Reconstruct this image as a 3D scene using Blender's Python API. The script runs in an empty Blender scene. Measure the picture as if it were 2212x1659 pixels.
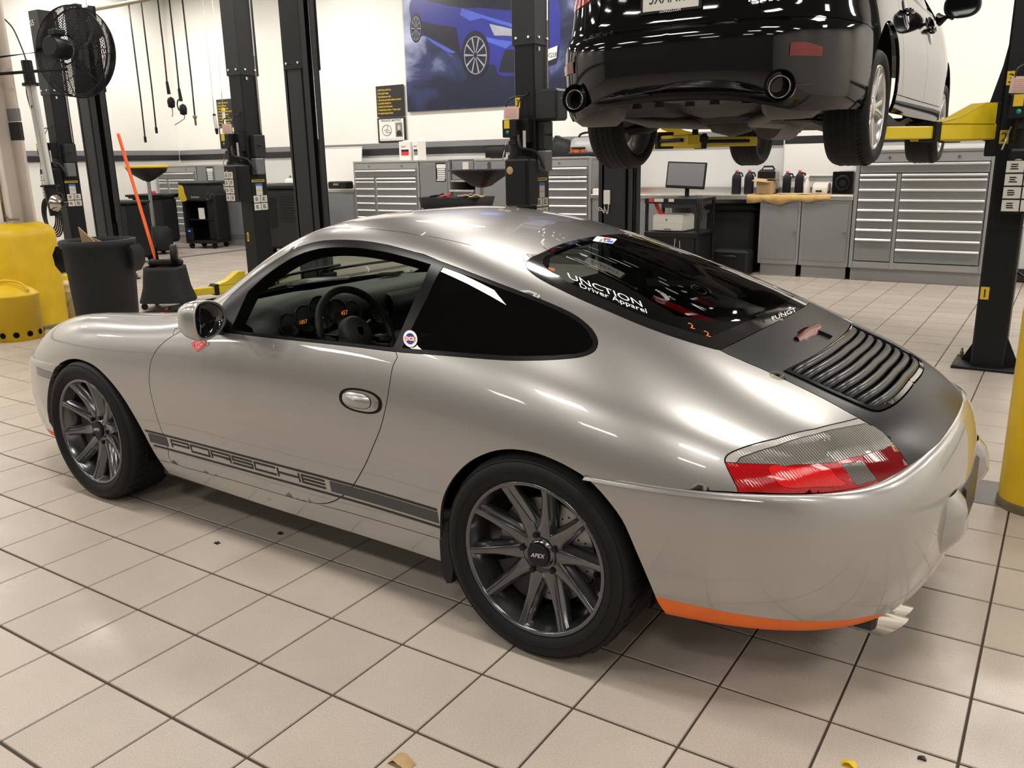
import bpy, bmesh, math, random
import numpy as np
from mathutils import Vector, Matrix
from mathutils.bvhtree import BVHTree
from mathutils.geometry import delaunay_2d_cdt

random.seed(7)
SC = bpy.context.scene
COL = SC.collection
PI = math.pi

# ------------------------------------------------------------------ camera
CAM_C = Vector((3.1105, -1.4632, 1.4543))
CAM_R = Matrix(((0.838523, -0.123675, 0.530644), (0.544531, 0.224359, -0.808177), (-0.019103, 0.966627, 0.255475)))
CAM_F = 1827.5                                   # focal length in pixels of the 2212 x 1659 frame
cam = bpy.data.cameras.new('camera')
cam.sensor_fit = 'HORIZONTAL'; cam.sensor_width = 36.0; cam.lens = CAM_F * 36.0 / 2212.0
cam.clip_start = 0.05; cam.clip_end = 100
cam_ob = bpy.data.objects.new('camera', cam); COL.objects.link(cam_ob)
cam_ob.matrix_world = Matrix.Translation(CAM_C) @ CAM_R.to_4x4()
SC.camera = cam_ob

# ------------------------------------------------------------------ world, lamps, exposure
SC.view_settings.view_transform = 'Standard'; SC.view_settings.look = 'None'
SC.view_settings.gamma = 1.0; SC.view_settings.use_curve_mapping = False
SC.view_settings.exposure = 0.0
wd = bpy.data.worlds.new('world'); SC.world = wd; wd.use_nodes = True
wd.node_tree.nodes['Background'].inputs[0].default_value = (1.0, 0.93, 0.84, 1)
wd.node_tree.nodes['Background'].inputs[1].default_value = 0.04
CEIL = 4.7
def ceiling_lamp(x, y, power, sx=1.25, sy=0.5):
    l = bpy.data.lights.new('ceiling_lamp', 'AREA'); l.shape = 'RECTANGLE'; l.size = sx; l.size_y = sy
    l.energy = power; l.color = (1.0, 0.945, 0.87)
    o = bpy.data.objects.new('ceiling_lamp', l); COL.objects.link(o); o.location = (x, y, CEIL - 0.12)
    return o
for lx in (-11.0, -7.4, -3.8, -0.2, 3.4, 7.0):
    ceiling_lamp(lx, 8.0, 112)
    ceiling_lamp(lx, 4.2, 68)
    ceiling_lamp(lx, 0.2, 80)
    ceiling_lamp(lx, -3.4, 62)
    ceiling_lamp(lx, -6.6, 40)

# ------------------------------------------------------------------ helpers: mesh building
def link(name, me, mat=None, parent=None):
    o = bpy.data.objects.new(name, me); COL.objects.link(o)
    if mat is not None:
        for m in (mat if isinstance(mat, (list, tuple)) else [mat]): me.materials.append(m)
    if parent is not None: o.parent = parent
    return o

def thing(name, label, cat, loc=(0, 0, 0), rz=0.0, group=None):
    o = bpy.data.objects.new(name, None); COL.objects.link(o)
    o.empty_display_size = 0.1; o.location = loc; o.rotation_euler = (0, 0, rz)
    o['label'] = label; o['category'] = cat
    if group: o['group'] = group
    return o

def tag(o, label, cat, group=None):
    o['label'] = label; o['category'] = cat
    if group: o['group'] = group
    return o

def struct(o):
    o['kind'] = 'structure'; return o

def dup(root, loc=None, rz=None, label=None, group=None):
    r = root.copy(); COL.objects.link(r)
    if loc is not None: r.location = loc
    if rz is not None: r.rotation_euler = (0, 0, rz)
    if label: r['label'] = label
    if group: r['group'] = group
    for ch in list(root.children):
        c = ch.copy(); COL.objects.link(c); c.parent = r
        for g in list(ch.children):
            d = g.copy(); COL.objects.link(d); d.parent = c
    return r

def frame_to(d, up=(0, 0, 1)):
    d = Vector(d).normalized(); u = Vector(up)
    if abs(d.dot(u)) > 0.97: u = Vector((1, 0, 0))
    a = d.cross(u).normalized(); b = a.cross(d).normalized()
    return a, b, d

class MB:
    """collects primitives and links them as ONE mesh object"""
    def __init__(s): s.v = []; s.f = []; s.sm = []; s.mi = []; s.m = Matrix.Identity(4); s.cur = 0
    def at(s, m): s.m = m; return s
    def mat(s, k): s.cur = k; return s
    def add(s, vs, fs, smooth=False):
        b = len(s.v)
        for p in vs: s.v.append(tuple(s.m @ Vector(p)))
        for f in fs: s.f.append(tuple(b + k for k in f)); s.sm.append(smooth); s.mi.append(s.cur)
        return s
    def box(s, c, d, bev=0.0, rz=0.0, rot=None):
        hx, hy, hz = d[0] / 2, d[1] / 2, d[2] / 2
        R = rot if rot is not None else Matrix.Rotation(rz, 3, 'Z')
        c = Vector(c)
        b = min(bev, hx * .98, hy * .98, hz * .98)
        if b <= 0:
            vs = [(sx * hx, sy * hy, sz * hz) for sz in (-1, 1) for sy in (-1, 1) for sx in (-1, 1)]
            fs = [(0, 2, 3, 1), (4, 5, 7, 6), (0, 1, 5, 4), (2, 6, 7, 3), (0, 4, 6, 2), (1, 3, 7, 5)]
        else:
            vs = []; ix = {}
            for sz in (-1, 1):
                for sy in (-1, 1):
                    for sx in (-1, 1):
                        for a in range(3):
                            p = [sx * (hx - b), sy * (hy - b), sz * (hz - b)]
                            p[a] = (sx, sy, sz)[a] * (hx, hy, hz)[a]
                            ix[(sx, sy, sz, a)] = len(vs); vs.append(tuple(p))
            fs = []
            def q(a, sg):
                o = [k for k in range(3) if k != a]
                r = []
                for s1, s2 in ((-1, -1), (1, -1), (1, 1), (-1, 1)):
                    k = [0, 0, 0]; k[a] = sg; k[o[0]] = s1; k[o[1]] = s2
                    r.append(ix[(k[0], k[1], k[2], a)])
                flip = (sg < 0) ^ (a == 1)
                return tuple(r[::-1]) if flip else tuple(r)
            for a in range(3):
                for sg in (-1, 1): fs.append(q(a, sg))
            for a in range(3):
                for b2 in range(a + 1, 3):
                    c2 = 3 - a - b2
                    for s1 in (-1, 1):
                        for s2 in (-1, 1):
                            k0 = [0, 0, 0]; k0[a] = s1; k0[b2] = s2; k1 = list(k0); k0[c2] = -1; k1[c2] = 1
                            fs.append((ix[(*k0, a)], ix[(*k1, a)], ix[(*k1, b2)], ix[(*k0, b2)]))
            for sz in (-1, 1):
                for sy in (-1, 1):
                    for sx in (-1, 1): fs.append(tuple(ix[(sx, sy, sz, a)] for a in range(3)))
        s.add([tuple(c + R @ Vector(p)) for p in vs], fs); return s
    def cyl(s, p0, p1, r0, r1=None, n=16, cap=True, smooth=True):
        r1 = r0 if r1 is None else r1
        p0, p1 = Vector(p0), Vector(p1); a, b, d = frame_to(p1 - p0)
        vs = []
        for p, r in ((p0, r0), (p1, r1)):
            for k in range(n):
                t = 2 * PI * k / n; vs.append(tuple(p + a * (r * math.cos(t)) + b * (r * math.sin(t))))
        s.add(vs, [(k, (k + 1) % n, n + (k + 1) % n, n + k) for k in range(n)], smooth)
        if cap:
            s.add(vs[:n], [tuple(range(n))[::-1]]); s.add(vs[n:], [tuple(range(n))])
        return s
    def tube(s, pts, r, n=8, cap=True, closed=False):
        P = [Vector(p) for p in pts]; N = len(P); vs = []
        rr = r if isinstance(r, (list, tuple)) else [r] * N
        prev = None
        for i in range(N):
            if closed: d = P[(i + 1) % N] - P[i - 1]
            else: d = P[min(i + 1, N - 1)] - P[max(i - 1, 0)]
            if d.length < 1e-9: d = Vector((0, 0, 1))
            d.normalize()
            if prev is None: a, b, _ = frame_to(d)
            else:
                a = prev - d * prev.dot(d)
                if a.length < 1e-6: a, b, _ = frame_to(d)
                a.normalize(); b = d.cross(a)
            prev = a
            for k in range(n):
                t = 2 * PI * k / n; vs.append(tuple(P[i] + a * (rr[i] * math.cos(t)) + b * (rr[i] * math.sin(t))))
        fs = [(i * n + k, i * n + (k + 1) % n, (i + 1) * n + (k + 1) % n, (i + 1) * n + k) for i in range(N - 1) for k in range(n)]
        if closed: fs += [((N - 1) * n + k, (N - 1) * n + (k + 1) % n, (k + 1) % n, k) for k in range(n)]
        elif cap: fs += [tuple(range(n))[::-1], tuple(range((N - 1) * n, N * n))]
        s.add(vs, fs, True); return s
    def lathe(s, prof, o=(0, 0, 0), ax=(0, 0, 1), n=24, smooth=True, a0=0.0, a1=2 * PI):
        o = Vector(o); a, b, d = frame_to(ax); vs = []; full = abs(a1 - a0 - 2 * PI) < 1e-6
        m = n if full else n + 1
        for (r, h) in prof:
            for k in range(m):
                t = a0 + (a1 - a0) * k / n
                vs.append(tuple(o + a * (r * math.cos(t)) + b * (r * math.sin(t)) + d * h))
        fs = []
        for i in range(len(prof) - 1):
            for k in range(n if not full else n):
                k2 = (k + 1) % m
                fs.append((i * m + k, i * m + k2, (i + 1) * m + k2, (i + 1) * m + k))
        s.add(vs, fs, smooth); return s
    def prism(s, poly, depth, origin=(0, 0, 0), ux=(1, 0, 0), uy=(0, 0, 1), smooth=False):
        o, ux, uy = Vector(origin), Vector(ux), Vector(uy); w = ux.cross(uy).normalized() * depth
        n = len(poly)
        A = [tuple(o + ux * x + uy * y) for x, y in poly]; B = [tuple(Vector(p) + w) for p in A]
        area = sum(poly[k][0] * poly[(k + 1) % n][1] - poly[(k + 1) % n][0] * poly[k][1] for k in range(n))
        top = tuple(range(n, 2 * n)); bot = tuple(range(n))[::-1]
        sd = [(k, (k + 1) % n, n + (k + 1) % n, n + k) for k in range(n)]
        if (area < 0) ^ (depth < 0): top, bot, sd = top[::-1], bot[::-1], [f[::-1] for f in sd]
        s.add(A + B, [top, bot]); s.add(A + B, sd, smooth); return s
    def sheet(s, rows, smooth=True, flip=False):
        """rows: list of equally long point lists -> grid of quads"""
        n = len(rows[0]); vs = [p for r in rows for p in r]
        fs = [(i * n + k, i * n + k + 1, (i + 1) * n + k + 1, (i + 1) * n + k) for i in range(len(rows) - 1) for k in range(n - 1)]
        if flip: fs = [f[::-1] for f in fs]
        s.add(vs, fs, smooth); return s
    def mesh(s, name):
        me = bpy.data.meshes.new(name); me.from_pydata(s.v, [], s.f)
        me.polygons.foreach_set('use_smooth', s.sm); me.polygons.foreach_set('material_index', s.mi)
        me.update(); return me
    def build(s, name, mat=None, parent=None, fix=True):
        me = s.mesh(name)
        if fix:
            bm = bmesh.new(); bm.from_mesh(me); bmesh.ops.recalc_face_normals(bm, faces=bm.faces); bm.to_mesh(me); bm.free()
        return link(name, me, mat, parent)

def arc(cx, cy, r, a0, a1, n):
    return [(cx + r * math.cos(a0 + (a1 - a0) * k / n), cy + r * math.sin(a0 + (a1 - a0) * k / n)) for k in range(n + 1)]

def rrect(x0, y0, x1, y1, r, n=4):
    P = []
    for cx, cy, a in ((x1 - r, y0 + r, -PI / 2), (x1 - r, y1 - r, 0), (x0 + r, y1 - r, PI / 2), (x0 + r, y0 + r, PI)):
        P += arc(cx, cy, r, a, a + PI / 2, n)
    return P

def spline(pts, k=6, closed=False):
    """Catmull-Rom through points (tuples of any dimension)"""
    P = [np.array(p, float) for p in pts]; n = len(P); out = []
    for i in range(n if closed else n - 1):
        p0 = P[i - 1] if (i > 0 or closed) else 2 * P[0] - P[1]
        p1 = P[i]; p2 = P[(i + 1) % n]
        p3 = P[(i + 2) % n] if (i + 2 < n or closed) else 2 * P[-1] - P[-2]
        for j in range(k):
            t = j / k
            out.append(tuple(0.5 * ((2 * p1) + (-p0 + p2) * t + (2 * p0 - 5 * p1 + 4 * p2 - p3) * t * t + (-p0 + 3 * p1 - 3 * p2 + p3) * t ** 3)))
    if not closed: out.append(tuple(P[-1]))
    return out

_DG = None
def text_mesh(txt, size, align='LEFT', extrude=0.0, shear=0.0, spacing=1.0, offset=0.0):
    c = bpy.data.curves.new('txt', 'FONT'); c.body = txt; c.size = size; c.align_x = align; c.extrude = extrude
    c.shear = shear; c.space_character = spacing; c.offset = offset; c.resolution_u = 3
    o = bpy.data.objects.new('txt', c); COL.objects.link(o)
    dg = bpy.context.evaluated_depsgraph_get(); dg.update()
    me = bpy.data.meshes.new_from_object(o.evaluated_get(dg)); me.materials.clear()
    bpy.data.objects.remove(o); bpy.data.curves.remove(c)
    return me

def text(name, txt, size, mat, parent=None, loc=(0, 0, 0), rot=(0, 0, 0), align='LEFT', extrude=0.0004, sx=1.0, **k):
    me = text_mesh(txt, size, align, extrude, **k)
    o = link(name, me, mat, parent); o.location = loc; o.rotation_euler = rot; o.scale = (sx, 1, 1)
    return o

# ------------------------------------------------------------------ helpers: pixels of the photograph to directions
def cam_ray(u, v):
    return (CAM_R @ Vector(((u - 1106) / CAM_F, -(v - 829.5) / CAM_F, -1.0))).normalized()
def on_plane(u, v, axis, val):
    d = cam_ray(u, v); t = (val - CAM_C[axis]) / d[axis]; return CAM_C + d * t

# ------------------------------------------------------------------ materials
MT = {}
def nmat(name):
    m = bpy.data.materials.new(name); m.use_nodes = True; MT[name] = m
    return m, m.node_tree.nodes, m.node_tree.links, m.node_tree.nodes['Principled BSDF']
def mat(name, col, rough=0.5, metal=0.0, spec=0.5, coat=0.0, var=0.06, scale=9.0, bump=0.0, emit=None, es=1.0, trans=0.0, alpha=1.0):
    """principled material with a little procedural colour variation"""
    m, N, L, b = nmat(name)
    c = (*col, 1)
    b.inputs['Roughness'].default_value = rough; b.inputs['Metallic'].default_value = metal
    b.inputs['Specular IOR Level'].default_value = spec; b.inputs['Coat Weight'].default_value = coat
    b.inputs['Coat Roughness'].default_value = 0.03; b.inputs['Base Color'].default_value = c
    if trans: b.inputs['Transmission Weight'].default_value = trans
    if alpha < 1: b.inputs['Alpha'].default_value = alpha
    tc = N.new('ShaderNodeTexCoord')
    if var > 0:
        nz = N.new('ShaderNodeTexNoise'); nz.inputs['Scale'].default_value = scale; nz.inputs['Detail'].default_value = 5
        L.new(tc.outputs['Object'], nz.inputs['Vector'])
        mx = N.new('ShaderNodeMix'); mx.data_type = 'RGBA'
        mx.inputs['A'].default_value = tuple(min(1, k * (1 - var)) for k in col) + (1,)
        mx.inputs['B'].default_value = tuple(min(1, k * (1 + var)) for k in col) + (1,)
        L.new(nz.outputs['Fac'], mx.inputs['Factor']); L.new(mx.outputs['Result'], b.inputs['Base Color'])
    if bump > 0:
        n2 = N.new('ShaderNodeTexNoise'); n2.inputs['Scale'].default_value = scale * 12; n2.inputs['Detail'].default_value = 3
        L.new(tc.outputs['Object'], n2.inputs['Vector'])
        bp = N.new('ShaderNodeBump'); bp.inputs['Strength'].default_value = bump; bp.inputs['Distance'].default_value = 0.004
        L.new(n2.outputs['Fac'], bp.inputs['Height']); L.new(bp.outputs['Normal'], b.inputs['Normal'])
    if emit: b.inputs['Emission Color'].default_value = (*emit, 1); b.inputs['Emission Strength'].default_value = es
    return m

mat('silver', (0.385, 0.375, 0.362), 0.33, 0.8, 0.5, coat=1.0, var=0.015, scale=3)
mat('silver_yellowed', (0.62, 0.56, 0.36), 0.30, 0.35, 0.5, coat=1.0, var=0.03, scale=3)
mat('satin_black', (0.010, 0.010, 0.011), 0.30, 0.0, 0.25, var=0.1)
mat('slat_black', (0.010, 0.010, 0.011), 0.26, 0.0, 0.35, var=0.1)
mat('gloss_black', (0.006, 0.006, 0.007), 0.08, 0.0, 0.5, coat=1.0, var=0.05)
mat('trim_black', (0.004, 0.004, 0.004), 0.3, 0.0, 0.18, var=0.1)
mat('cavity', (0.003, 0.003, 0.003), 0.9, 0.0, 0.1, var=0.0)
mat('rubber', (0.009, 0.009, 0.009), 0.62, 0.0, 0.2, var=0.2, scale=20, bump=0.08)
mat('rim_grey', (0.12, 0.123, 0.127), 0.20, 0.85, 0.5, coat=0.6, var=0.08, scale=6)
mat('disc', (0.32, 0.32, 0.32), 0.35, 0.9, 0.5, var=0.1)
mat('chrome', (0.72, 0.70, 0.66), 0.12, 1.0, 0.5, var=0.03)
mat('orange', (0.80, 0.16, 0.02), 0.55, 0.0, 0.4, var=0.12, scale=14)
mat('orange_plastic', (0.90, 0.12, 0.015), 0.4, 0.0, 0.5, var=0.06)
mat('decal_black', (0.012, 0.011, 0.012), 0.45, 0.0, 0.4, var=0.05)
mat('decal_grey', (0.05, 0.052, 0.055), 0.5, 0.0, 0.4, var=0.05)
mat('white_decal', (0.85, 0.85, 0.85), 0.5, 0.0, 0.3, var=0.02)
mat('red_decal', (0.62, 0.05, 0.05), 0.5, 0.0, 0.3, var=0.05)
mat('pink_decal', (0.72, 0.30, 0.30), 0.5, 0.0, 0.3, var=0.05)
mat('blue_decal', (0.02, 0.04, 0.22), 0.5, 0.0, 0.3, var=0.05)
mat('sky_decal', (0.02, 0.16, 0.62), 0.5, 0.0, 0.3, var=0.05)
mat('interior', (0.020, 0.021, 0.021), 0.55, 0.0, 0.4, var=0.15, scale=20, bump=0.15)
mat('interior_grey', (0.035, 0.037, 0.037), 0.55, 0.0, 0.4, var=0.1, scale=20, bump=0.1)
mat('amber_lit', (0.2, 0.06, 0.01), 0.5, emit=(1.0, 0.32, 0.05), es=0.5, var=0)
mat('post_black', (0.008, 0.0085, 0.009), 0.42, 0.0, 0.25, var=0.15, scale=5)
mat('post_grey', (0.024, 0.025, 0.026), 0.45, 0.0, 0.25, var=0.12, scale=5)
mat('box_grey', (0.14, 0.145, 0.15), 0.5, 0.2, 0.45, var=0.08)
mat('lift_yellow', (0.62, 0.46, 0.012), 0.42, 0.0, 0.5, var=0.1, scale=8)
mat('bollard_yellow', (0.66, 0.43, 0.008), 0.45, 0.0, 0.5, var=0.22, scale=7)
mat('label_yellow', (0.68, 0.48, 0.02), 0.5, var=0.05)
mat('label_white', (0.62, 0.60, 0.55), 0.6, var=0.06, scale=30)
mat('paper', (0.78, 0.76, 0.72), 0.7, var=0.04)
mat('paper_pink', (0.62, 0.46, 0.40), 0.7, var=0.08, scale=30)
mat('cab_grey', (0.215, 0.225, 0.232), 0.42, 0.15, 0.45, var=0.04, scale=4)
mat('cab_frame', (0.36, 0.37, 0.375), 0.36, 0.5, 0.45, var=0.05, scale=4)
mat('alu', (0.88, 0.88, 0.86), 0.33, 0.8, 0.5, var=0.05)
mat('steel_top', (0.62, 0.60, 0.56), 0.28, 0.85, 0.5, var=0.08, scale=3)
mat('plastic_black', (0.010, 0.010, 0.011), 0.45, 0.0, 0.25, var=0.12, scale=12)
mat('bin_black', (0.013, 0.014, 0.015), 0.6, 0.0, 0.25, var=0.2, scale=12, bump=0.1)
mat('plastic_grey', (0.30, 0.30, 0.30), 0.45, var=0.05)
mat('plastic_beige', (0.55, 0.52, 0.46), 0.5, var=0.05)
mat('printer_white', (0.70, 0.68, 0.64), 0.45, var=0.03)
mat('bucket_cream', (0.62, 0.55, 0.36), 0.5, var=0.08)
mat('cardboard', (0.42, 0.28, 0.14), 0.8, var=0.12, scale=14)
mat('cloth_tan', (0.52, 0.34, 0.13), 0.9, var=0.18, scale=22, bump=0.3)
mat('screen', (0.20, 0.205, 0.215), 0.35, 0.0, 0.4, var=0.03)
mat('whiteboard', (0.80, 0.79, 0.76), 0.25, 0.0, 0.5, var=0.02)
mat('column_cream', (0.62, 0.55, 0.49), 0.55, var=0.07, scale=4)
mat('column_dark', (0.30, 0.26, 0.23), 0.55, var=0.07, scale=4)
mat('band_grey', (0.20, 0.20, 0.205), 0.5, var=0.04)
mat('band_black', (0.012, 0.012, 0.013), 0.45, var=0.06)
mat('pink_cap', (0.80, 0.10, 0.25), 0.5, var=0.05)
mat('red_paint', (0.50, 0.02, 0.02), 0.4, var=0.1)
mat('green_button', (0.0, 0.25, 0.16), 0.4, var=0.05)
mat('bronze', (0.22, 0.18, 0.10), 0.45, 0.6, var=0.2)
mat('hose_black', (0.012, 0.012, 0.013), 0.5, var=0.1)
mat('tube_clear', (0.62, 0.62, 0.60), 0.25, var=0.03)
mat('under_grey', (0.13, 0.125, 0.115), 0.6, 0.2, var=0.25, scale=6, bump=0.1)
mat('under_dark', (0.022, 0.021, 0.020), 0.6, 0.1, var=0.25, scale=8)
mat('sedan_black', (0.003, 0.003, 0.0035), 0.05, 0.0, 0.55, coat=0.0, var=0.0)
mat('alloy_silver', (0.55, 0.55, 0.54), 0.25, 0.85, 0.5, coat=0.5, var=0.04)
mat('exhaust_dark', (0.25, 0.24, 0.23), 0.25, 0.9, var=0.1)
mat('sedan_glass', (0.006, 0.006, 0.007), 0.04, 0.0, 0.5, var=0.0)
mat('blue_lit', (0.0, 0.02, 0.2), 0.5, emit=(0.05, 0.12, 1.0), es=1.2, var=0)

def glass(name, tint, fac_clear, rough=0.0):
    """thin tinted pane: tinted transparency under a Fresnel reflection"""
    m, N, L, b = nmat(name); N.remove(b)
    out = N['Material Output']; tr = N.new('ShaderNodeBsdfTransparent'); gl = N.new('ShaderNodeBsdfGlossy')
    df = N.new('ShaderNodeBsdfDiffuse'); mx = N.new('ShaderNodeMixShader'); m2 = N.new('ShaderNodeMixShader')
    tr.inputs[0].default_value = (*tint, 1); gl.inputs['Roughness'].default_value = rough
    df.inputs[0].default_value = (0.006, 0.006, 0.006, 1)
    m2.inputs[0].default_value = fac_clear
    lw = N.new('ShaderNodeLayerWeight'); lw.inputs['Blend'].default_value = 0.5
    pw = N.new('ShaderNodeMath'); pw.operation = 'POWER'; pw.inputs[1].default_value = 4.0; L.new(lw.outputs['Facing'], pw.inputs[0])
    fr = N.new('ShaderNodeMath'); fr.operation = 'MULTIPLY_ADD'; fr.inputs[1].default_value = 0.9; fr.inputs[2].default_value = 0.05; L.new(pw.outputs[0], fr.inputs[0])
    L.new(df.outputs[0], m2.inputs[1]); L.new(tr.outputs[0], m2.inputs[2])
    L.new(fr.outputs[0], mx.inputs[0]); L.new(m2.outputs[0], mx.inputs[1]); L.new(gl.outputs[0], mx.inputs[2])
    L.new(mx.outputs[0], out.inputs[0])
    return m
glass('glass_windscreen', (0.62, 0.70, 0.60), 0.97)
glass('glass_rear', (0.25, 0.30, 0.28), 0.92)
glass('glass_tint', (0.06, 0.06, 0.06), 0.8)

def lens(name, col, rough=0.06, ribs=0.0, dark=0.4):
    m, N, L, b = nmat(name)
    b.inputs['Roughness'].default_value = rough; b.inputs['Coat Weight'].default_value = 0.35; b.inputs['Coat Roughness'].default_value = 0.02
    tc = N.new('ShaderNodeTexCoord'); wv = N.new('ShaderNodeTexWave'); wv.inputs['Scale'].default_value = 55; wv.inputs['Distortion'].default_value = 0.6
    wv.bands_direction = 'DIAGONAL'
    nz = N.new('ShaderNodeTexNoise'); nz.inputs['Scale'].default_value = 9
    L.new(tc.outputs['Object'], wv.inputs['Vector']); L.new(tc.outputs['Object'], nz.inputs['Vector'])
    ml = N.new('ShaderNodeMath'); ml.operation = 'MULTIPLY'; L.new(wv.outputs['Fac'], ml.inputs[0]); L.new(nz.outputs['Fac'], ml.inputs[1])
    mx = N.new('ShaderNodeMix'); mx.data_type = 'RGBA'
    mx.inputs['A'].default_value = tuple(k * dark for k in col) + (1,); mx.inputs['B'].default_value = (*col, 1)
    L.new(ml.outputs[0], mx.inputs['Factor']); L.new(mx.outputs['Result'], b.inputs['Base Color'])
    bp = N.new('ShaderNodeBump'); bp.inputs['Strength'].default_value = ribs; bp.inputs['Distance'].default_value = 0.002
    L.new(wv.outputs['Fac'], bp.inputs['Height']); L.new(bp.outputs['Normal'], b.inputs['Normal'])
    return m
lens('lens_red', (0.62, 0.008, 0.012), ribs=0.25, dark=0.45)
lens('lens_red_bright', (0.85, 0.02, 0.02), ribs=0.3, dark=0.6)
lens('lens_red_dark', (0.26, 0.005, 0.008), ribs=0.08, dark=0.4)
lens('lens_smoke', (0.34, 0.32, 0.28), ribs=0.5, dark=0.25)
lens('lens_clear', (0.50, 0.48, 0.45), ribs=0.3, dark=0.7)
lens('lens_grey', (0.16, 0.155, 0.14), ribs=0.4, dark=0.5)
# ================================================================== the room
TS = 0.30418                                     # 12 inch tiles with their joint
X0, X1, Y0, Y1 = -12.2, 9.0, -8.5, 9.8
def floor_mat(name, base, dark):
    m, N, L, b = nmat(name)
    g = N.new('ShaderNodeNewGeometry'); vm = N.new('ShaderNodeVectorMath'); vm.operation = 'SCALE'; vm.inputs['Scale'].default_value = 1 / TS
    fl = N.new('ShaderNodeVectorMath'); fl.operation = 'FLOOR'; wn = N.new('ShaderNodeTexWhiteNoise')
    sx = N.new('ShaderNodeSeparateXYZ'); cx = N.new('ShaderNodeCombineXYZ')
    L.new(g.outputs['Position'], vm.inputs[0]); L.new(vm.outputs[0], fl.inputs[0])
    L.new(fl.outputs[0], sx.inputs[0]); L.new(sx.outputs['X'], cx.inputs['X']); L.new(sx.outputs['Y'], cx.inputs['Y']); L.new(cx.outputs[0], wn.inputs['Vector'])
    n1 = N.new('ShaderNodeTexNoise'); n1.inputs['Scale'].default_value = 260; n1.inputs['Detail'].default_value = 2
    n2 = N.new('ShaderNodeTexNoise'); n2.inputs['Scale'].default_value = 2.2; n2.inputs['Detail'].default_value = 8; n2.inputs['Roughness'].default_value = 0.62
    for n in (n1, n2): L.new(g.outputs['Position'], n.inputs['Vector'])
    def mix(fac, a, bb, blend='MIX'):
        k = N.new('ShaderNodeMix'); k.data_type = 'RGBA'; k.blend_type = blend
        for nm, v in (('Factor', fac), ('A', a), ('B', bb)):
            if hasattr(v, 'is_linked'): L.new(v, k.inputs[nm])
            else: k.inputs[nm].default_value = v
        return k.outputs['Result']
    c0 = mix(wn.outputs['Value'], (*[k * 0.94 for k in base], 1), (*[k * 1.05 for k in base], 1))
    r1 = N.new('ShaderNodeValToRGB'); r1.color_ramp.elements[0].position = 0.38; r1.color_ramp.elements[1].position = 0.62
    r1.color_ramp.elements[0].color = (0.86, 0.86, 0.86, 1); r1.color_ramp.elements[1].color = (1.06, 1.06, 1.06, 1)
    L.new(n1.outputs['Fac'], r1.inputs[0])
    c1 = mix(1.0, c0, r1.outputs[0], 'MULTIPLY')
    r2 = N.new('ShaderNodeValToRGB'); r2.color_ramp.elements[0].position = 0.22; r2.color_ramp.elements[1].position = 0.72
    r2.color_ramp.elements[0].color = (dark, dark, dark, 1); r2.color_ramp.elements[1].color = (1, 1, 1, 1)
    L.new(n2.outputs['Fac'], r2.inputs[0])
    c2 = mix(1.0, c1, r2.outputs[0], 'MULTIPLY')
    L.new(c2, b.inputs['Base Color'])
    r3 = N.new('ShaderNodeMapRange'); r3.inputs['From Min'].default_value = 0.3; r3.inputs['From Max'].default_value = 0.7
    r3.inputs['To Min'].default_value = 0.42; r3.inputs['To Max'].default_value = 0.24
    L.new(n2.outputs['Fac'], r3.inputs['Value']); L.new(r3.outputs[0], b.inputs['Roughness'])
    b.inputs['Specular IOR Level'].default_value = 0.5
    return m
floor_mat('tile_beige', (0.50, 0.435, 0.375), 0.80)
floor_mat('tile_dark', (0.155, 0.145, 0.140), 0.85)
mat('grout', (0.045, 0.031, 0.020), 0.85, var=0.2, scale=10)

bm_ = MB(); bm_.box(((X0 + X1) / 2, (Y0 + Y1) / 2, -0.054), (X1 - X0, Y1 - Y0, 0.10))
floor = struct(bm_.build('floor', MT['grout']))
def tile_mesh(name):
    t = MB(); gx, gy = 0.0030, 0.0044; a, bb, e = TS / 2 - gx, TS / 2 - gy, 0.0016
    v = [(-a, -bb, -0.0035), (a, -bb, -0.0035), (a, bb, -0.0035), (-a, bb, -0.0035), (-a + e, -bb + e, 0), (a - e, -bb + e, 0), (a - e, bb - e, 0), (-a + e, bb - e, 0)]
    t.add(v, [(4, 5, 6, 7), (0, 1, 5, 4), (1, 2, 6, 5), (2, 3, 7, 6), (3, 0, 4, 7)])
    me = t.mesh(name); return me, v
tile_l, TV = tile_mesh('tile'); tile_l.materials.append(MT['tile_beige'])
tile_d, _ = tile_mesh('tile'); tile_d.materials.append(MT['tile_dark'])
def project(p):
    c = CAM_R.transposed() @ (Vector(p) - CAM_C)
    if c.z > -0.3: return None
    return (1106 + CAM_F * c.x / -c.z, 829.5 - CAM_F * c.y / -c.z)
cells = []
for i in range(math.floor(X0 / TS), math.ceil(X1 / TS)):
    for j in range(math.floor(Y0 / TS), math.ceil(Y1 / TS)):
        cx, cy = (i + .5) * TS, (j + .5) * TS
        if not (X0 < cx < X1 and Y0 < cy < Y1): continue
        q = [project((cx + sx * TS / 2, cy + sy * TS / 2, 0)) for sx, sy in ((-1, -1), (1, -1), (1, 1), (-1, 1))]
        area = 0
        if all(q) and any(0 < a < 2212 and 0 < b < 1659 for a, b in q):
            area = abs(sum(q[k][0] * q[(k + 1) % 4][1] - q[(k + 1) % 4][0] * q[k][1] for k in range(4))) / 2
            if 0.15 < cx < 2.75 and 0.9 < cy < 1.9 or -1.2 < cx < 0.2 and 0.9 < cy < 2.0: area = 0        # out of sight below the car
        cells.append((area, cx, cy, (j == 8 and cx > 0.3)))
cells.sort(key=lambda c: -c[0])
rest = [MB(), MB()]
TF = [(4, 5, 6, 7), (0, 1, 5, 4), (1, 2, 6, 5), (2, 3, 7, 6), (3, 0, 4, 7)]
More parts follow.
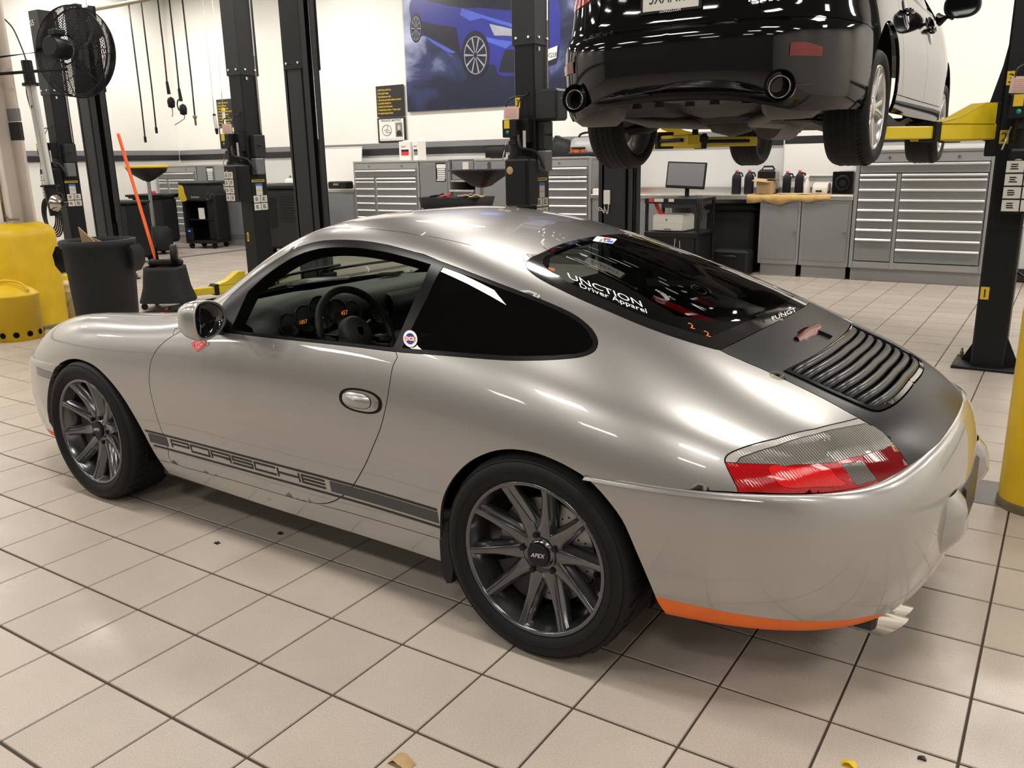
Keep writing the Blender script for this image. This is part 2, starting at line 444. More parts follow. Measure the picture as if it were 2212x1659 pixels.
for k, (a, cx, cy, dk) in enumerate(cells):
    if k < 290 and a > 0:
        o = bpy.data.objects.new('tile', tile_d if dk else tile_l); COL.objects.link(o); o.parent = floor; o.location = (cx, cy, 0)
    else:
        rest[dk].add([(x + cx, y + cy, z) for x, y, z in TV], TF)
o = link('tiles', rest[0].mesh('tiles'), MT['tile_beige'], floor); o['kind'] = 'stuff'
o = link('dark_tiles', rest[1].mesh('dark_tiles'), MT['tile_dark'], floor); o['kind'] = 'stuff'
for dx in (-9.24, -4.95):
    d = MB()
    d.box((dx, 7.2, 0.002), (0.15, 4.8, 0.004), 0.001)
    for k in range(60): d.box((dx, 4.86 + k * 0.08, 0.0045), (0.11, 0.022, 0.002))
    d.build('drain_cover', MT['box_grey'], floor)

def wall_mat(name, col, rough):
    return mat(name, col, rough, var=0.03, scale=1.5, bump=0.05)
wall_mat('wall_paint', (0.82, 0.805, 0.765), 0.6)
wall_mat('wall_low', (0.60, 0.60, 0.59), 0.55)
wall_mat('ceiling_paint', (0.10, 0.098, 0.095), 0.8)
wall_mat('wall_far', (0.16, 0.155, 0.15), 0.7)
def wall(name, a, b, m, z0=0.0, z1=CEIL):
    w = MB(); c = (Vector((*a, 0)) + Vector((*b, 0))) / 2; d = (Vector((*b, 0)) - Vector((*a, 0)))
    w.box((c.x, c.y, (z0 + z1) / 2), (max(abs(d.x), 0.12), max(abs(d.y), 0.12), z1 - z0)); return struct(w.build(name, m))
wall('wall_back', (X0 - .12, Y1 + .06), (X1, Y1 + .06), MT['wall_paint'])
wall('wall_left', (X0 - .06, Y0), (X0 - .06, Y1), MT['wall_paint'])
wall('wall_right', (X1 + .06, Y0), (X1 + .06, Y1 + .12), MT['wall_paint'])
wall('wall_front', (X0 - .12, Y0 - .06), (X1, Y0 - .06), MT['wall_far'])
c_ = MB(); c_.box(((X0 + X1) / 2, (Y0 + Y1) / 2, CEIL + .05), (X1 - X0 + .2, Y1 - Y0 + .2, 0.1)); struct(c_.build('ceiling', MT['ceiling_paint']))
def band(name, z0, z1, t, m):
    b = MB(); b.box(((X0 + X1) / 2, Y1 - t / 2, (z0 + z1) / 2), (X1 - X0, t, z1 - z0), 0.004); struct(b.build(name, m))
    b = MB(); b.box((X0 + t / 2, (Y0 + Y1) / 2 - t, (z0 + z1) / 2), (t, Y1 - Y0 - 2 * t, z1 - z0), 0.004); struct(b.build(name + '0', m))
band('trim_1', 1.685, 1.775, 0.035, MT['band_grey'])
band('trim_2', 1.585, 1.683, 0.045, MT['band_black'])
b_ = MB(); b_.box(((X0 + X1) / 2, Y1 - .008, 0.84), (X1 - X0, 0.016, 1.48), 0.003); struct(b_.build('trim_3', MT['wall_low']))
b_ = MB(); b_.box(((X0 + X1) / 2, Y1 - .02, 0.075), (X1 - X0, 0.04, 0.15), 0.004); struct(b_.build('baseboard_back', MT['band_black']))
# ================================================================== the silver coupe
BODY_NET = [
    (-3.22, [(0.61, 0.200), (0.62, 0.260), (0.63, 0.340), (0.63, 0.420), (0.61, 0.480), (0.58, 0.522), (0.54, 0.550), (0.5, 0.567), (0.45, 0.579), (0.4, 0.583), (0.3, 0.584), (0.18, 0.584), (0, 0.580)]),
    (-3.08, [(0.685, 0.200), (0.715, 0.270), (0.725, 0.360), (0.73, 0.450), (0.715, 0.520), (0.685, 0.574), (0.645, 0.614), (0.6, 0.635), (0.545, 0.642), (0.475, 0.639), (0.3625, 0.636), (0.2125, 0.635), (0, 0.635)]),
    (-2.85, [(0.735, 0.200), (0.785, 0.280), (0.8, 0.380), (0.805, 0.480), (0.8, 0.565), (0.775, 0.640), (0.735, 0.702), (0.675, 0.736), (0.605, 0.740), (0.525, 0.721), (0.4075, 0.707), (0.2275, 0.709), (0, 0.714)]),
    (-2.6, [(0.77, 0.200), (0.815, 0.280), (0.83, 0.380), (0.835, 0.500), (0.83, 0.610), (0.81, 0.700), (0.77, 0.766), (0.71, 0.807), (0.635, 0.807), (0.55, 0.780), (0.43, 0.765), (0.24, 0.774), (0, 0.784)]),
    (-2.35, [(0.79, 0.200), (0.83, 0.280), (0.845, 0.380), (0.855, 0.500), (0.852, 0.620), (0.835, 0.724), (0.795, 0.791), (0.735, 0.830), (0.66, 0.834), (0.57, 0.815), (0.45, 0.802), (0.25, 0.815), (0, 0.825)]),
    (-2.0, [(0.78, 0.190), (0.81, 0.270), (0.83, 0.380), (0.845, 0.500), (0.848, 0.620), (0.832, 0.736), (0.795, 0.806), (0.74, 0.841), (0.67, 0.850), (0.58, 0.845), (0.46, 0.846), (0.25, 0.862), (0, 0.870)]),
    (-1.75, [(0.775, 0.180), (0.805, 0.260), (0.825, 0.375), (0.84, 0.500), (0.845, 0.620), (0.832, 0.742), (0.8, 0.820), (0.76, 0.860), (0.7, 0.880), (0.62, 0.888), (0.5, 0.905), (0.28, 0.935), (0, 0.945)]),
    (-1.5, [(0.775, 0.175), (0.805, 0.255), (0.825, 0.370), (0.84, 0.500), (0.845, 0.620), (0.832, 0.745), (0.8, 0.831), (0.77, 0.888), (0.725, 0.952), (0.655, 1.020), (0.54, 1.068), (0.3, 1.095), (0, 1.102)]),
    (-1.25, [(0.775, 0.170), (0.805, 0.250), (0.825, 0.370), (0.84, 0.500), (0.845, 0.620), (0.832, 0.748), (0.8, 0.838), (0.77, 0.902), (0.72, 1.023), (0.655, 1.135), (0.55, 1.210), (0.3, 1.240), (0, 1.237)]),
    (-1.0, [(0.775, 0.170), (0.805, 0.250), (0.825, 0.370), (0.84, 0.500), (0.845, 0.620), (0.832, 0.751), (0.8, 0.843), (0.77, 0.906), (0.715, 1.046), (0.645, 1.178), (0.545, 1.252), (0.31, 1.280), (0, 1.279)]),
    (-0.75, [(0.775, 0.170), (0.805, 0.250), (0.825, 0.370), (0.84, 0.500), (0.845, 0.620), (0.832, 0.752), (0.8, 0.846), (0.77, 0.908), (0.715, 1.036), (0.645, 1.161), (0.55, 1.227), (0.32, 1.258), (0, 1.265)]),
    (-0.5, [(0.78, 0.170), (0.81, 0.250), (0.835, 0.365), (0.85, 0.500), (0.852, 0.620), (0.838, 0.752), (0.805, 0.850), (0.77, 0.912), (0.712, 1.024), (0.64, 1.126), (0.545, 1.189), (0.31, 1.223), (0, 1.230)]),
    (-0.25, [(0.79, 0.170), (0.825, 0.250), (0.85, 0.365), (0.865, 0.500), (0.867, 0.620), (0.85, 0.752), (0.81, 0.854), (0.762, 0.918), (0.7, 1.010), (0.625, 1.081), (0.53, 1.124), (0.3, 1.162), (0, 1.176)]),
    (0, [(0.81, 0.180), (0.845, 0.250), (0.87, 0.365), (0.882, 0.500), (0.884, 0.615), (0.868, 0.737), (0.823, 0.838), (0.76, 0.901), (0.685, 0.974), (0.605, 1.024), (0.51, 1.053), (0.29, 1.089), (0, 1.103)]),
    (0.25, [(0.82, 0.180), (0.85, 0.250), (0.87, 0.365), (0.88, 0.500), (0.88, 0.605), (0.862, 0.711), (0.815, 0.801), (0.745, 0.860), (0.665, 0.912), (0.585, 0.949), (0.49, 0.974), (0.28, 1.000), (0, 1.009)]),
    (0.45, [(0.8, 0.180), (0.82, 0.250), (0.84, 0.360), (0.855, 0.480), (0.858, 0.585), (0.838, 0.685), (0.79, 0.765), (0.72, 0.814), (0.64, 0.855), (0.56, 0.882), (0.465, 0.897), (0.27, 0.918), (0, 0.924)]),
    ([0.6, 0.6, 0.6, 0.6, 0.6, 0.6, 0.6, 0.6, 0.6, 0.6, 0.6, 0.6, 0.6], [(0.78, 0.180), (0.79, 0.250), (0.805, 0.360), (0.82, 0.470), (0.82, 0.575), (0.795, 0.670), (0.74, 0.736), (0.675, 0.774), (0.605, 0.805), (0.53, 0.825), (0.44, 0.841), (0.25, 0.860), (0, 0.866)]),
    ([0.7, 0.7, 0.7, 0.7, 0.71, 0.72, 0.73, 0.735, 0.74, 0.745, 0.75, 0.755, 0.755], [(0.74, 0.180), (0.74, 0.250), (0.75, 0.360), (0.76, 0.460), (0.765, 0.565), (0.735, 0.649), (0.68, 0.706), (0.625, 0.737), (0.565, 0.759), (0.495, 0.772), (0.41, 0.788), (0.235, 0.805), (0, 0.812)]),
    ([0.76, 0.76, 0.76, 0.76, 0.78, 0.8, 0.82, 0.835, 0.85, 0.86, 0.87, 0.88, 0.885], [(0.7, 0.180), (0.7, 0.250), (0.7, 0.360), (0.7, 0.450), (0.7, 0.550), (0.67, 0.618), (0.62, 0.664), (0.57, 0.687), (0.52, 0.701), (0.455, 0.713), (0.375, 0.729), (0.21, 0.745), (0, 0.752)]),
    ([0.8, 0.8, 0.8, 0.8, 0.83, 0.86, 0.89, 0.91, 0.925, 0.94, 0.955, 0.97, 0.975], [(0.66, 0.180), (0.66, 0.250), (0.66, 0.360), (0.66, 0.450), (0.65, 0.530), (0.62, 0.582), (0.57, 0.616), (0.525, 0.631), (0.475, 0.639), (0.415, 0.648), (0.34, 0.661), (0.19, 0.675), (0, 0.682)]),
]
REAR_NET = []
for mid, bot, top in (((.18, .880), (.18, .835, .25), (.18, .872, .625)), ((.40, .868), (.40, .815, .25), (.40, .858, .628)), ((.55, .845), (.54, .782, .245), (.56, .825, .635)),
                      ((.70, .798), (.675, .735, .245), (.695, .768, .641)), ((.82, .733), (.795, .665, .248), (.788, .704, .643)), ((.912, .64), (.885, .585, .262), (.856, .617, .645)),
                      ((.972, .52), (.94, .49, .275), (.903, .51, .655)), ((1.010, .36), (.975, .345, .285), (.938, .36, .670)), ((1.028, .18), (.992, .175, .29), (.960, .19, .680)),
                      ((1.034, 0), (.998, 0, .292), (.968, 0, .684))):
    (mx, mh), (bx, bh, bz), (tx, th, tz) = mid, bot, top
    L_ = lambda a, b, f: a + (b - a) * f
    row = [(L_(bx, mx, -1.6), L_(bh, mh, -1.6), bz), (L_(bx, mx, -.2), L_(bh, mh, -.2), bz - .028), (L_(bx, mx, .25), L_(bh, mh, .25), bz + .004), (L_(bx, mx, .78), L_(bh, mh, .78), bz + .07), (mx, mh, .42), (L_(mx, tx, -.02), L_(mh, th, -.02), .50),
           (L_(mx, tx, .06), L_(mh, th, .06), .565), (L_(mx, tx, .34), L_(mh, th, .34), L_(.62, tz, .3)), (L_(mx, tx, .78), L_(mh, th, .78), tz + .004), (L_(mx, tx, 1.25), L_(mh, th, 1.25), tz - .012)]
    REAR_NET.append(row)
FRONT_NET = []
for mid, bot, top in (((-2.55, .838), (-2.55, .80, .19), (-2.55, .834, .60)), ((-2.72, .832), (-2.72, .79, .185), (-2.72, .820, .588)), ((-2.90, .806), (-2.89, .77, .18), (-2.90, .790, .58)),
                      ((-3.055, .742), (-3.04, .71, .18), (-3.035, .725, .575)), ((-3.165, .64), (-3.145, .61, .18), (-3.135, .62, .572)), ((-3.235, .51), (-3.21, .49, .18), (-3.195, .495, .572)),
                      ((-3.28, .33), (-3.25, .32, .18), (-3.24, .325, .576)), ((-3.295, .16), (-3.265, .155, .18), (-3.255, .16, .58)), ((-3.30, 0), (-3.27, 0, .18), (-3.26, 0, .58))):
    (mx, mh), (bx, bh, bz), (tx, th, tz) = mid, bot, top
    row = [(L_(bx, mx, -1.2), L_(bh, mh, -1.2), bz + .01), (bx, bh, bz), (L_(bx, mx, .5), L_(bh, mh, .5), bz + .06), (mx, mh, .34), (mx, mh, .43), (L_(mx, tx, .2), L_(mh, th, .2), .51), (L_(mx, tx, .7), L_(mh, th, .7), tz - .012), (L_(mx, tx, 1.4), L_(mh, th, 1.4), tz)]
    FRONT_NET.append(row)

class Surf:
    """uniform cubic B-spline surface over a net of (x, half width, z); mirror='t' or 's' : last column / row lies on the centre plane"""
    def __init__(self, P, mirror, sign=1.0):
        self.sign = sign
        P = np.array(P, float); self.ns, self.nt = P.shape[0], P.shape[1]
        if mirror == 't':
            top = P[:, -2:-1].copy(); top[..., 1] *= -1
            P = np.concatenate([2 * P[:, :1] - P[:, 1:2], P, top], 1); P = np.concatenate([2 * P[:1] - P[1:2], P, 2 * P[-1:] - P[-2:-1]], 0)
        else:
            end = P[-2:-1].copy(); end[..., 1] *= -1
            P = np.concatenate([2 * P[:1] - P[1:2], P, end], 0); P = np.concatenate([2 * P[:, :1] - P[:, 1:2], P, 2 * P[:, -1:] - P[:, -2:-1]], 1)
        self.P = P
        ss, tt = np.meshgrid(np.linspace(0, self.ns - 1, 12 * self.ns), np.linspace(0, self.nt - 1, 12 * self.nt), indexing='ij')
        self.ss, self.tt = ss.ravel(), tt.ravel(); S = self.ev(self.ss, self.tt)[0]
        n0, n1 = ss.shape
        L = [(a, -b, c) for a, b, c in S]; R = [(a, b, c) for a, b, c in S]
        f = [(i * n1 + k, i * n1 + k + 1, (i + 1) * n1 + k + 1, (i + 1) * n1 + k) for i in range(n0 - 1) for k in range(n1 - 1)]
        self.np_ = len(S); self.nf = len(f)
        self.faces = f + [tuple(self.np_ + q for q in g) for g in f]
        self.bvh = BVHTree.FromPolygons(L + R, self.faces)
        self.sk = np.linalg.norm(np.diff(self.ev(np.arange(self.ns), np.full(self.ns, self.nt * .45))[0], axis=0), axis=1).mean()
        self.tk = np.linalg.norm(np.diff(self.ev(np.full(self.nt, self.ns * .5), np.arange(self.nt))[0], axis=0), axis=1).mean()
    @staticmethod
    def basis(u, n):
        i = np.clip(np.floor(u).astype(int), 0, n - 2); f = u - i
        B = np.stack([(1 - f) ** 3, 3 * f ** 3 - 6 * f ** 2 + 4, -3 * f ** 3 + 3 * f ** 2 + 3 * f + 1, f ** 3], -1) / 6
        D = np.stack([-3 * (1 - f) ** 2, 9 * f ** 2 - 12 * f, -9 * f ** 2 + 6 * f + 3, 3 * f ** 2], -1) / 6
        return i, B, D
    def ev(self, s, t):
        """points and outward unit normals on the LEFT side as (x, y = -half width, z) ... returned with half width positive"""
        s = np.clip(np.asarray(s, float), 0, self.ns - 1); t = np.clip(np.asarray(t, float), 0, self.nt - 1)
        i, Bs, Ds = self.basis(s, self.ns); j, Bt, Dt = self.basis(t, self.nt)
        G = self.P[(i[..., None] + np.arange(4))[..., :, None], (j[..., None] + np.arange(4))[..., None, :]]
        S = np.einsum('...a,...b,...abk->...k', Bs, Bt, G)
        a = np.einsum('...a,...b,...abk->...k', Ds, Bt, G); b = np.einsum('...a,...b,...abk->...k', Bs, Dt, G)
        n = np.cross(b, a); l = np.linalg.norm(n, axis=-1, keepdims=True); n = self.sign * n / np.maximum(l, 1e-9)
        return S, n
    def st(self, hit, fi):
        side = -1 if fi < self.nf else 1
        k = self.faces[fi][0] % self.np_; s, t = self.ss[k], self.tt[k]
        tgt = np.array([hit[0], abs(hit[1]), hit[2]])
        for _ in range(12):
            e = 1e-4; p = self.ev(s, t)[0]; ps = (self.ev(s + e, t)[0] - p) / e; pt = (self.ev(s, t + e)[0] - p) / e
            J = np.stack([ps, pt], 1); d = np.linalg.lstsq(J, tgt - p, rcond=None)[0]
            s = min(max(s + d[0], 0), self.ns - 1.001); t = min(max(t + d[1], 0), self.nt - 1.001)
        return s, t, side

CAR_X, CAR_Y, CAR_A, CAR_W = 1.90561, 0.45692, -0.01645, 0.87
car = thing('sports_coupe', 'low silver two-door coupe with black engine lid, side stripes and dark ten-spoke wheels', 'car')
M_CAR = Matrix.Translation((CAR_X, CAR_Y, 0)) @ Matrix.Rotation(CAR_A, 4, 'Z') @ Matrix.Translation((0, CAR_W, 0))
car.location = M_CAR.translation; car.rotation_euler = (0, 0, CAR_A)
M_INV = M_CAR.inverted()
CAM_L = M_INV @ CAM_C; R_INV = M_INV.to_3x3()
def car_ray(u, v): return (R_INV @ cam_ray(u, v)).normalized()

def bnet(net): return [[(x[j] if isinstance(x, list) else x, h, z) for j, (h, z) in enumerate(r)] for x, r in net]
SB = Surf(bnet(BODY_NET), 't'); SR = Surf(REAR_NET, 's'); SF = Surf(FRONT_NET, 's', -1.0)

def trace(surf, pts, k=4, closed=False):
    """pixels of the photograph -> (s, t) on a body surface; stops being left-sided where the surface crosses the centre plane"""
    if k > 1 and len(pts) > 2: pts = spline(pts, k, closed)
    out = []
    for u, v in pts:
        h = surf.bvh.ray_cast(CAM_L, car_ray(u, v), 20)
        if h[0] is None: continue
        s, t, sd = surf.st(h[0], h[2]); out.append((s, t, sd))
    return out
def left(tr): return [(s, t) for s, t, d in tr if d < 0]
def from_xyz(surf, x, hw, z):
    h = surf.bvh.find_nearest(Vector((x, -hw, z))); return surf.st(h[0], h[2])[:2]

_cz = {'A': (40, 640, 3.607), 'B': (300, 480, 3.3515), 'C': (840, 480, 3.95), 'D': (1120, 460, 3.456), 'E': (1540, 620, 3.607), 'F': (280, 800, 3.16), 'G': (920, 940, 3.317), 'H': (1400, 980, 2.724)}
def Z(c, *p):
    a, b, k = _cz[c]; return [(a + p[i] / k, b + p[i + 1] / k) for i in range(0, len(p), 2)]

def inside(poly, x, y):
    poly = np.asarray(poly); r = np.zeros(x.shape, bool); n = len(poly); j = n - 1
    for i in range(n):
        xi, yi = poly[i]; xj, yj = poly[j]
        with np.errstate(divide='ignore', invalid='ignore'):
            c = ((yi > y) != (yj > y)) & (x < (xj - xi) * (y - yi) / (yj - yi + 1e-15) + xi)
        r ^= c; j = i
    return r

def cut_surface(surf, regions, step=0.03, default='rest'):
    """triangulate the (s,t) rectangle with every region outline as constraint; first region that holds a triangle owns it"""
    sk, tk = surf.sk, surf.tk
    S1, T1 = surf.ns - 1, surf.nt - 1
    ns, nt = int(S1 * sk / step), int(T1 * tk / step)
    V = []; E_ = []; cell = {}; SN = 0.0085
    def snap(q):
        c = (int(q[0] / SN), int(q[1] / SN)); best = None; bd_ = SN * SN
        for a in (-1, 0, 1):
            for b in (-1, 0, 1):
                for k in cell.get((c[0] + a, c[1] + b), ()):
                    d = (V[k][0] - q[0]) ** 2 + (V[k][1] - q[1]) ** 2
                    if d < bd_: bd_ = d; best = k
        if best is None:
            best = len(V); V.append(q); cell.setdefault(c, []).append(best)
        return best
    done = set()
    for nm, poly in regions:
        P = []
        for (s, t) in poly:
            q = (min(max(s, 0), S1) * sk, min(max(t, 0), T1) * tk)
            if not P or (q[0] - P[-1][0]) ** 2 + (q[1] - P[-1][1]) ** 2 > 1e-8: P.append(q)
        if (P[0][0] - P[-1][0]) ** 2 + (P[0][1] - P[-1][1]) ** 2 < 1e-8: P.pop()
        L_cum = [0.0]
        for i in range(len(P)): a, b = P[i], P[(i + 1) % len(P)]; L_cum.append(L_cum[-1] + math.hypot(b[0] - a[0], b[1] - a[1]))
        # corners stay, smooth runs are resampled
        Q = []; last = -1
        for i in range(len(P)):
            a, b, c = P[i - 1], P[i], P[(i + 1) % len(P)]
            d0 = (b[0] - a[0], b[1] - a[1]); d1 = (c[0] - b[0], c[1] - b[1])
            dot = (d0[0] * d1[0] + d0[1] * d1[1]) / max(1e-9, math.hypot(*d0) * math.hypot(*d1))
            if not Q or dot < .8 or math.hypot(b[0] - Q[-1][0], b[1] - Q[-1][1]) > step * .45: Q.append(b)
            d = math.hypot(*d1); m = max(1, int(d / (step * .7)))
            for k in range(1, m): Q.append((b[0] + d1[0] * k / m, b[1] + d1[1] * k / m))
        I = [snap(q) for q in Q]
        for i in range(len(I)):
            a, b = I[i], I[(i + 1) % len(I)]
            if a != b and (a, b) not in done and (b, a) not in done: done.add((a, b)); E_.append((a, b))
    near = np.array(V)
    for a in range(ns + 1):
        for b in range(nt + 1):
            q = (a * S1 * sk / ns, b * T1 * tk / nt)
            if 0 < a < ns and 0 < b < nt and ((near[:, 0] - q[0]) ** 2 + (near[:, 1] - q[1]) ** 2).min() < (step * .45) ** 2: continue
            if a in (0, ns) or b in (0, nt): snap(q)
            else: V.append(q)
    r = delaunay_2d_cdt([Vector(v) for v in V], E_, [], 0, 1e-5)
    v2 = np.array([tuple(v) for v in r[0]]); tri = np.array([f for f in r[2] if len(f) == 3])
    st = v2 / np.array([sk, tk]); cen = st[tri].mean(1)
    own = np.full(len(tri), -1)
    for k, (nm, poly) in enumerate(regions):
        m = (own < 0) & inside(poly, cen[:, 0], cen[:, 1]); own[m] = k
    # tiny stray islands go to the neighbour they touch most
    em = {}
    for f, t in enumerate(tri):
        for a, b in ((t[0], t[1]), (t[1], t[2]), (t[2], t[0])): em.setdefault((min(a, b), max(a, b)), []).append(f)
    adj = [[] for _ in tri]
    for fs in em.values():
        if len(fs) == 2: adj[fs[0]].append(fs[1]); adj[fs[1]].append(fs[0])
    for _ in range(2):
        seen = np.zeros(len(tri), bool)
        for f0 in range(len(tri)):
            if seen[f0]: continue
            comp = [f0]; seen[f0] = True; q = [f0]; nb = {}
            while q:
                f = q.pop()
                for g in adj[f]:
                    if own[g] == own[f0]:
                        if not seen[g]: seen[g] = True; q.append(g); comp.append(g)
                    else: nb[own[g]] = nb.get(own[g], 0) + 1
            if len(comp) < 14 and nb: own[comp] = max(nb, key=nb.get)
    pos, nor = surf.ev(st[:, 0], st[:, 1])
    return dict(st=st, tri=tri, own=own, pos=pos, nor=nor, names=[n for n, _ in regions])

def panel(name, C, keys, mat_, parent=None, both=True, gap=0.0018, flange=0.012, mirror=False, off=0.0, centre=True, deep=None):
    """one body panel out of the cut surface; both = joined over the centre plane; mirror = only the right-hand one"""
    ks = [C['names'].index(k) if k != 'rest' else -1 for k in keys]
    tri = C['tri'][np.isin(C['own'], ks)]
    if len(tri) == 0: print('EMPTY', name); return None
    used = np.unique(tri); mp = -np.ones(len(C['st']), int); mp[used] = np.arange(len(used)); T = mp[tri]
    P = C['pos'][used].copy(); N = C['nor'][used].copy(); P += N * off
    cnt = {}
    for t in T:
        for a, b in ((t[0], t[1]), (t[1], t[2]), (t[2], t[0])): cnt[(a, b)] = cnt.get((a, b), 0) + 1
    bd = [e for e in cnt if (e[1], e[0]) not in cnt]
    on_c = np.abs(P[:, 1]) < 1e-4
    bd = [e for e in bd if not (on_c[e[0]] and on_c[e[1]] and both)]
    # pull the outline in by the shut-line gap
    mv = np.zeros_like(P)
    for a, b in bd:
        d = P[b] - P[a]; l = np.linalg.norm(d)
        if l < 1e-7: continue
        inn = np.cross(N[a] + N[b], d); 
        k = np.linalg.norm(inn)
        if k < 1e-9: continue
        inn = inn / k
        tri_c = None
        mv[a] += inn; mv[b] += inn
    # orientation of 'inn' : towards the triangle
    if bd:
        e0 = {}
        for t in T:
            for a, b, c in ((t[0], t[1], t[2]), (t[1], t[2], t[0]), (t[2], t[0], t[1])): e0[(a, b)] = c
        sg = 0.0
        for a, b in bd[:200]:
            c = e0[(a, b)]; d = P[b] - P[a]; inn = np.cross(N[a] + N[b], d); sg += np.sign(np.dot(inn, P[c] - P[a]))
        l = np.linalg.norm(mv, axis=1, keepdims=True); mv = np.where(l > 1e-6, mv / np.maximum(l, 1e-6), 0) * (1 if sg >= 0 else -1)
        if both: mv[on_c, 1] = 0
        P = P + mv * gap
    vs = [tuple(p) for p in P]; fs = [tuple(int(k) for k in t) for t in T]; nn = [tuple(n) for n in N]
    ln = [[nn[k] for k in f] for f in fs]
    if flange > 0:
        q = {}
        for a, b in bd:
            for k in (a, b):
                if k not in q: q[k] = len(vs); p = P[k] - N[k] * flange; vs.append(tuple(p))
            f = (int(b), int(a), q[a], q[b]); fs.append(f); m = -(mv[a] + mv[b]); m = m / max(np.linalg.norm(m), 1e-6); ln.append([tuple(m)] * 4)
    def emit(vs, fs, ln, sgn):
        V = [(x, sgn * h, z) for x, h, z in vs]; Ln = [[(n[0], sgn * n[1], n[2]) for n in l] for l in ln]
        F = [f if sgn > 0 else f[::-1] for f in fs]; Ln = [l if sgn > 0 else l[::-1] for l in Ln]
        return V, F, Ln
    V, F, Ln = emit(vs, fs, ln, 1 if mirror else -1)
    if both:
        V2, F2, L2 = emit(vs, fs, ln, 1); b0 = len(V)
        mp2 = {}
        for k, p in enumerate(V2):
            if k < len(on_c) and on_c[k]: mp2[k] = k
            else: mp2[k] = len(V); V.append(p)
        F += [tuple(mp2[k] for k in f) for f in F2]; Ln += L2
    # consistent winding with the given normals
    F3 = []; L3 = []
    for f, l in zip(F, Ln):
        a, b, c = (Vector(V[k]) for k in f[:3]); fn = (b - a).cross(c - a)
        if fn.dot(Vector(l[0]) + Vector(l[1]) + Vector(l[2])) < 0: f = f[::-1]; l = l[::-1]
        F3.append(f); L3.append(l)
    me = bpy.data.meshes.new(name); me.from_pydata(V, [], F3); me.polygons.foreach_set('use_smooth', [True] * len(F3)); me.update()
    me.normals_split_custom_set([n for l in L3 for n in l])
    return link(name, me, mat_, parent if parent is not None else car)
# ---- panel outlines, read off the photograph and cast onto the body surface
def to_centre(tr):
    """left-hand part of a traced line up to the centre plane"""
    out = []; T1 = SB.nt - 1
    for k, (s, t, d) in enumerate(tr):
        if d < 0: out.append((s, t))
        else:
            if out:
                s0, t0 = out[-1]; a, b = T1 - t0, T1 - t; f = a / max(a + b, 1e-6); out.append((s0 + (s - s0) * f, T1))
            break
    return out
S1, T1 = SB.ns - 1, SB.nt - 1
W = SB.st
archR = [(11.42, 0)] + left(trace(SB, Z('G', 105, 740, 105, 600, 118, 480, 160, 370, 230, 270, 320, 190, 430, 135, 540, 108, 660, 108, 800, 135, 950, 195, 1080, 265, 1160, 318))) + [(14.3, 3.2), (14.6, 0)]
archF = [(5.40, 0)] + left(trace(SB, Z('A', 985, 1085, 900, 930, 800, 770, 700, 645, 600, 550, 510, 505, 430, 490, 360, 505, 300, 545, 270, 590))) + [(2.7, 3.2), (2.55, 0)]
seamR = left(trace(SB, Z('H', -360, 150, 0, 196, 300, 217, 530, 228)))
tailB = left(trace(SB, Z('E', 300, 1600, 600, 1610, 900, 1600, 1200, 1560, 1400, 1490, 1540, 1412)))
dropR = seamR + tailB + [(S1, tailB[-1][1] - .1), (S1, 0), (13.6, 0), (13.6, 3.0)]
dropF = [(2.83, 3.56), (2.4, 3.72), (1.8, 4.05), (1.0, 4.85), (0, 6.5), (0, 0), (2.83, 0)]
def TE(*p): return left(trace(SB, Z('E', *p), 3, True))
tl_rev = TE(1000, 1385, 1080, 1368, 1160, 1350, 1220, 1425, 1275, 1500, 1200, 1525, 1120, 1545, 1060, 1460)
tl_smoke = left(trace(SB, Z('E', 185, 1372, 215, 1330, 300, 1300, 500, 1240, 800, 1150, 1000, 1100, 1185, 1064, 1260, 1090, 1320, 1125, 1365, 1170, 1410, 1228, 1280, 1275, 1150, 1318, 950, 1368, 800, 1380, 620, 1385, 400, 1380), 1))
tl_red2 = left(trace(SB, Z('E', 1165, 1318, 1290, 1275, 1418, 1230, 1480, 1320, 1540, 1412, 1420, 1470, 1290, 1520, 1220, 1425), 1))
tl_red = left(trace(SB, Z('E', 95, 1368, 185, 1376, 400, 1384, 620, 1390, 800, 1384, 950, 1373, 1150, 1322, 1418, 1232, 1480, 1320, 1543, 1414, 1480, 1452, 1390, 1500, 1200, 1564, 1050, 1590, 900, 1605, 600, 1615, 300, 1605, 212, 1596, 168, 1520, 118, 1420), 1))
TAIL = left(trace(SB, Z('E', 93, 1368, 93, 1338, 110, 1310, 150, 1285, 250, 1245, 500, 1180, 800, 1105, 1000, 1055, 1133, 1020, 1200, 1058, 1320, 1122, 1400, 1213, 1470, 1308, 1545, 1415, 1480, 1453, 1390, 1503, 1200, 1566, 1050, 1592, 900, 1607, 600, 1617, 300, 1607, 210, 1598, 165, 1520, 115, 1420), 1))
DLO = left(trace(SB, Z('B', 606, 795, 604, 690, 608, 590, 760, 445, 900, 335, 1000, 267, 1100, 208, 1200, 165, 1300, 140, 1400, 130, 1600, 134, 1800, 165, 2000, 218) + Z('C', 300, 275, 430, 330, 600, 393, 800, 470, 1000, 546, 1200, 622, 1400, 702, 1550, 772, 1650, 838, 1730, 912, 1773, 985, 1780, 1040, 1757, 1095, 1700, 1130, 1600, 1155, 1400, 1172, 1200, 1178, 1000, 1176, 700, 1155, 400, 1130, 60, 1105) + Z('B', 1600, 905, 1200, 862, 900, 830, 720, 808), 2))
OPEN = left(trace(SB, Z('B', 665, 782, 700, 700, 745, 600, 792, 500, 900, 400, 1000, 325, 1100, 262, 1200, 218, 1300, 192, 1400, 182, 1600, 187, 1800, 218, 2000, 270, 2115, 305, 2060, 430, 1960, 640, 1850, 890, 1838, 908, 1600, 882, 1200, 840, 900, 808, 735, 790), 1))
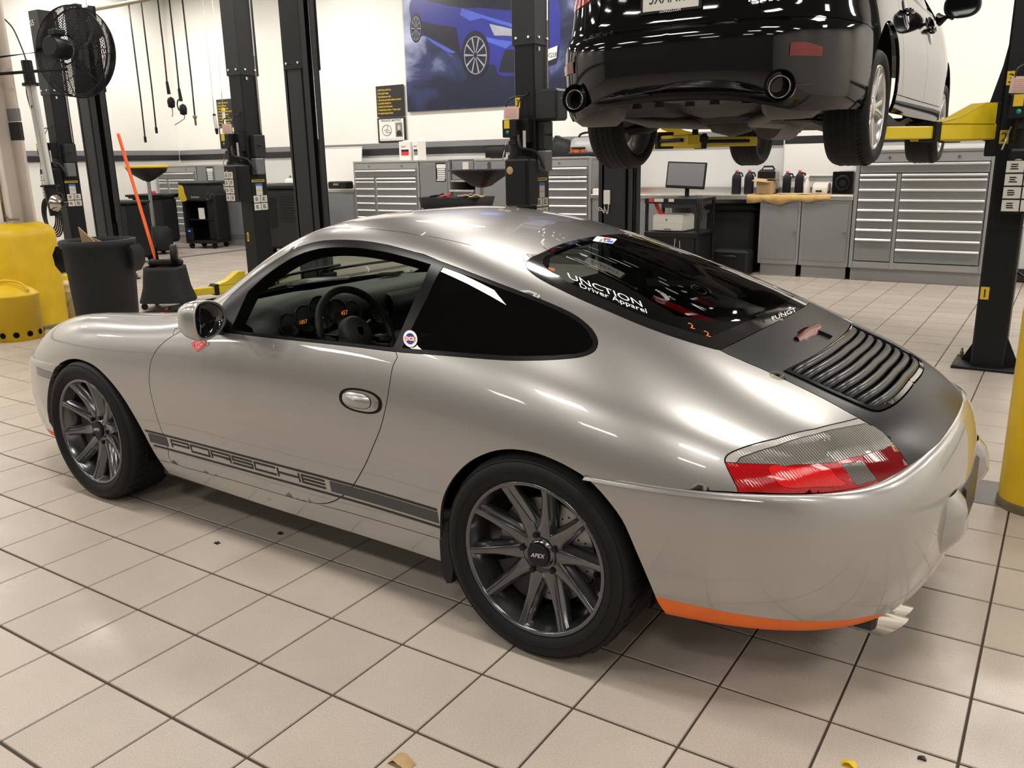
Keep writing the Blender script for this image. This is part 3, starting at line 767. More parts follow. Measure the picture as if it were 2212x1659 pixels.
QGL = left(trace(SB, Z('C', 462, 378, 700, 466, 1000, 581, 1200, 656, 1400, 736, 1550, 810, 1640, 872, 1708, 945, 1743, 1012, 1733, 1062, 1690, 1098, 1600, 1122, 1400, 1138, 1200, 1142, 1000, 1140, 700, 1120, 400, 1096, 112, 1072, 200, 895, 330, 640), 1))
rail = left(trace(SB, Z('B', 1330, 52, 1400, 46, 1550, 42, 1700, 48, 1900, 73, 2100, 106) + Z('C', 0, 71, 200, 96, 400, 131, 600, 172, 800, 225, 1000, 284, 1178, 338)))
corner = from_xyz(SB, -1.26, .525, 1.185)
pil0 = from_xyz(SB, -1.72, .66, .90)
header = [corner, (corner[0] - .12, 10.8), (corner[0] - .22, 11.4), (corner[0] - .26, T1)]
cowl = [pil0, (pil0[0] - .35, 9.8), (pil0[0] - .62, 10.8), (pil0[0] - .75, T1)]
rwT = to_centre(trace(SB, Z('D', 58, 372, 80, 345, 130, 318, 200, 285, 300, 240, 400, 210, 500, 188, 600, 172, 700, 160)))
rwB = to_centre(trace(SB, Z('E', 50, 490, 200, 420, 400, 320, 560, 240, 680, 170)))
rwS = left(trace(SB, Z('D', 55, 390, 70, 420, 120, 465, 200, 515, 350, 590, 500, 660, 700, 745, 900, 830, 1100, 905, 1300, 970, 1470, 1018)))
RW = rwT[::-1] + rwS + rwB
cs = sum(p[0] for p in RW) / len(RW)
RWI = [(cs + (s - cs) * .88 - .03, T1 - (T1 - t) * .83 + .0) for s, t in RW]
lidS = left(trace(SB, Z('E', 70, 503, 250, 583, 440, 664, 700, 790, 900, 890, 1133, 1020)))
lidT = left(trace(SB, Z('E', 1200, 1058, 1320, 1122, 1400, 1213, 1470, 1308, 1545, 1415)))
LID = rwB[::-1] + lidS + lidT + [(S1, lidT[-1][1]), (S1, T1)]
gF = to_centre(trace(SB, Z('E', 548, 655, 700, 582, 850, 497, 960, 412, 1040, 325, 1080, 270)))
gR = to_centre(trace(SB, Z('E', 1235, 965, 1290, 972, 1340, 958, 1420, 915, 1500, 840, 1560, 760, 1600, 670)))
gS = left(trace(SB, Z('E', 560, 662, 700, 726, 900, 820, 1100, 910, 1180, 946)))
GRF = gF[::-1] + gS + gR
cg = sum(p[0] for p in GRF) / len(GRF)
GRI = [(cg + (s - cg) * .88 - .04, T1 - (T1 - t) * .92) for s, t in GRF]
def hwx(x, hw): return from_xyz(SB, x, hw, SB.ev(*from_xyz(SB, x, hw, .9))[0][2])
BRK = to_centre(trace(SB, Z('E', 660, 362, 672, 345, 780, 275, 880, 215), 2))[::-1] + to_centre(trace(SB, Z('E', 690, 390, 800, 452, 838, 452, 950, 385, 1045, 300), 2))
DOOR = left(trace(SB, Z('A', 1280, 265, 1180, 322, 1090, 400, 1042, 480, 1022, 560, 1018, 640) + Z('F', 135, 100, 150, 180, 170, 260, 200, 360, 240, 465, 265, 545, 290, 632, 500, 695, 700, 750, 900, 808, 1100, 868, 1200, 895, 1280, 908, 1340, 908, 1390, 895, 1440, 868, 1480, 835, 1520, 795, 1570, 715, 1620, 620, 1670, 500, 1710, 400, 1740, 290, 1765, 160, 1790, 0) + Z('C', 45, 1200, 62, 1106) + Z('B', 1600, 905, 1200, 862, 900, 830, 720, 808, 606, 795), 2)) + [(6.85, 6.75), (6.5, 6.62)]
SILL = left(trace(SB, Z('F', 150, 603, 290, 634, 500, 697, 700, 752, 1000, 840, 1250, 906, 1500, 972, 1800, 1058, 2112, 1150), 2)) + [(12.0, 0), (4.9, 0)]
HOOD = [(0.5, T1), (0.6, 10.6), (1.0, 9.6), (2.0, 9.0), (3.0, 8.75), (4.0, 8.7), (5.0, 8.65), (5.6, 8.6), (6.0, 8.75), (5.9, 9.8), (5.62, 10.8), (5.5, T1)]
HEAD = [(0.6, 6.4), (1.1, 6.0), (1.7, 6.3), (2.3, 7.0), (2.45, 7.6), (2.2, 8.1), (1.6, 8.3), (1.0, 8.0), (0.65, 7.3)]
FEND = [(0, 0), (6.1, 0), (6.1, 6.35), (6.5, 6.7), (6.55, 7.6), (6.3, 9.6), (1.1, 9.7), (1.1, 12), (0, 12)]
WIND = cowl + header[::-1] 
ROOF = header[::-1] + rail + rwT
regs = [('arch_r', archR), ('arch_f', archF), ('drop_f', dropF), ('drop_r', dropR), ('tl_rev', tl_rev), ('tl_smoke', tl_smoke), ('tl_red2', tl_red2), ('tl_mid', TE(440, 1395, 640, 1402, 880, 1395, 960, 1470, 1040, 1545, 800, 1560, 560, 1562, 470, 1480)), ('tl_red', tl_red), ('tail', TAIL),
        ('opening', OPEN), ('qglass', QGL), ('dlo', DLO), ('rw_in', RWI), ('rw', RW), ('gr_in', GRI), ('gr', GRF), ('brk', BRK), ('lid', LID), ('roof', ROOF), ('wind', WIND),
        ('head', HEAD), ('hood', HOOD), ('door', DOOR), ('sill', SILL), ('fend', FEND), ('nose', [(0, 0), (.5, 0), (.5, T1), (0, T1)])]
CB = cut_surface(SB, regs, 0.03)
SV = MT['silver']
for mir in (False, True):
    k = dict(both=False, mirror=mir)
    panel('front_fender', CB, ['fend'], SV, **k)
    dr = panel('door', CB, ['door'], SV, **k)
    panel('side_sill', CB, ['sill'], SV, gap=.0012, **k)
    panel('rear_quarter_panel', CB, ['rest'], SV, **k)
    wt = panel('window_trim', CB, ['dlo'], MT['trim_black'], gap=.0, flange=.05, **k)
    panel('quarter_window', CB, ['qglass'], MT['glass_tint'], gap=.0004, flange=0, off=-.002, **k)
    hl = panel('headlight', CB, ['head'], MT['lens_clear'], **k)
    tl = panel('tail_light', CB, ['tail'], MT['lens_clear'], gap=.002, **k)
    panel('red_lens', CB, ['tl_red'], MT['lens_red'], tl, gap=.0005, **k)
    panel('bright_red_lens', CB, ['tl_mid'], MT['lens_red_bright'], tl, gap=.0005, **k)
    panel('dark_red_lens', CB, ['tl_red2'], MT['lens_red_dark'], tl, gap=.0005, **k)
    panel('smoked_lens', CB, ['tl_smoke'], MT['lens_smoke'], tl, gap=.0005, **k)
    panel('reverse_lens', CB, ['tl_rev'], MT['lens_grey'], tl, gap=.0005, **k)
panel('roof', CB, ['roof'], SV)
panel('hood', CB, ['hood', 'nose'], MT['gloss_black'])
panel('windscreen', CB, ['wind'], MT['glass_windscreen'], flange=0, gap=.0)
rw = panel('rear_window_surround', CB, ['rw'], MT['gloss_black'], gap=.001, flange=.01)
panel('rear_window', CB, ['rw_in'], MT['glass_rear'], gap=0, flange=0, off=-.0005)
lid = panel('engine_lid', CB, ['lid'], MT['satin_black'])
panel('brake_light_recess', CB, ['brk'], MT['satin_black'], lid, off=-.010, gap=0, flange=0)
gr = panel('grille_frame', CB, ['gr'], MT['gloss_black'], lid, gap=.003, flange=.03, off=.004)
panel('grille_pan', CB, ['gr_in'], MT['cavity'], lid, off=-.035, gap=-.004, flange=-.036)
ln = panel('inner_lining', CB, ['fend', 'door', 'sill', 'rest', 'roof', 'dlo', 'lid', 'brk', 'gr', 'rw', 'hood', 'head', 'tail', 'tl_red', 'tl_mid', 'tl_red2', 'tl_smoke', 'tl_rev', 'nose'], MT['cavity'], off=-.0135, gap=0, flange=0)
# ---- bumpers
ORG = [(0, 0), (0, 2.75), (1, 2.72), (2, 2.66), (3, 2.55), (4, 2.42), (5, 2.15), (5.6, 1.6), (6, 0)]
archRb = [(-.1, 0), (-.1, 7.6)] + [(s, t) for s, t, d in trace(SR, Z('G', 1160, 318, 1250, 405, 1400, 600, 1500, 820, 1590, 1030, 1660, 1190, 1725, 1285))] + [(1.05, 0)]
YEL = [(6.3, 6.5), (6.6, 7.3), (6.9, 7.7), (7.4, 8.1), (8.2, 8.3), (9.0, 8.3), (9.0, 5.6), (8.4, 5.3), (7.8, 5.2), (7.3, 5.6), (6.9, 6.2)]
CR = cut_surface(SR, [('arch', archRb), ('curl', [(0, 8.62), (9, 8.62), (9, 9), (0, 9)]), ('orange', ORG)], 0.03)
rb = panel('rear_bumper', CR, ['rest'], SV, gap=.001, flange=.02)
for mir in (False, True): panel('orange_edge_tape', CR, ['orange'], MT['orange'], rb, both=False, mirror=mir, gap=0, flange=.012)
archFb = [(-.1, 0), (-.1, 7.2)] + [(s, t) for s, t, d in trace(SF, Z('A', 270, 590, 245, 660, 228, 760, 225, 880, 240, 980))] + [(.95, 1.5), (1.1, 0)]
IND = [(s, t) for s, t, d in trace(SF, Z('A', 140, 548, 200, 575, 262, 592, 258, 620, 250, 645, 200, 630, 145, 605), 1)]
CF = cut_surface(SF, [('arch', archFb), ('marker', IND), ('tape', [(0, 0), (0, 1.9), (1.9, 1.75), (2.0, 0)])], 0.03)
fb = panel('front_bumper', CF, ['rest'], SV, gap=.001, flange=.02)
panel('side_marker', CF, ['marker'], MT['lens_grey'], fb, both=False, gap=.0005)
panel('side_marker', CF, ['marker'], MT['lens_grey'], fb, both=False, mirror=True, gap=.0005)
for mir in (False, True): panel('orange_edge_tape', CF, ['tape'], MT['orange'], fb, both=False, mirror=mir, gap=0, flange=.012)
# bumper guards, plate
for sg in (-1, 1):
    g = MB(); rows = []
    for a in range(9):
        f = a / 8; z = .335 + .205 * f; xb = 1.022 - .055 * max(0, .45 - f) / .45
        w0, w1 = .205, .345 + .02 * (1 - f); pr_ = .046 * math.sin(PI * min(1, .12 + .88 * f)) ** .5 * (1 - .25 * (1 - f)) if 0 < a < 8 else 0.0
        row = []
        for b in range(11):
            e = b / 10; hw = w0 + (w1 - w0) * e; cx = -.035 + (.05 - .0) * 0
            bx = xb - .30 * max(0, hw - .22) ** 1.6
            row.append((bx - .02 + (pr_ + .02) * (math.sin(PI * e) ** .35), sg * hw, z))
        rows.append(row)
    g.sheet(rows); g.build('bumper_guard', SV, car)
p = MB(); p.box((1.012, 0, .44), (.05, .34, .16), .01); p.build('plate_holder', MT['satin_black'], car)
# exhaust tips
for sg in (-1, 1):
    e = MB()
    for dh in (-.034, .034):
        n = 28; c0 = Vector((.70, sg * (.50 + dh), .222)); c1 = Vector((.93, sg * (.475 + dh), .216)); a, b, d = frame_to(c1 - c0)
        rows = []
        for (p_, r, sl) in ((c0, .030, 0), (c1, .033, .035), (c1, .029, .035), (c1 - d * .12, .029, 0)):
            rows.append([tuple(p_ + a * (r * math.cos(2 * PI * k / n)) + b * (r * math.sin(2 * PI * k / n)) + d * (sl * math.sin(2 * PI * k / n))) for k in range(n + 1)])
        e.sheet(rows)
    e.build('exhaust_tip', MT['chrome'], car)
# grille slats, brake light
def top_at(x, hw):
    h = SB.bvh.ray_cast(Vector((x, hw, 3)), Vector((0, 0, -1)), 5); return h[0], h[1] if h[1].z > 0 else -h[1]
def curve_x(poly):
    P = np.array([SB.ev(a, b)[0] for a, b in poly]); o = np.argsort(P[:, 1]); return P[o, 1], P[o, 0]
gfh, gfx = curve_x(gF); grh, grx = curve_x(gR)
NSL = 8
for k in range(NSL):
    sl = MB(); rows = []
    f = (k + .62) / (NSL + .55)
    wmax = .372 - .045 * f
    for b in range(29):
        e = -1 + 2 * b / 28; hw = wmax * e
        xf = float(np.interp(abs(hw), gfh, gfx)); xr = float(np.interp(abs(hw), grh, grx))
        x = xf + (xr - xf) * f
        p_, n_ = top_at(x, hw); n_ = n_.normalized(); tx = Vector((1, 0, 0)); tx = (tx - n_ * tx.dot(n_)).normalized()
        c = p_ + n_ * (.003 - .016 * abs(e) ** 10)
        row = []
        for q in range(13):
            t = 2 * PI * q / 12; row.append(tuple(c + tx * (.0125 * math.cos(t)) + n_ * (.0080 * math.sin(t) + .0035 * math.cos(t) * -1)))
        rows.append(row)
    sl.sheet(rows); sl.build('grille_slat', MT['slat_black'], lid)
bfh, bfx = curve_x(to_centre(trace(SB, Z('E', 660, 362, 672, 345, 780, 275, 880, 215), 2)))
bl = MB(); rows = []
for b in range(15):
    e = -1 + 2 * b / 14; hw = .128 * e; x = float(np.interp(abs(hw), bfh, bfx)) + .016; p_, n_ = top_at(x, hw); p_ = p_ + Vector((0, 0, -.004))
    rows.append([tuple(p_ + Vector((-.012, 0, -.01))), tuple(p_ + Vector((-.008, 0, .012))), tuple(p_ + Vector((.004, 0, .013))), tuple(p_ + Vector((.016, 0, -.012)))])
bl.sheet(rows); bl.build('brake_lamp', MT['lens_red_dark'], lid)
# ---- wheels
def wheel_meshes(width):
    """axis along local +y (inwards), outer face at y = 0"""
    out = {}
    t = MB()
    prof = [(.238, .006), (.246, -.004), (.262, -.013), (.284, -.015), (.300, -.008), (.311, .006), (.3175, .022), (.3195, .045), (.320, width * .5)]
    full = prof + [(r, width - h) for r, h in prof[::-1][1:]]
    t.lathe(full, ax=(0, 1, 0), n=72)
    for g in (.065, width * .5 - .02, width * .5 + .035, width - .07):
        t.lathe([(.3203, g), (.3209, g + .001), (.3209, g + .014), (.3203, g + .015)], ax=(0, 1, 0), n=72)
    for k in range(36):
        a = 2 * PI * k / 36
        for sg, y0 in ((1, .02), (-1, width - .02)):
            p = [Vector((math.cos(a + d) * r, y0 + sg * w, math.sin(a + d) * r)) for d, r, w in ((0, .3185, 0), (.03, .3205, .012), (.075, .3212, .042))]
            t.tube(p, .0016, 4)
    for r, h in ((.268, -.0138), (.306, -.0045)): t.lathe([(r - .0014, h + .001), (r, h - .0022), (r + .0014, h + .001)], ax=(0, 1, 0), n=72)
    out['tyre'] = t.mesh('tyre')
    r = MB()
    r.lathe([(.243, .010), (.2425, .000), (.238, -.003), (.231, -.002), (.2275, .006), (.2265, .022), (.221, .030), (.2195, .075), (.214, .085), (.2135, width - .01)], ax=(0, 1, 0), n=72)
    n_ = 10
    for k in range(n_):
        a = 2 * PI * (k + .28) / n_; ca, sa = math.cos(a), math.sin(a); rows = []
        for f in range(9):
            e = f / 8; rr = .058 + (.2285 - .058) * e
            w = .0095 + .016 * (1 - e) ** 2.4 + .001 * e
            yf = .046 - .044 * e ** 1.6; dp = .040 + .012 * (1 - e)
            led = .008
            pr_ = [(-w - led * 1.25, yf + dp), (-w - led, yf + .016), (-w - .0015, yf + .0145), (-w, yf + .0025), (-w + .0022, yf), (w - .0022, yf), (w, yf + .0025), (w + .0015, yf + .0145), (w + led, yf + .016), (w + led * 1.25, yf + dp)]
            rows.append([(ca * rr - sa * x, y, sa * rr + ca * x) for x, y in pr_])
        r.sheet(rows)
    r.lathe([(.082, .062), (.080, .052), (.070, .046), (.055, .050), (.046, .058), (.042, .056), (.038, .046), (.0, .046)], ax=(0, 1, 0), n=48)
    r.lathe([(.082, .062), (.086, .10), (.070, .11)], ax=(0, 1, 0), n=48)
    out['wheel'] = r.mesh('wheel')
    c = MB(); c.lathe([(.0375, .048), (.0375, .038), (.0355, .0345), (.030, .0335), (.0, .0335)], ax=(0, 1, 0), n=36); out['centre_cap'] = c.mesh('centre_cap')
    d = MB(); d.lathe([(.085, .085), (.165, .085), (.165, .113), (.085, .113)], ax=(0, 1, 0), n=48, smooth=False)
    for k in range(40):
        for j, rr in enumerate((.105, .124, .143)):
            a = 2 * PI * (k + .33 * j) / 40
            if (k + j) % 2 == 0: d.mat(1).cyl((rr * math.cos(a), .0845, rr * math.sin(a)), (rr * math.cos(a), .087, rr * math.sin(a)), .0036, n=6).mat(0)
    out['brake_disc'] = d.mesh('brake_disc')
    q = MB(); q.lathe([(.088, .06), (.168, .06), (.185, .07), (.185, .14), (.088, .14)], ax=(0, 1, 0), n=10, a0=-.5, a1=.45); out['brake_caliper'] = q.mesh('brake_caliper')
    b = MB(); b.cyl((0, .035, 0), (0, .056, 0), .0095, .0115, 6, smooth=False).cyl((0, .033, 0), (0, .037, 0), .006, .0085, 10); out['lug_bolt'] = b.mesh('lug_bolt')
    v = MB(); v.cyl((.205, .045, 0), (.198, .018, 0), .005, .004, 8); out['valve_stem'] = v.mesh('valve_stem')
    return out
def put_wheel(M, x, y, side, spin, z=.320):
    """side -1: outer face to the left"""
    def o(nm, m, par, **k):
        ob = link(nm, M[nm].copy() if False else M[nm], None, par)
        if not M[nm].materials:
            for mm in (m if isinstance(m, list) else [m]): M[nm].materials.append(mm)
        return ob
    w = o('wheel', MT['rim_grey'], car); w.location = (x, y, z); w.rotation_euler = (0, spin if side < 0 else -spin, 0 if side < 0 else PI)
    o('tyre', MT['rubber'], w); o('centre_cap', MT['plastic_black'], w); o('brake_disc', [MT['disc'], MT['cavity']], w); o('valve_stem', MT['plastic_black'], w)
    c = o('brake_caliper', MT['under_dark'], w); c.rotation_euler = (0, 2.2, 0)
    for k in range(5):
        b = o('lug_bolt', MT['plastic_black'], w); a = 2 * PI * (k + .45) / 5; b.location = (.061 * math.cos(a), .004, .061 * math.sin(a))
    tx = text('wheel_maker_mark', 'APEX', .019, MT['white_decal'], w, (0, .0328, -.006), (PI / 2, 0, 0), 'CENTER', shear=.35, spacing=1.05)
    tx.rotation_euler = (PI / 2, -spin - .12, 0)
    return w
WR, WF = wheel_meshes(.265), wheel_meshes(.225)
put_wheel(WR, 0, -CAR_W, -1, .05); put_wheel(WF, -2.35, -CAR_W + .017, -1, .62)
put_wheel(WR, 0, CAR_W, 1, .3); put_wheel(WF, -2.35, CAR_W - .017, 1, .5)
for x, r in ((0, .355), (-2.35, .352)):
    for sg in (-1, 1):
        l = MB(); l.sheet([[(x + r * math.cos(t), sg * hw, .315 + r * math.sin(t)) for t in np.linspace(-.25, PI + .25, 33)] for hw in (.80, .48)]); l.prism([(x + .9 * r * math.cos(t), .315 + .9 * r * math.sin(t)) for t in np.linspace(-.25, PI + .25, 25)], .02, (0, sg * .49 + .01, 0)); l.build('wheel_arch_liner', MT['cavity'], car)
# mud flap ahead of the rear wheel, floor pan
for sg in (-1, 1):
    f = MB(); f.prism([(-.388, .30), (-.372, .34), (-.35, .34), (-.335, .18), (-.345, .125), (-.365, .12), (-.385, .16)], .12, (0, sg * .82 if sg > 0 else -.70, 0)); f.build('mud_flap', MT['plastic_black'], car)
u_ = MB(); u_.box((-1.2, 0, .185), (1.55, 1.52, .05), .01).box((-2.92, 0, .20), (.5, 1.3, .04), .01).box((-2.35, 0, .2), (.9, .9, .04)).box((.0, 0, .21), (.9, .95, .06), .01).box((.62, 0, .24), (.55, 1.15, .05), .01)
u_.build('floor_pan', MT['under_dark'], car)

# ---- things laid on the body surface
def side_at(x, z, sg=-1):
    h = SB.bvh.ray_cast(Vector((x, sg * 2.0, z)), Vector((0, -sg, 0)), 3); n = h[1].normalized()
    if n.y * sg < 0: n = -n
    return h[0], n
def strip_xz(name, xs, z0, z1, m, off=.0009, sg=-1, par=None):
    b = MB(); rows = []
    for x in xs:
        r = []
        for z in np.linspace(z0, z1, 4):
            p, n = side_at(x, float(z), sg); r.append(tuple(p + n * off))
        rows.append(r)
    b.sheet(rows); return b.build(name, m, par or car)
for sg in (-1, 1):
    for z0, z1, m, a, b in ((.381, .390, 'decal_black', -1.955, -.372), (.335, .377, 'decal_grey', -1.94, -1.815), (.335, .377, 'decal_grey', -.872, -.372), (.317, .326, 'decal_black', -1.925, -.372)):
        strip_xz('side_stripe', np.linspace(a, b, max(4, int((b - a) / .025))), z0, z1, MT[m], sg=sg)
    # the big word along the sill, drawn with square strokes
    G = {'P': [[(0, 0), (0, 1), (1, 1), (1, .42), (.0, .42)]], 'O': [[(0, 0), (0, 1), (1, 1), (1, 0), (0, 0)]], 'R': [[(0, 0), (0, 1), (1, 1), (1, .45), (0, .45)], [(.62, .45), (1, .28), (1, 0)]],
         'S': [[(1, 1), (0, 1), (0, .52), (1, .52), (1, 0), (0, 0)]], 'C': [[(1, 1), (0, 1), (0, 0), (1, 0)]], 'H': [[(0, 0), (0, 1)], [(1, 0), (1, 1)], [(0, .5), (1, .5)]], 'E': [[(1, 1), (0, 1), (0, 0), (1, 0)], [(0, .5), (1, .5)]]}
    xa, xb = -1.795, -.892; pit = (xb - xa) / 7; hz0, hz1, sw = .3375, .3745, .0042
    for k, ch in enumerate('PORSCHE'):
        b = MB()
        for st_ in G[ch]:
            pts = [((pit * k + .006 + q[0] * (pit - .016)) + xa if sg < 0 else xb - (pit * k + .006 + q[0] * (pit - .016)), hz0 + sw + q[1] * (hz1 - hz0 - 2 * sw)) for q in st_]
            for i in range(len(pts) - 1):
                (ax, az), (bx, bz) = pts[i], pts[i + 1]; L = math.hypot(bx - ax, bz - az); ux, uz = (bx - ax) / L, (bz - az) / L
                n = max(2, int(L / .02)); rows = []
                for j in range(n + 1):
                    d = -sw + (L + 2 * sw) * j / n; cx, cz = ax + ux * d, az + uz * d
                    r = []
                    for s_ in (-sw, sw):
                        p, nn = side_at(cx - uz * s_, cz + ux * s_, sg); r.append(tuple(p + nn * (.0009 + .00005 * i)))
                    rows.append(r)
                b.sheet(rows)
        b.build('side_letter', MT['decal_black'], car)
    # door handle: dished plate, grip, lock
    hx, hz = -.682, .700
    def oval(rx, rz, off, dish, n=32, cx=hx, cz=hz, px_=2.4):
        rows = []
        for e in (0, .5, .8, .93, 1.0):
            r = []
            for k in range(n + 1):
                t = 2 * PI * k / n; c, s = math.cos(t), math.sin(t)
                x = cx + rx * e * math.copysign(abs(c) ** (2 / px_), c); z = cz + rz * e * math.copysign(abs(s) ** (2 / px_), s)
                p, nn = side_at(x, z, sg); r.append(tuple(p + nn * (off + dish(e))))
            rows.append(r)
        return rows
    h = MB(); h.sheet(oval(.098, .0395, .0010, lambda e: 0.0), True); hp = h.build('door_handle_gap', MT['trim_black'], car)
    h = MB(); h.sheet(oval(.0955, .0375, .0016, lambda e: -.0 if e < .9 else -.001)); h.build('handle_plate', MT['silver'], hp)
    h = MB(); h.sheet(oval(.0665, .0265, .002, lambda e: 0, cx=hx - .016)); h.build('handle_recess', MT['trim_black'], hp)
    h = MB(); h.sheet(oval(.065, .0250, .004, lambda e: .014 * (1 - e ** 2.2), cx=hx - .016)); h.build('grip', MT['silver'], hp)
    h = MB(); h.sheet(oval(.011, .012, .003, lambda e: 0, cx=hx + .072, cz=hz - .004)); h.build('lock', MT['disc'], hp)
    # mirror
    mx, my, mz = -1.345, sg * .935, .930
    Rm = Matrix.Rotation(sg * -.25, 3, 'Z')
    def egg(e, t, d):
        c, s = math.cos(t), math.sin(t); wy = .088 * (1 + .10 * c * -sg); hz_ = .070 * (1 + .20 * c * -sg * -1)
        return Vector((d, wy * e * math.copysign(abs(c) ** .85, c), hz_ * e * math.copysign(abs(s) ** .85, s)))
    rows = []
    for d, e in ((.036, .86), (.040, .94), (.036, .99), (.022, 1.0), (0, .98), (-.025, .90), (-.050, .74), (-.070, .48), (-.078, .18), (-.079, 0)):
        rows.append([tuple(Vector((mx, my, mz)) + Rm @ egg(e, 2 * PI * k / 32, d)) for k in range(33)])
    g = MB(); g.sheet(rows); mr = g.build('door_mirror', SV, car)
    rows = [[tuple(Vector((mx, my, mz)) + Rm @ egg(e, 2 * PI * k / 32, d)) for k in range(33)] for d, e in ((.034, .87), (.022, .84), (.022, 0))]
    g = MB(); g.sheet(rows); g.build('mirror_glass', MT['gloss_black'], mr)
    g = MB(); g.tube([(mx - .02, sg * .90, mz - .035), (mx - .06, sg * .84, mz - .055), (mx - .09, sg * .775, mz - .06)], [.022, .026, .034], 10); g.build('mirror_foot', MT['trim_black'], mr)

# ---- cabin
cb = MB()
rows = []
for k in range(25):
    y = -.70 + 1.40 * k / 24; hump = .030 * math.exp(-((y + .36) / .20) ** 2)
    pr_ = [(-1.78, .875), (-1.66, .905), (-1.52, .918 + hump * .6), (-1.42, .915 + hump), (-1.365, .895 + hump), (-1.345, .855), (-1.36, .80), (-1.40, .74), (-1.46, .62), (-1.52, .42)]
    ed = .04 * max(0, abs(y) - .55) / .15
    rows.append([(x - .0, y, z - ed * (1 if z > .7 else 0)) for x, z in pr_])
cb.sheet(rows); dash = cb.build('dashboard', MT['interior_grey'], car)
g = MB()
for k in range(5):
    y = -.36 + (k - 2) * .088; r = (.050, .058, .072, .058, .050)[k]
    g.lathe([(r, 0), (r, .012), (r - .006, .014), (r - .006, .004), (0, .004)], (-1.352, y, .862 - .012 * abs(k - 2)), (.96, 0, .28), n=28)
ic = g.build('instrument_cluster', MT['plastic_black'], dash)
for y, z, s_, tx in ((-.475, .838, .022, '1857'), (-.385, .842, .017, '60515'), (-.385, .822, .017, '257'), (-.245, .838, .026, '457')):
    text('lit_digits', tx, s_, MT['amber_lit'], ic, (-1.330, y, z), (PI / 2, 0, PI / 2), 'CENTER', spacing=1.0)
g = MB(); g.lathe([(.06, 0), (.055, .006), (.0, .004)], (-1.60, .34, .922), (0, 0, 1), n=24); g.build('dash_speaker', MT['cavity'], dash)
rows = []
for k in range(17):
    y = .05 + .62 * k / 16; w = math.sin(PI * (k / 16) * .9 + .2)
    rows.append([(-1.50, y, .915), (-1.40, y, .905 + .0 * w), (-1.335, y, .875), (-1.318, y, .845), (-1.325, y, .80), (-1.36, y, .78)])
g = MB(); g.sheet(rows); g.build('airbag_cover', MT['interior'], dash)
for y in (-.02, .62):
    g = MB(); g.lathe([(.058, 0), (.054, .008), (.048, .004), (0, .003)], (-1.345, y, .815), (.97, 0, .2), n=20)
    for k in range(5): g.box((-1.338, y, .79 + k * .012), (.008, .085, .003))
    g.build('air_vent', MT['plastic_black'], dash)
g = MB(); g.box((-1.25, 0, .50), (.34, .20, .44), .03).box((-.85, 0, .38), (.7, .2, .2), .03); g.build('centre_console', MT['interior'], dash)
g = MB(); sc_ = Vector((-1.145, -.365, .800)); ax = Vector((.90, 0, .42)).normalized(); a_, b_, d_ = frame_to(ax)
ring = [sc_ + a_ * (.185 * math.cos(2 * PI * k / 40)) + b_ * (.185 * math.sin(2 * PI * k / 40)) for k in range(40)]
g.tube(ring, .0155, 10, closed=True); sw_ = g.build('steering_wheel', MT['interior'], car)
g = MB()
for an in (-.35, PI + .35, -PI / 2 - .001):
    dv = a_ * math.cos(an) + b_ * math.sin(an); g.tube([sc_ - d_ * .02 + dv * .05, sc_ - d_ * .012 + dv * .12, sc_ + dv * .18], [.03, .02, .015], 8)
g.lathe([(.072, -.03), (.072, .0), (.060, .018), (.0, .024)], sc_, ax, n=28); g.build('steering_wheel_hub', MT['interior_grey'], sw_)
cr = MB(); cr.prism([(0, -.020), (.016, -.006), (.016, .016), (-.016, .016), (-.016, -.006)], .002, sc_ + d_ * .0245, a_, b_); cr.build('hub_crest', MT['chrome'], sw_)
g = MB(); g.cyl(sc_ - d_ * .03, sc_ - d_ * .26, .045, .06, 16); g.build('steering_column', MT['interior'], sw_)
g = MB(); g.tube([sc_ - d_ * .07 + Vector((0, .03, .01)), sc_ - d_ * .075 + Vector((0, .15, .05))], [.012, .008], 8).tube([sc_ - d_ * .07 - Vector((0, .03, -.01)), sc_ - d_ * .075 - Vector((0, .15, -.05))], [.012, .008], 8); g.build('column_stalk', MT['interior'], sw_)
for sg in (-1, 1):
    st = MB(); cy = sg * .37
    def slab(c, w, prof):
        rows = []
        for k in range(9):
            e = -1 + k / 4; y = cy + w * e; b_ = .035 * abs(e) ** 3
            rows.append([(x + b_ * nx, y, z + b_ * nz) for x, z, nx, nz in prof])
        st.sheet(rows)
    slab(0, .25, [(-1.05, .30, 0, 0), (-1.06, .40, 0, 1), (-.95, .46, 0, 1), (-.70, .43, 0, 1), (-.58, .40, 0, 1), (-.55, .30, 0, 0)])
    slab(0, .24, [(-.60, .36, -1, 0), (-.57, .55, -1, 0), (-.48, .80, -1, 0), (-.44, .92, -1, 0), (-.42, 1.00, 0, 0), (-.36, 1.01, 0, 0), (-.34, .92, 0, 0), (-.40, .60, 0, 0), (-.48, .34, 0, 0)])
    st.build('seat', MT['interior'], car)
    dc = MB(); dc.sheet([[(-1.55, sg * .745, .30), (-1.55, sg * .735, .84)], [(-.62, sg * .755, .30), (-.60, sg * .745, .86)]])
    dc.box((-1.05, sg * .715, .64), (.5, .07, .08), .02); dc.build('door_card', MT['interior'], car)
g = MB(); g.box((-.9, 0, .245), (1.5, 1.5, .03)).box((-.12, 0, .58), (.10, 1.2, .40), .03).sheet([[(-.15, -.62, .78), (-.15, .62, .78)], [(.30, -.55, .86), (.30, .55, .86)], [(.42, -.5, .89), (.42, .5, .89)]])
g.build('cabin_floor', MT['interior'], car)
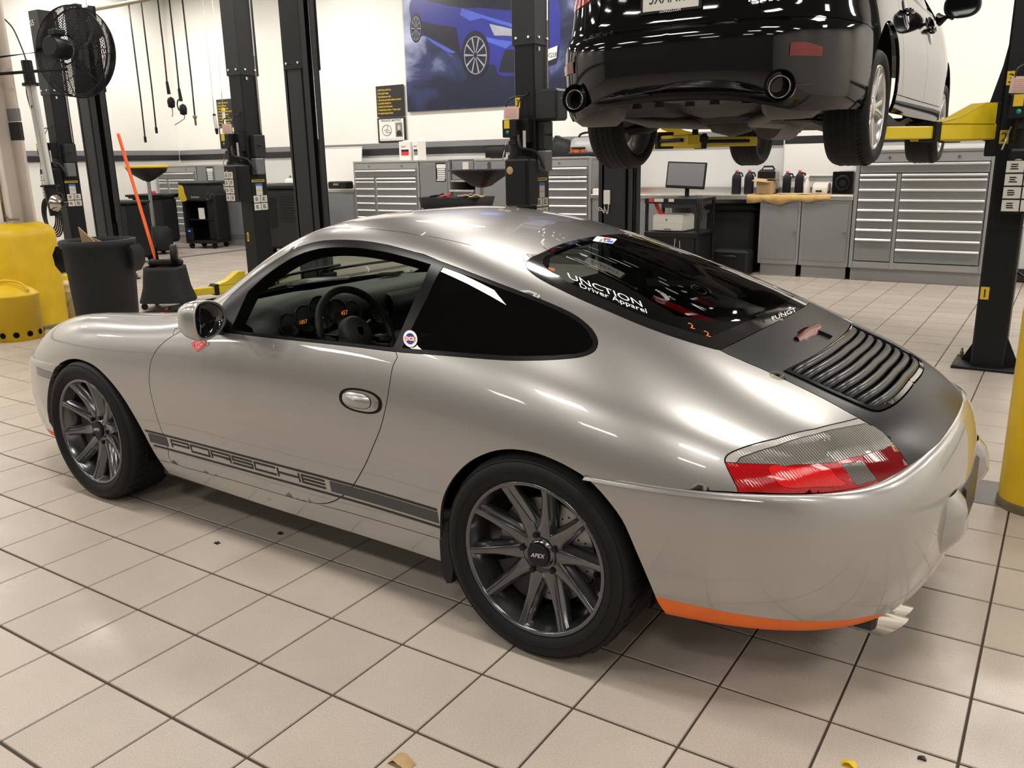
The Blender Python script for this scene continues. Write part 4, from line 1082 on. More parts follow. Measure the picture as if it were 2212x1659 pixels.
g = MB(); g.tube([(-1.30, 0, 1.185), (-1.24, 0, 1.15), (-1.22, 0, 1.12)], .006, 6).box((-1.215, 0, 1.115), (.02, .22, .06), .015); g.build('rear_view_mirror', MT['plastic_black'], car)
for y0, y1 in ((-.45, .12), (.05, .60)):
    g = MB(); pts = []
    for k in range(10):
        y = y0 + (y1 - y0) * k / 9; h = SB.bvh.ray_cast(Vector((-1.69 - .07 * (1 - (y / .6) ** 2) + .05 * k / 9, y, 3)), Vector((0, 0, -1)), 5); pts.append(tuple(h[0] + Vector((0, 0, .014))))
    g.tube(pts, .007, 6); g.build('wiper', MT['trim_black'], car)

# ---- stickers and lettering: flat shapes cast onto the panes and panels they sit on
def decal(name, pts2, tris, o, ux, uy, m, off=.0012, surf=SB, par=None):
    V = []
    for x, y in pts2:
        u, v = o[0] + ux[0] * x + uy[0] * y, o[1] + ux[1] * x + uy[1] * y
        h = surf.bvh.ray_cast(CAM_L, car_ray(u, v), 20)
        if h[0] is None: return None
        n = h[1].normalized()
        if n.dot(CAM_L - h[0]) < 0: n = -n
        V.append(tuple(h[0] + n * off))
    me = bpy.data.meshes.new(name); me.from_pydata(V, [], tris); me.update(); return link(name, me, m, par or car)
def decal_poly(name, poly, o, ux, uy, m, **k):
    c = (sum(p[0] for p in poly) / len(poly), sum(p[1] for p in poly) / len(poly)); n = len(poly)
    return decal(name, [c] + list(poly), [(0, 1 + i, 1 + (i + 1) % n) for i in range(n)], o, ux, uy, m, **k)
def decal_text(name, txt, o, ux, uy, m, size=1.0, **k):
    kk = {a: k.pop(a) for a in list(k) if a in ('shear', 'spacing', 'align', 'offset')}
    me = text_mesh(txt, size, kk.pop('align', 'LEFT'), 0.0, **kk)
    P = [(v.co.x, v.co.y) for v in me.vertices]; T = [tuple(p.vertices) for p in me.polygons]
    bpy.data.meshes.remove(me); return decal(name, P, T, o, ux, uy, m, **k)
circ = lambda r, n=28: [(r * math.cos(2 * PI * k / n), r * math.sin(2 * PI * k / n)) for k in range(n)]
o_ = (886.8, 732); ux_, uy_ = (15.2, 1.0), (-.3, -18.3)
decal_poly('club_sticker', circ(1.0), o_, ux_, uy_, MT['white_decal'], off=.0015)
decal_poly('club_sticker_centre', circ(.66), o_, ux_, uy_, MT['blue_decal'], off=.0022)
decal_poly('club_sticker_band', [(-.75, -.28), (.75, -.28), (.75, .22), (-.75, .22)], o_, ux_, uy_, MT['red_decal'], off=.0026)
decal_text('club_sticker_text', 'pca', (o_[0], o_[1] + 4), ux_, uy_, MT['white_decal'], size=.95, align='CENTER', off=.0032, offset=.015)
pen = [(-1, .35), (-.1, 1), (1, .55), (.75, -.35), (-.15, -1)]
o_ = (429.5, 745.5); ux_, uy_ = (17.5, -1.0), (1.0, -15.0)
decal_poly('crest_sticker', pen, o_, ux_, uy_, MT['pink_decal']); 
for a, b in ((.93, .80), (.66, .56)):
    n = 5; P = [(x * a, y * a) for x, y in pen] + [(x * b, y * b) for x, y in pen]
    decal('crest_sticker_line', P, [(i, (i + 1) % n, n + (i + 1) % n, n + i) for i in range(n)], o_, ux_, uy_, MT['red_decal'], off=.0018)
decal_text('crest_sticker_text', 'HOU', (418.5, 750), (17.5, -1.5), (1, -15), MT['red_decal'], size=.85, off=.002)
# rear window words
decal_text('window_word', 'UNCTION', (1228, 602), (35, 13.6), (-8, -19), MT['white_decal'], size=1.0, spacing=1.0, off=.002)
decal_text('window_word', 'Driver Apparel', (1252, 621), (24, 9.4), (-5, -14.5), MT['white_decal'], size=1.0, spacing=1.0, off=.002)
for px_ in ((1490, 709), (1524, 726)): decal_text('window_number', '2', px_, (31, 9), (-11, -21), MT['orange'], size=.8, off=.002)
decal_text('window_word', 'FUNGT', (1668, 694), (18, -7), (-6, -13), MT['white_decal'], size=.9, off=.002)
decal_text('window_word', '4P', (1187, 585), (18, 4), (-12, -13), MT['orange'], size=.9, off=.002)
o_, ux_, uy_ = (1277, 520), (50, 7), (22, -13.5)
decal_poly('series_sticker', rrect(0, -.05, .78, .72, .08), (1280, 520.5), (56, 8), (13, -13.5), MT['white_decal'], off=.0015)
decal_poly('series_sticker_red', [(.30, .40), (.58, .40), (.58, .62), (.30, .62)], (1280, 520.5), (56, 8), (13, -13.5), MT['red_decal'], off=.002)
decal_poly('series_sticker_blue', [(.50, .06), (.74, .06), (.74, .34), (.50, .34)], (1280, 520.5), (56, 8), (13, -13.5), MT['sky_decal'], off=.002)
decal_text('series_sticker_text', '25', (1292, 522), (30, 4), (8, -13), MT['decal_black'], size=.55, off=.0022)
# ================================================================== the black sedan up on the lift
SED_O = Vector((1.25, 3.93, 1.46))
sed = thing('sedan', 'glossy black four-door sedan raised high on a two-post lift, seen from behind', 'car', SED_O, -PI / 2)
PLAN = [(-3.42, .45, 0), (-3.30, .70, 0), (-3.05, .82, 0), (-2.75, .875, 0), (-2.35, .893, 0), (-1.9, .890, 0), (-1.4, .888, 0), (-.9, .888, 0), (-.45, .892, 0), (-.1, .897, 0), (.2, .893, 0), (.42, .872, .1), (.62, .83, .3), (.79, .755, .6), (.92, .645, .85), (1.0, .50, 1), (1.04, .33, 1), (1.055, .16, 1), (1.06, 0, 1)]
NS_ = []
for i, (x, h, w) in enumerate(PLAN):
    a = Vector(PLAN[max(0, i - 1)][:2]); b = Vector(PLAN[i + 1][:2]) if i < len(PLAN) - 1 else Vector((PLAN[i][0], -PLAN[i - 1][1])); t = (b - a).normalized(); n = Vector((-t.y, t.x))
    if n.dot(Vector((x + 1.1, h))) < 0: n = -n
    zb = .225 - .03 * w if x < .9 else .195 + .085 * (x - .9) / .16
    side = [(zb, -.035), (zb + .05, -.012), (.38, -.002), (.48, 0), (.56, 0), (.62, -.002), (.655, -.006), (.72, -.018), (.80, -.034), (.90, -.058), (.99, -.092)]
    rear = [(zb, -.06), (zb + .045, -.022), (.40, -.008), (.50, .002), (.585, .006), (.628, -.008), (.648, -.045), (.70, -.058), (.80, -.064), (.90, -.060), (.99, -.070)]
    row = []
    for (z0, d0), (z1, d1) in zip(side, rear):
        z = z0 + (z1 - z0) * w; d = d0 + (d1 - d0) * w
        row.append((x + n.x * d, max(0, h + n.y * d) if h > 0 else 0, z))
    NS_.append(row)
SS = Surf(NS_, 's')
def PXZ(pts): return [from_xyz(SS, x, hw, z) for x, hw, z in pts]
def circ_xz(x0, z0, r, a0, a1, n=20): return [(x0 + r * math.cos(a0 + (a1 - a0) * k / n), .88, z0 + r * math.sin(a0 + (a1 - a0) * k / n)) for k in range(n + 1)]
sS, sT = SS.ns - 1, SS.nt - 1
def arch_poly(x0):
    c = PXZ(circ_xz(x0, .335, .365, PI * .98, .02, 24)); return [(c[0][0], 0)] + c + [(c[-1][0], 0)]
reg2 = [('arch', arch_poly(0)), ('arch2', arch_poly(-2.73)),
        ('lamp', PXZ([(.93, .58, .82), (.80, .72, .81), (.60, .80, .83), (.42, .84, .88), (.38, .84, .95), (.5, .8, .985), (.8, .68, .985), (.94, .52, .985), (.97, .42, .97), (.965, .44, .86)])),
        ('sill', [(4.2, 0), (4.2, 1.55), (8.9, 1.55), (8.9, 0)]),
        ('door_r', PXZ([(-1.43, .88, .29), (-1.43, .88, .6), (-1.45, .85, .985), (-.42, .85, .985), (-.36, .87, .78), (-.42, .89, .60), (-.50, .89, .45), (-.58, .88, .29)])),
        ('door_f', PXZ([(-2.36, .88, .29), (-2.36, .89, .5), (-2.32, .88, .75), (-2.22, .84, .985), (-1.455, .85, .985), (-1.437, .88, .6), (-1.437, .88, .29)])),
        ('bump', [(10.45, 0), (10.5, 3.2), (10.6, 4.6), (11.2, 5.45), (12.5, 5.7), (14, 5.75), (18, 5.75), (18, 0)]),
        ('trunk', PXZ([(.985, .48, .655), (.99, .44, .80), (.985, .40, .985)]) + [(18, sT), (18, 5.8), (15.2, 5.8)]),
        ('fend', [(0, 0), (5.1, 0), (5.1, sT), (0, sT)])]
CS = cut_surface(SS, reg2, .045)
_car = car; car = sed
SBK = MT['sedan_black']
for mir in (False, True):
    k = dict(both=False, mirror=mir, gap=.0025, flange=.02)
    panel('rear_fender', CS, ['rest'], SBK, **k); panel('rear_door', CS, ['door_r'], SBK, **k); panel('front_door', CS, ['door_f'], SBK, **k)
    panel('sill', CS, ['sill'], SBK, **k); panel('tail_lamp', CS, ['lamp'], MT['lens_red'], **k)
for mir in (False, True): panel('front_fender', CS, ['fend'], SBK, both=False, mirror=mir, gap=.002, flange=.02)
sbp = panel('rear_bumper', CS, ['bump'], SBK, gap=.002, flange=.03)
strunk = panel('boot_lid', CS, ['trunk'], SBK, gap=.0025, flange=.02)
car = _car
def srf(x, hw, z):
    h = SS.bvh.find_nearest(Vector((x, hw, z))); n = h[1].normalized()
    if n.dot(h[0] - Vector((-1, 0, .6))) < 0: n = -n
    return h[0], n
def stext(name, txt, size, hw, z, m, sx=1.0):
    """raised badge on the tail; local +y is the car's right, read from behind"""
    p, n = srf(1.05, hw, z)
    a = Vector((0, 1, 0)); a = (a - n * a.dot(n)).normalized(); b = n.cross(a)
    me = text_mesh(txt, size, 'CENTER', .002)
    V = [tuple(p + n * (.004 + v.co.z) + a * (v.co.x * sx) + b * v.co.y) for v in me.vertices]; F = [tuple(q.vertices) for q in me.polygons]; bpy.data.meshes.remove(me)
    m2 = bpy.data.meshes.new(name); m2.from_pydata(V, [], F); m2.update(); return link(name, m2, m, sed)
stext('badge', 'LEXUS', .052, -.44, .700, MT['chrome'], 1.35); stext('badge', 'IS 350', .048, .50, .735, MT['chrome'], 1.35)
p, n = srf(1.0, 0, .79)
b = MB(); b.box((p.x + .008, 0, .800), (.012, .335, .172), .004); pl = b.build('licence_plate_frame', MT['plastic_black'], sed)
b = MB(); b.box((p.x + .0155, 0, .803), (.004, .305, .150), .001); pp = b.build('licence_plate', MT['label_white'], pl)
o = text('plate_number', '5XANI17', .085, MT['decal_black'], pl, (p.x + .0185, 0, .762), (PI / 2, 0, PI / 2), 'CENTER', sx=.72)
text('plate_frame_text', 'LONGO.COM', .017, MT['white_decal'], pl, (p.x + .0158, 0, .7165), (PI / 2, 0, PI / 2), 'CENTER', sx=1.1)
b = MB(); b.box((p.x - .01, 0, .93), (.05, .62, .05), .02); b.build('boot_garnish', MT['chrome'], strunk)
for sg in (-1, 1):
    b = MB(); rows = []
    for k in range(9):
        e = k / 8; hw = .61 + .115 * e; x = .955 - .135 * e * e
        zt = .535 - .012 * (1 - e) - .03 * e ** 3; r = []
        for z in (.462, .475, .50, zt):
            q, nn = srf(x, sg * hw, z); r.append(tuple(q + nn * .006))
        rows.append(r)
    b.sheet(rows); b.build('reflector', MT['lens_red_dark'], sbp)
    # exhaust outlet in its cut-out
    b = MB(); b.lathe([(.078, 0), (.074, .006), (.070, -.03), (.0, -.06)], (.985, sg * .575, .325), (1, 0, .05), 28); b.build('outlet_recess', MT['cavity'], sbp)
    b = MB(); b.lathe([(.056, -.16), (.056, .012), (.052, .016), (.048, .010), (.047, -.14)], (.975, sg * .575, .318), (1, 0, .05), 28); b.build('exhaust_outlet', MT['exhaust_dark'], sed)
    b = MB(); b.lathe([(.0, 0), (.07, .012), (.095, .05), (.10, .10), (.10, .26), (.07, .30), (0, .31)], (.70, sg * .72, .275), (0, -sg, 0), 22); b.build('muffler', MT['under_grey'], sed)
# underside
b = MB()
rows = []
for x in np.linspace(-3.2, .95, 40):
    rows.append([(x, y, .235 + .02 * math.sin(x * 7 + y * 5) + (.10 if x > .3 else 0) * min(1, (x - .3) / .25) - .03 * (abs(y) < .14)) for y in np.linspace(-.70, .70, 15)])
b.sheet(rows); b.build('underbody', MT['under_dark'], sed)
b = MB(); b.prism(rrect(-.44, .62, .40, .93, .05), .015, (0, 0, 0), (0, 1, 0), (1, 0, 0)); ob = b.build('spare_wheel_well', MT['under_grey'], sed); ob.location = (0, 0, .285); ob.rotation_euler = (0, -.10, 0)
for k in range(5):
    b = MB(); b.cyl((.70 + .05 * (k % 2), -.32 + .16 * k, .265), (.70 + .05 * (k % 2), -.32 + .16 * k, .30), .028, .024, 12); b.build('well_plug', MT['under_dark'], sed)
b = MB(); b.tube([(.72, -.60, .24), (.45, -.35, .20), (.15, -.18, .19), (-.5, -.10, .20), (-1.6, 0, .20)], .032, 10).tube([(.72, .60, .24), (.45, .35, .20), (.15, .18, .19), (-.5, .10, .20), (-1.6, 0, .20)], .032, 10).cyl((-.75, 0, .20), (-1.25, 0, .20), .10, .10, 18); b.build('exhaust_pipe', MT['under_grey'], sed)
b = MB(); b.box((.10, 0, .235), (.16, 1.05, .09), .03).box((-.22, 0, .24), (.12, 1.0, .08), .03).box((-.05, .30, .24), (.45, .10, .08), .03).box((-.05, -.30, .24), (.45, .10, .08), .03); b.lathe([(0, -.14), (.10, -.12), (.13, 0), (.10, .12), (0, .14)], (-.02, 0, .24), (0, 1, 0), 18)
b.build('rear_subframe', MT['under_dark'], sed)
for sg in (-1, 1):
    b = MB(); b.tube([(-.02, sg * .35, .22), (.0, sg * .55, .19), (.0, sg * .70, .17)], [.035, .04, .03], 8).tube([(.18, sg * .38, .20), (.12, sg * .68, .17)], .022, 8).tube([(-.35, sg * .45, .24), (-.06, sg * .68, .18)], .025, 8); b.build('suspension_arm', MT['under_dark'], sed)
    b = MB(); b.cyl((.05, sg * .58, .20), (.03, sg * .55, .50), .045, .045, 14); b.build('spring', MT['under_dark'], sed)
    b = MB(); b.tube([(-2.73, sg * .30, .22), (-2.73, sg * .68, .18)], .035, 8); b.build('front_arm', MT['under_dark'], sed)
    l = MB(); 
    for x0 in (0, -2.73):
        l = MB(); l.sheet([[(x0 + .37 * math.cos(t), sg * hw, .34 + .37 * math.sin(t)) for t in np.linspace(-.1, PI + .1, 25)] for hw in (.85, .52)]); l.build('arch_liner', MT['cavity'], sed)
# greenhouse above the belt line
gh = []
for x, hb, zb, ht, zt in ((-2.15, .80, .96, .80, .96), (-1.75, .80, .98, .70, 1.20), (-1.3, .80, .985, .61, 1.385), (-.7, .80, .985, .59, 1.405), (-.2, .79, .985, .60, 1.37), (.25, .78, .985, .66, 1.20), (.55, .74, .99, .70, 1.04), (.95, .66, .99, .60, 1.005)):
    gh.append([(x, hb, zb), (x, hb - .02, zb + (zt - zb) * .3), (x, ht + .02, zb + (zt - zb) * .8), (x, ht - .06, zt), (x, ht * .5, zt + .02), (x, 0, zt + .03)])
b = MB(); b.sheet([[(x, -h, z) for x, h, z in r] + [(x, h, z) for x, h, z in r[::-1][1:]] for r in gh]); b.build('greenhouse', MT['sedan_glass'], sed)
b = MB(); b.sheet([[(x, y, z + .006) for x, y, z in ((r[3][0], -r[3][1], r[3][2]), (r[4][0], -r[4][1], r[4][2]), r[5], (r[4][0], r[4][1], r[4][2]), (r[3][0], r[3][1], r[3][2]))] for r in gh[2:5]]); b.build('roof', SBK, sed)
b = MB(); rows = []
for x in np.linspace(-3.35, -2.1, 9):
    f = (x + 3.35) / 1.25; rows.append([(x, y, .66 + .32 * min(1, f * 1.6) ** .7 - .10 * (abs(y) / .8) ** 3) for y in np.linspace(-.80 + .25 * (1 - min(1, f * 3)), .80 - .25 * (1 - min(1, f * 3)), 11)])
b.sheet(rows); b.build('bonnet', SBK, sed)
for sg in (-1, 1):
    g = MB(); R_ = Matrix.Rotation(sg * -.15, 3, 'Z'); rows = []
    for d, e in ((.045, .86), (.05, .96), (.03, 1.0), (-.01, .97), (-.05, .80), (-.085, .45), (-.092, 0)):
        rows.append([tuple(Vector((-2.05, sg * 1.0, 1.03)) + R_ @ Vector((d, .125 * e * math.copysign(abs(math.cos(t)) ** .8, math.cos(t)), .088 * e * math.copysign(abs(math.sin(t)) ** .8, math.sin(t))))) for t in np.linspace(0, 2 * PI, 29)])
    g.sheet(rows); m_ = g.build('door_mirror', MT['plastic_black'], sed)
    g = MB(); g.sheet([[tuple(Vector((-2.05, sg * 1.0, 1.03)) + R_ @ Vector((.047, .112 * e * math.copysign(abs(math.cos(t)) ** .8, math.cos(t)), .078 * e * math.copysign(abs(math.sin(t)) ** .8, math.sin(t))))) for t in np.linspace(0, 2 * PI, 29)] for e in (.95, .0)]); g.build('mirror_glass', MT['sedan_glass'], m_)
    g = MB(); g.tube([(-2.06, sg * .93, .97), (-2.10, sg * .84, .955)], [.035, .05], 8); g.build('mirror_foot', MT['plastic_black'], m_)
    for hx in (-.62, -1.62):
        q, nn = srf(hx, sg * .87, .825)
        g = MB(); g.lathe([(0, .004), (.085, .003), (.10, -.004)], q + nn * .002, nn, 20); ob = g.build('handle_cup', MT['sedan_glass'], sed)
        g = MB(); g.tube([q + nn * .012 + Vector((-.09, 0, 0)), q + nn * .034 + Vector((-.05, 0, .003)), q + nn * .036 + Vector((.03, 0, .003)), q + nn * .014 + Vector((.09, 0, 0))], [.012, .014, .014, .012], 8); g.build('door_handle', SBK, sed)
# wheels
def sedan_wheel():
    w = .225; out = {}
    t = MB(); prof = [(.228, .012), (.245, -.002), (.27, -.010), (.292, -.008), (.306, .006), (.315, .026), (.318, .05), (.319, w * .5)]
    t.lathe(prof + [(r, w - h) for r, h in prof[::-1][1:]], ax=(0, 1, 0), n=56)
    for g in (.05, .09, .125, .165): t.lathe([(.3185, g), (.3205, g + .002), (.3205, g + .016), (.3185, g + .018)], ax=(0, 1, 0), n=56)
    for k in range(64):
        a = 2 * PI * k / 64; t.tube([Vector((math.cos(a + d) * r, y, math.sin(a + d) * r)) for d, r, y in ((0, .313, .02), (.02, .3185, .035), (.03, .3195, .05))], .0022, 4)
    out['tyre'] = t.mesh('tyre')
    r = MB(); r.lathe([(.232, .016), (.231, .004), (.222, .003), (.217, .014), (.212, .03), (.205, .19), (.23, .22)], ax=(0, 1, 0), n=56)
    for k in range(5):
        for d in (-.17, .17):
            a0 = 2 * PI * k / 5 + PI / 2 + d * .45; a1 = 2 * PI * k / 5 + PI / 2 + d * 1.25; rows = []
            for f in range(7):
                e = f / 6; rr = .05 + .172 * e; a = a0 + (a1 - a0) * e; wd = .020 - .007 * e; y = .026 - .016 * e
                c, s = math.cos(a), math.sin(a)
                rows.append([(c * rr - s * x, yy, s * rr + c * x) for x, yy in ((-wd - .003, y + .035), (-wd, y + .006), (-wd + .004, y), (wd - .004, y), (wd, y + .006), (wd + .003, y + .035))])
            r.sheet(rows)
    r.lathe([(.072, .05), (.070, .03), (.055, .022), (.034, .020), (.0, .018)], ax=(0, 1, 0), n=32); out['wheel'] = r.mesh('wheel')
    d = MB(); d.lathe([(0, .10), (.155, .10), (.155, .12), (0, .12)], ax=(0, 1, 0), n=32, smooth=False); out['brake_disc'] = d.mesh('brake_disc')
    for nm, m in (('tyre', 'rubber'), ('wheel', 'alloy_silver'), ('brake_disc', 'disc')): out[nm].materials.append(MT[m])
    return out
SW = sedan_wheel()
for x0 in (0, -2.73):
    for sg in (-1, 1):
        w_ = link('wheel', SW['wheel'], None, sed); w_.location = (x0, sg * .855, .245 if x0 == 0 else .225); w_.rotation_euler = (0, .3 * sg, 0 if sg < 0 else PI)
        link('tyre', SW['tyre'], None, w_); link('brake_disc', SW['brake_disc'], None, w_)
# ================================================================== two-post lifts (each column is bolted down on its own)
FY = 5.06                                        # front face of all columns
PH = 3.42
def arm(parent, p0, p1, z0, tilt=0.0, pad=True):
    """yellow telescoping arm from the column at p0 to its pad at p1; bottom at z0"""
    a, b = Vector((*p0, z0)), Vector((*p1, z0)); d = (b - a); L = d.length; rz = math.atan2(d.y, d.x); u = d.normalized()
    m = Matrix.Translation(a) @ Matrix.Rotation(rz, 4, 'Z')
    o = MB(); o.at(m)
    o.box((L * .24, 0, .055), (L * .48, .13, .10), .008)
    o.prism([(.02, .105), (.02, .235), (.10, .235), (L * .30, .145), (L * .46, .108)], .012, (0, -.055, 0)); o.prism([(.02, .105), (.02, .235), (.10, .235), (L * .30, .145), (L * .46, .108)], .012, (0, .067, 0))
    o.sheet([[(.02, -.066, .237), (.02, .066, .237)], [(.10, -.066, .237), (.10, .066, .237)], [(L * .30, -.066, .147), (L * .30, .066, .147)], [(L * .46, -.066, .112), (L * .46, .066, .112)]], False)
    ob = o.build('outer_arm', MT['lift_yellow'], parent)
    o = MB(); o.at(m); o.box((L * .68, 0, .055), (L * .52, .10, .078), .006); o.build('inner_arm', MT['lift_yellow'], parent)
    o = MB(); o.at(m); o.box((L * .47, 0, .06), (.05, .145, .125), .006); o.box((L * .44, -.075, .075), (.12, .03, .05), .005); o.build('arm_sleeve', MT['post_black'], parent)
    o = MB(); o.at(m); o.cyl((L * .50, -.062, .055), (L * .86, -.062, .055), .014, n=10); o.build('arm_rod', MT['post_black'], parent)
    if pad:
        o = MB(); o.at(m); o.cyl((L * .95, 0, .09), (L * .95, 0, .135), .022, n=14).lathe([(0, .135), (.055, .135), (.06, .142), (.06, .16), (.05, .166), (0, .166)], (L * .95, 0, 0), n=20); o.build('lift_pad', MT['rubber'], parent)
    return ob
def column(root, x0, x1, y1, comp):
    """C-section column: local to the root standing at (x0, FY)"""
    w, d = x1 - x0, y1 - FY
    c = MB()
    if not comp: c.box((w / 2, d / 2, PH / 2), (w, d, PH), .012)
    else:
        c.box((w / 2 - .03, .012, PH / 2), (w - .06 + .06, .024, PH), .006).box((.015, d / 2, PH / 2), (.03, d, PH), .006).box((w / 2, d - .012, PH / 2), (w, .024, PH), .006)
        c.box((w - .006, .045, PH / 2), (.012, .075, PH), .004).box((w - .006, d - .045, PH / 2), (.012, .075, PH), .004)
    c.build('column', MT['post_black'] if not comp else MT['post_grey'], root)
    s = MB(); z0 = 2.40
    if not comp: s.box((w / 2, d / 2, (z0 + PH) / 2 + .01), (w + .024, d + .024, PH - z0 + .02), .008)
    else: s.box((w / 2, -.004, (z0 + PH) / 2), (w + .02, .016, PH - z0), .004).box((-.005, d / 2, (z0 + PH) / 2), (.016, d + .02, PH - z0), .004).box((w / 2, d + .004, (z0 + PH) / 2), (w + .02, .016, PH - z0), .004)
    sl = s.build('column_extension', MT['post_grey'] if not comp else MT['post_black'], root)
    for k, (bx, by) in enumerate(((.04, -.014), (w - .04, -.014), (w + .014, .05), (w + .014, d - .05))):
        if comp and k > 1: continue
        b = MB(); dv = (0, -1, 0) if k < 2 else (1, 0, 0); b.cyl((bx, by, z0 + .06), tuple(Vector((bx, by, z0 + .06)) + Vector(dv) * .012), .011, n=8, smooth=False); b.build('bolt', MT['alu'], sl)
    p = MB(); p.box((w / 2, d / 2, .010), (w + .22, d + .16, .02), .004)
    pl = p.build('base_plate', MT['post_black'], root)
    for sx in (-.08, w + .08):
        for sy in (-.05, d + .05):
            b = MB(); b.cyl((sx, sy, .02), (sx, sy, .05), .015, n=6, smooth=False).cyl((sx, sy, .05), (sx, sy, .075), .008, n=8); b.build('anchor_bolt', MT['bronze'], pl)
    g = MB(); g.prism([(w, .02), (w + .09, .02), (w, .22)], .012, (0, d * .3, 0)); g.build('gusset', MT['post_black'], root); g = MB(); g.prism([(0, .02), (-.07, .02), (0, .16)], .012, (0, d * .7, 0)); g.build('gusset', MT['post_black'], root)
def label_sheet(root, o, ux, uy, w, h, rows, cols, strip='post_black'):
    """sheet of pictogram labels: white cells with small dark marks"""
    ux, uy = Vector(ux), Vector(uy); n = ux.cross(uy)
    b = MB(); b.prism([(0, 0), (w, 0), (w, h), (0, h)], .0015, o, ux, uy); s_ = b.build('warning_label_sheet', MT['post_black'], root)
    cw, ch = w / cols, h / rows
    for r in range(rows):
        for c in range(cols):
            b = MB(); b.prism([(c * cw + .004, r * ch + .006), ((c + 1) * cw - .004, r * ch + .006), ((c + 1) * cw - .004, (r + 1) * ch - .004), (c * cw + .004, (r + 1) * ch - .004)], .001, Vector(o) + n * .0016, ux, uy)
            b.mat(1)
            rr = random.Random(r * 7 + c)
            x0, y0 = c * cw + cw * .22, r * ch + ch * .3
            for k in range(3):
                b.prism([(x0 + rr.uniform(0, .1) * cw, y0 + k * ch * .17), (x0 + cw * rr.uniform(.3, .55), y0 + k * ch * .17), (x0 + cw * rr.uniform(.3, .55), y0 + k * ch * .17 + ch * .10), (x0 + .05 * cw, y0 + k * ch * .17 + ch * .10)], .0004, Vector(o) + n * .0027, ux, uy)
            b.build('label_cell', [MT['label_white'], MT['decal_black']], s_)
    return s_
def number_tag(root, ch, x, z, w=.052, h=.085, y=-.0015):
    b = MB(); b.box((x + w / 2, y, z + h / 2), (w, .002, h)); t = b.build('number_sticker', MT['label_yellow'], root)
    text('number', ch, h * .95, MT['decal_black'], t, (x + w / 2, y - .0016, z + h * .17), (PI / 2, 0, 0), 'CENTER')
def control_post(x0, label, num, front_labels=False, plate=False, carriage=None, shift=0.0):
    root = thing('lift_post', label, 'lift post', (x0, FY, 0), 0, 'lift posts with power units')
    w, d = .205, .238; n0 = set(bpy.data.objects)
    column(root, x0, x0 + w, FY + d, False)
    # power unit: box, motor, tank, conduit
    b = MB(); b.box((.05, -.11, 1.72), (.145, .12, .15), .008).box((.14, -.045, 1.70), (.10, .09, .20), .006); cb = b.build('control_box', MT['post_black'], root)
    b = MB(); b.box((.028, -.1715, 1.755), (.055, .002, .07)); b.build('yellow_label', MT['label_yellow'], cb)
    b = MB(); b.lathe([(0, .012), (.012, .010), (.016, 0)], (.035, -.170, 1.688), (0, -1, 0), 16); b.build('start_button', MT['green_button'], cb)
    b = MB(); b.box((.045, -.12, 1.848), (.155, .004, .10), .001, rot=Matrix.Rotation(.06, 3, 'Y')); b.mat(1)
    for k in range(7): b.box((.045, -.1225, 1.815 + k * .011), (.12, .001, .0022))
    b.build('inspection_tag', [MT['paper_pink'], MT['pink_decal']], root)
    b = MB(); b.tube(spline([(-.01, -.12, 1.895), (.0, -.11, 1.95), (.06, -.06, 1.985), (.12, -.02, 1.99), (.15, -.01, 2.02)], 5), .006, 6).tube(spline([(.10, -.10, 1.80), (.09, -.09, 1.90), (.10, -.05, 1.98)], 5), .005, 6); b.build('cable', MT['hose_black'], root)
    b = MB(); b.cyl((.075, -.10, 1.645), (.075, -.10, 1.50), .055, .06, 20).cyl((.075, -.10, 1.50), (.075, -.10, 1.46), .075, .075, 20).box((.075, -.165, 1.60), (.07, .01, .03)); b.build('motor', MT['plastic_black'], root)
    b = MB(); b.tube([(.005, -.15, 1.60), (-.015, -.155, 1.52), (-.03, -.16, 1.46)], .006, 6); b.build('lever', MT['alu'], root)
    b = MB(); b.box((.135, -.115, 1.265), (.245, .17, .40), .015).prism([(.03, 1.465), (.24, 1.465), (.20, 1.49), (.06, 1.49)], .10, (0, -.06, 0)).box((.205, -.203, 1.27), (.06, .01, .37), .004); tk = b.build('oil_tank', MT['post_black'], root)
    b = MB(); b.lathe([(0, .002), (.03, .0015), (.034, 0)], (.07, -.201, 1.37), (0, -1, 0), 20); o = b.build('worn_sticker', MT['cardboard'], tk)
    b = MB(); b.box((.155, -.092, 1.62), (.03, .004, .16), .001); b.build('white_label', MT['label_white'], root)
    b = MB(); b.tube(spline([(.13, -.15, 1.66), (.15, -.17, 1.60), (.17, -.16, 1.555), (.23, -.06, 1.53), (.26, -.02, 1.48), (.275, .0, 1.42), (.285, .02, 1.385)], 5), .012, 8); b.build('conduit', MT['hose_black'], root)
    b = MB(); b.box((w + .045, .09, 1.445), (.09, .12, .175), .01); b.build('switch_box', MT['box_grey'], root)
    b = MB(); b.box((w + .03, .13, 1.66), (.06, .16, .24), .006); lt = b.build('latch_cover', MT['post_grey'], root)
    b = MB(); b.cyl((w + .06, .10, 1.665), (w + .10, .10, 1.665), .005, n=8).lathe([(0, -.014), (.010, -.01), (.014, 0), (.010, .01), (0, .014)], (w + .105, .10, 1.665), n=12); b.build('latch_knob', MT['plastic_black'], lt)
    for o in bpy.data.objects:
        if o not in n0 and o.parent == root and o.name.split('.')[0] in ('control_box', 'inspection_tag', 'cable', 'motor', 'lever', 'oil_tank', 'white_label', 'conduit'): o.location.x += shift
    # cable along the side
    b = MB(); b.tube([(w + .012, .20, 1.8), (w + .02, .20, PH)], .008, 6); b.build('steel_cable', MT['alu'], root)
    b = MB(); b.box((w + .0125, .07, 2.37), (.002, .022, .03)); b.build('small_label', MT['label_white'], root)
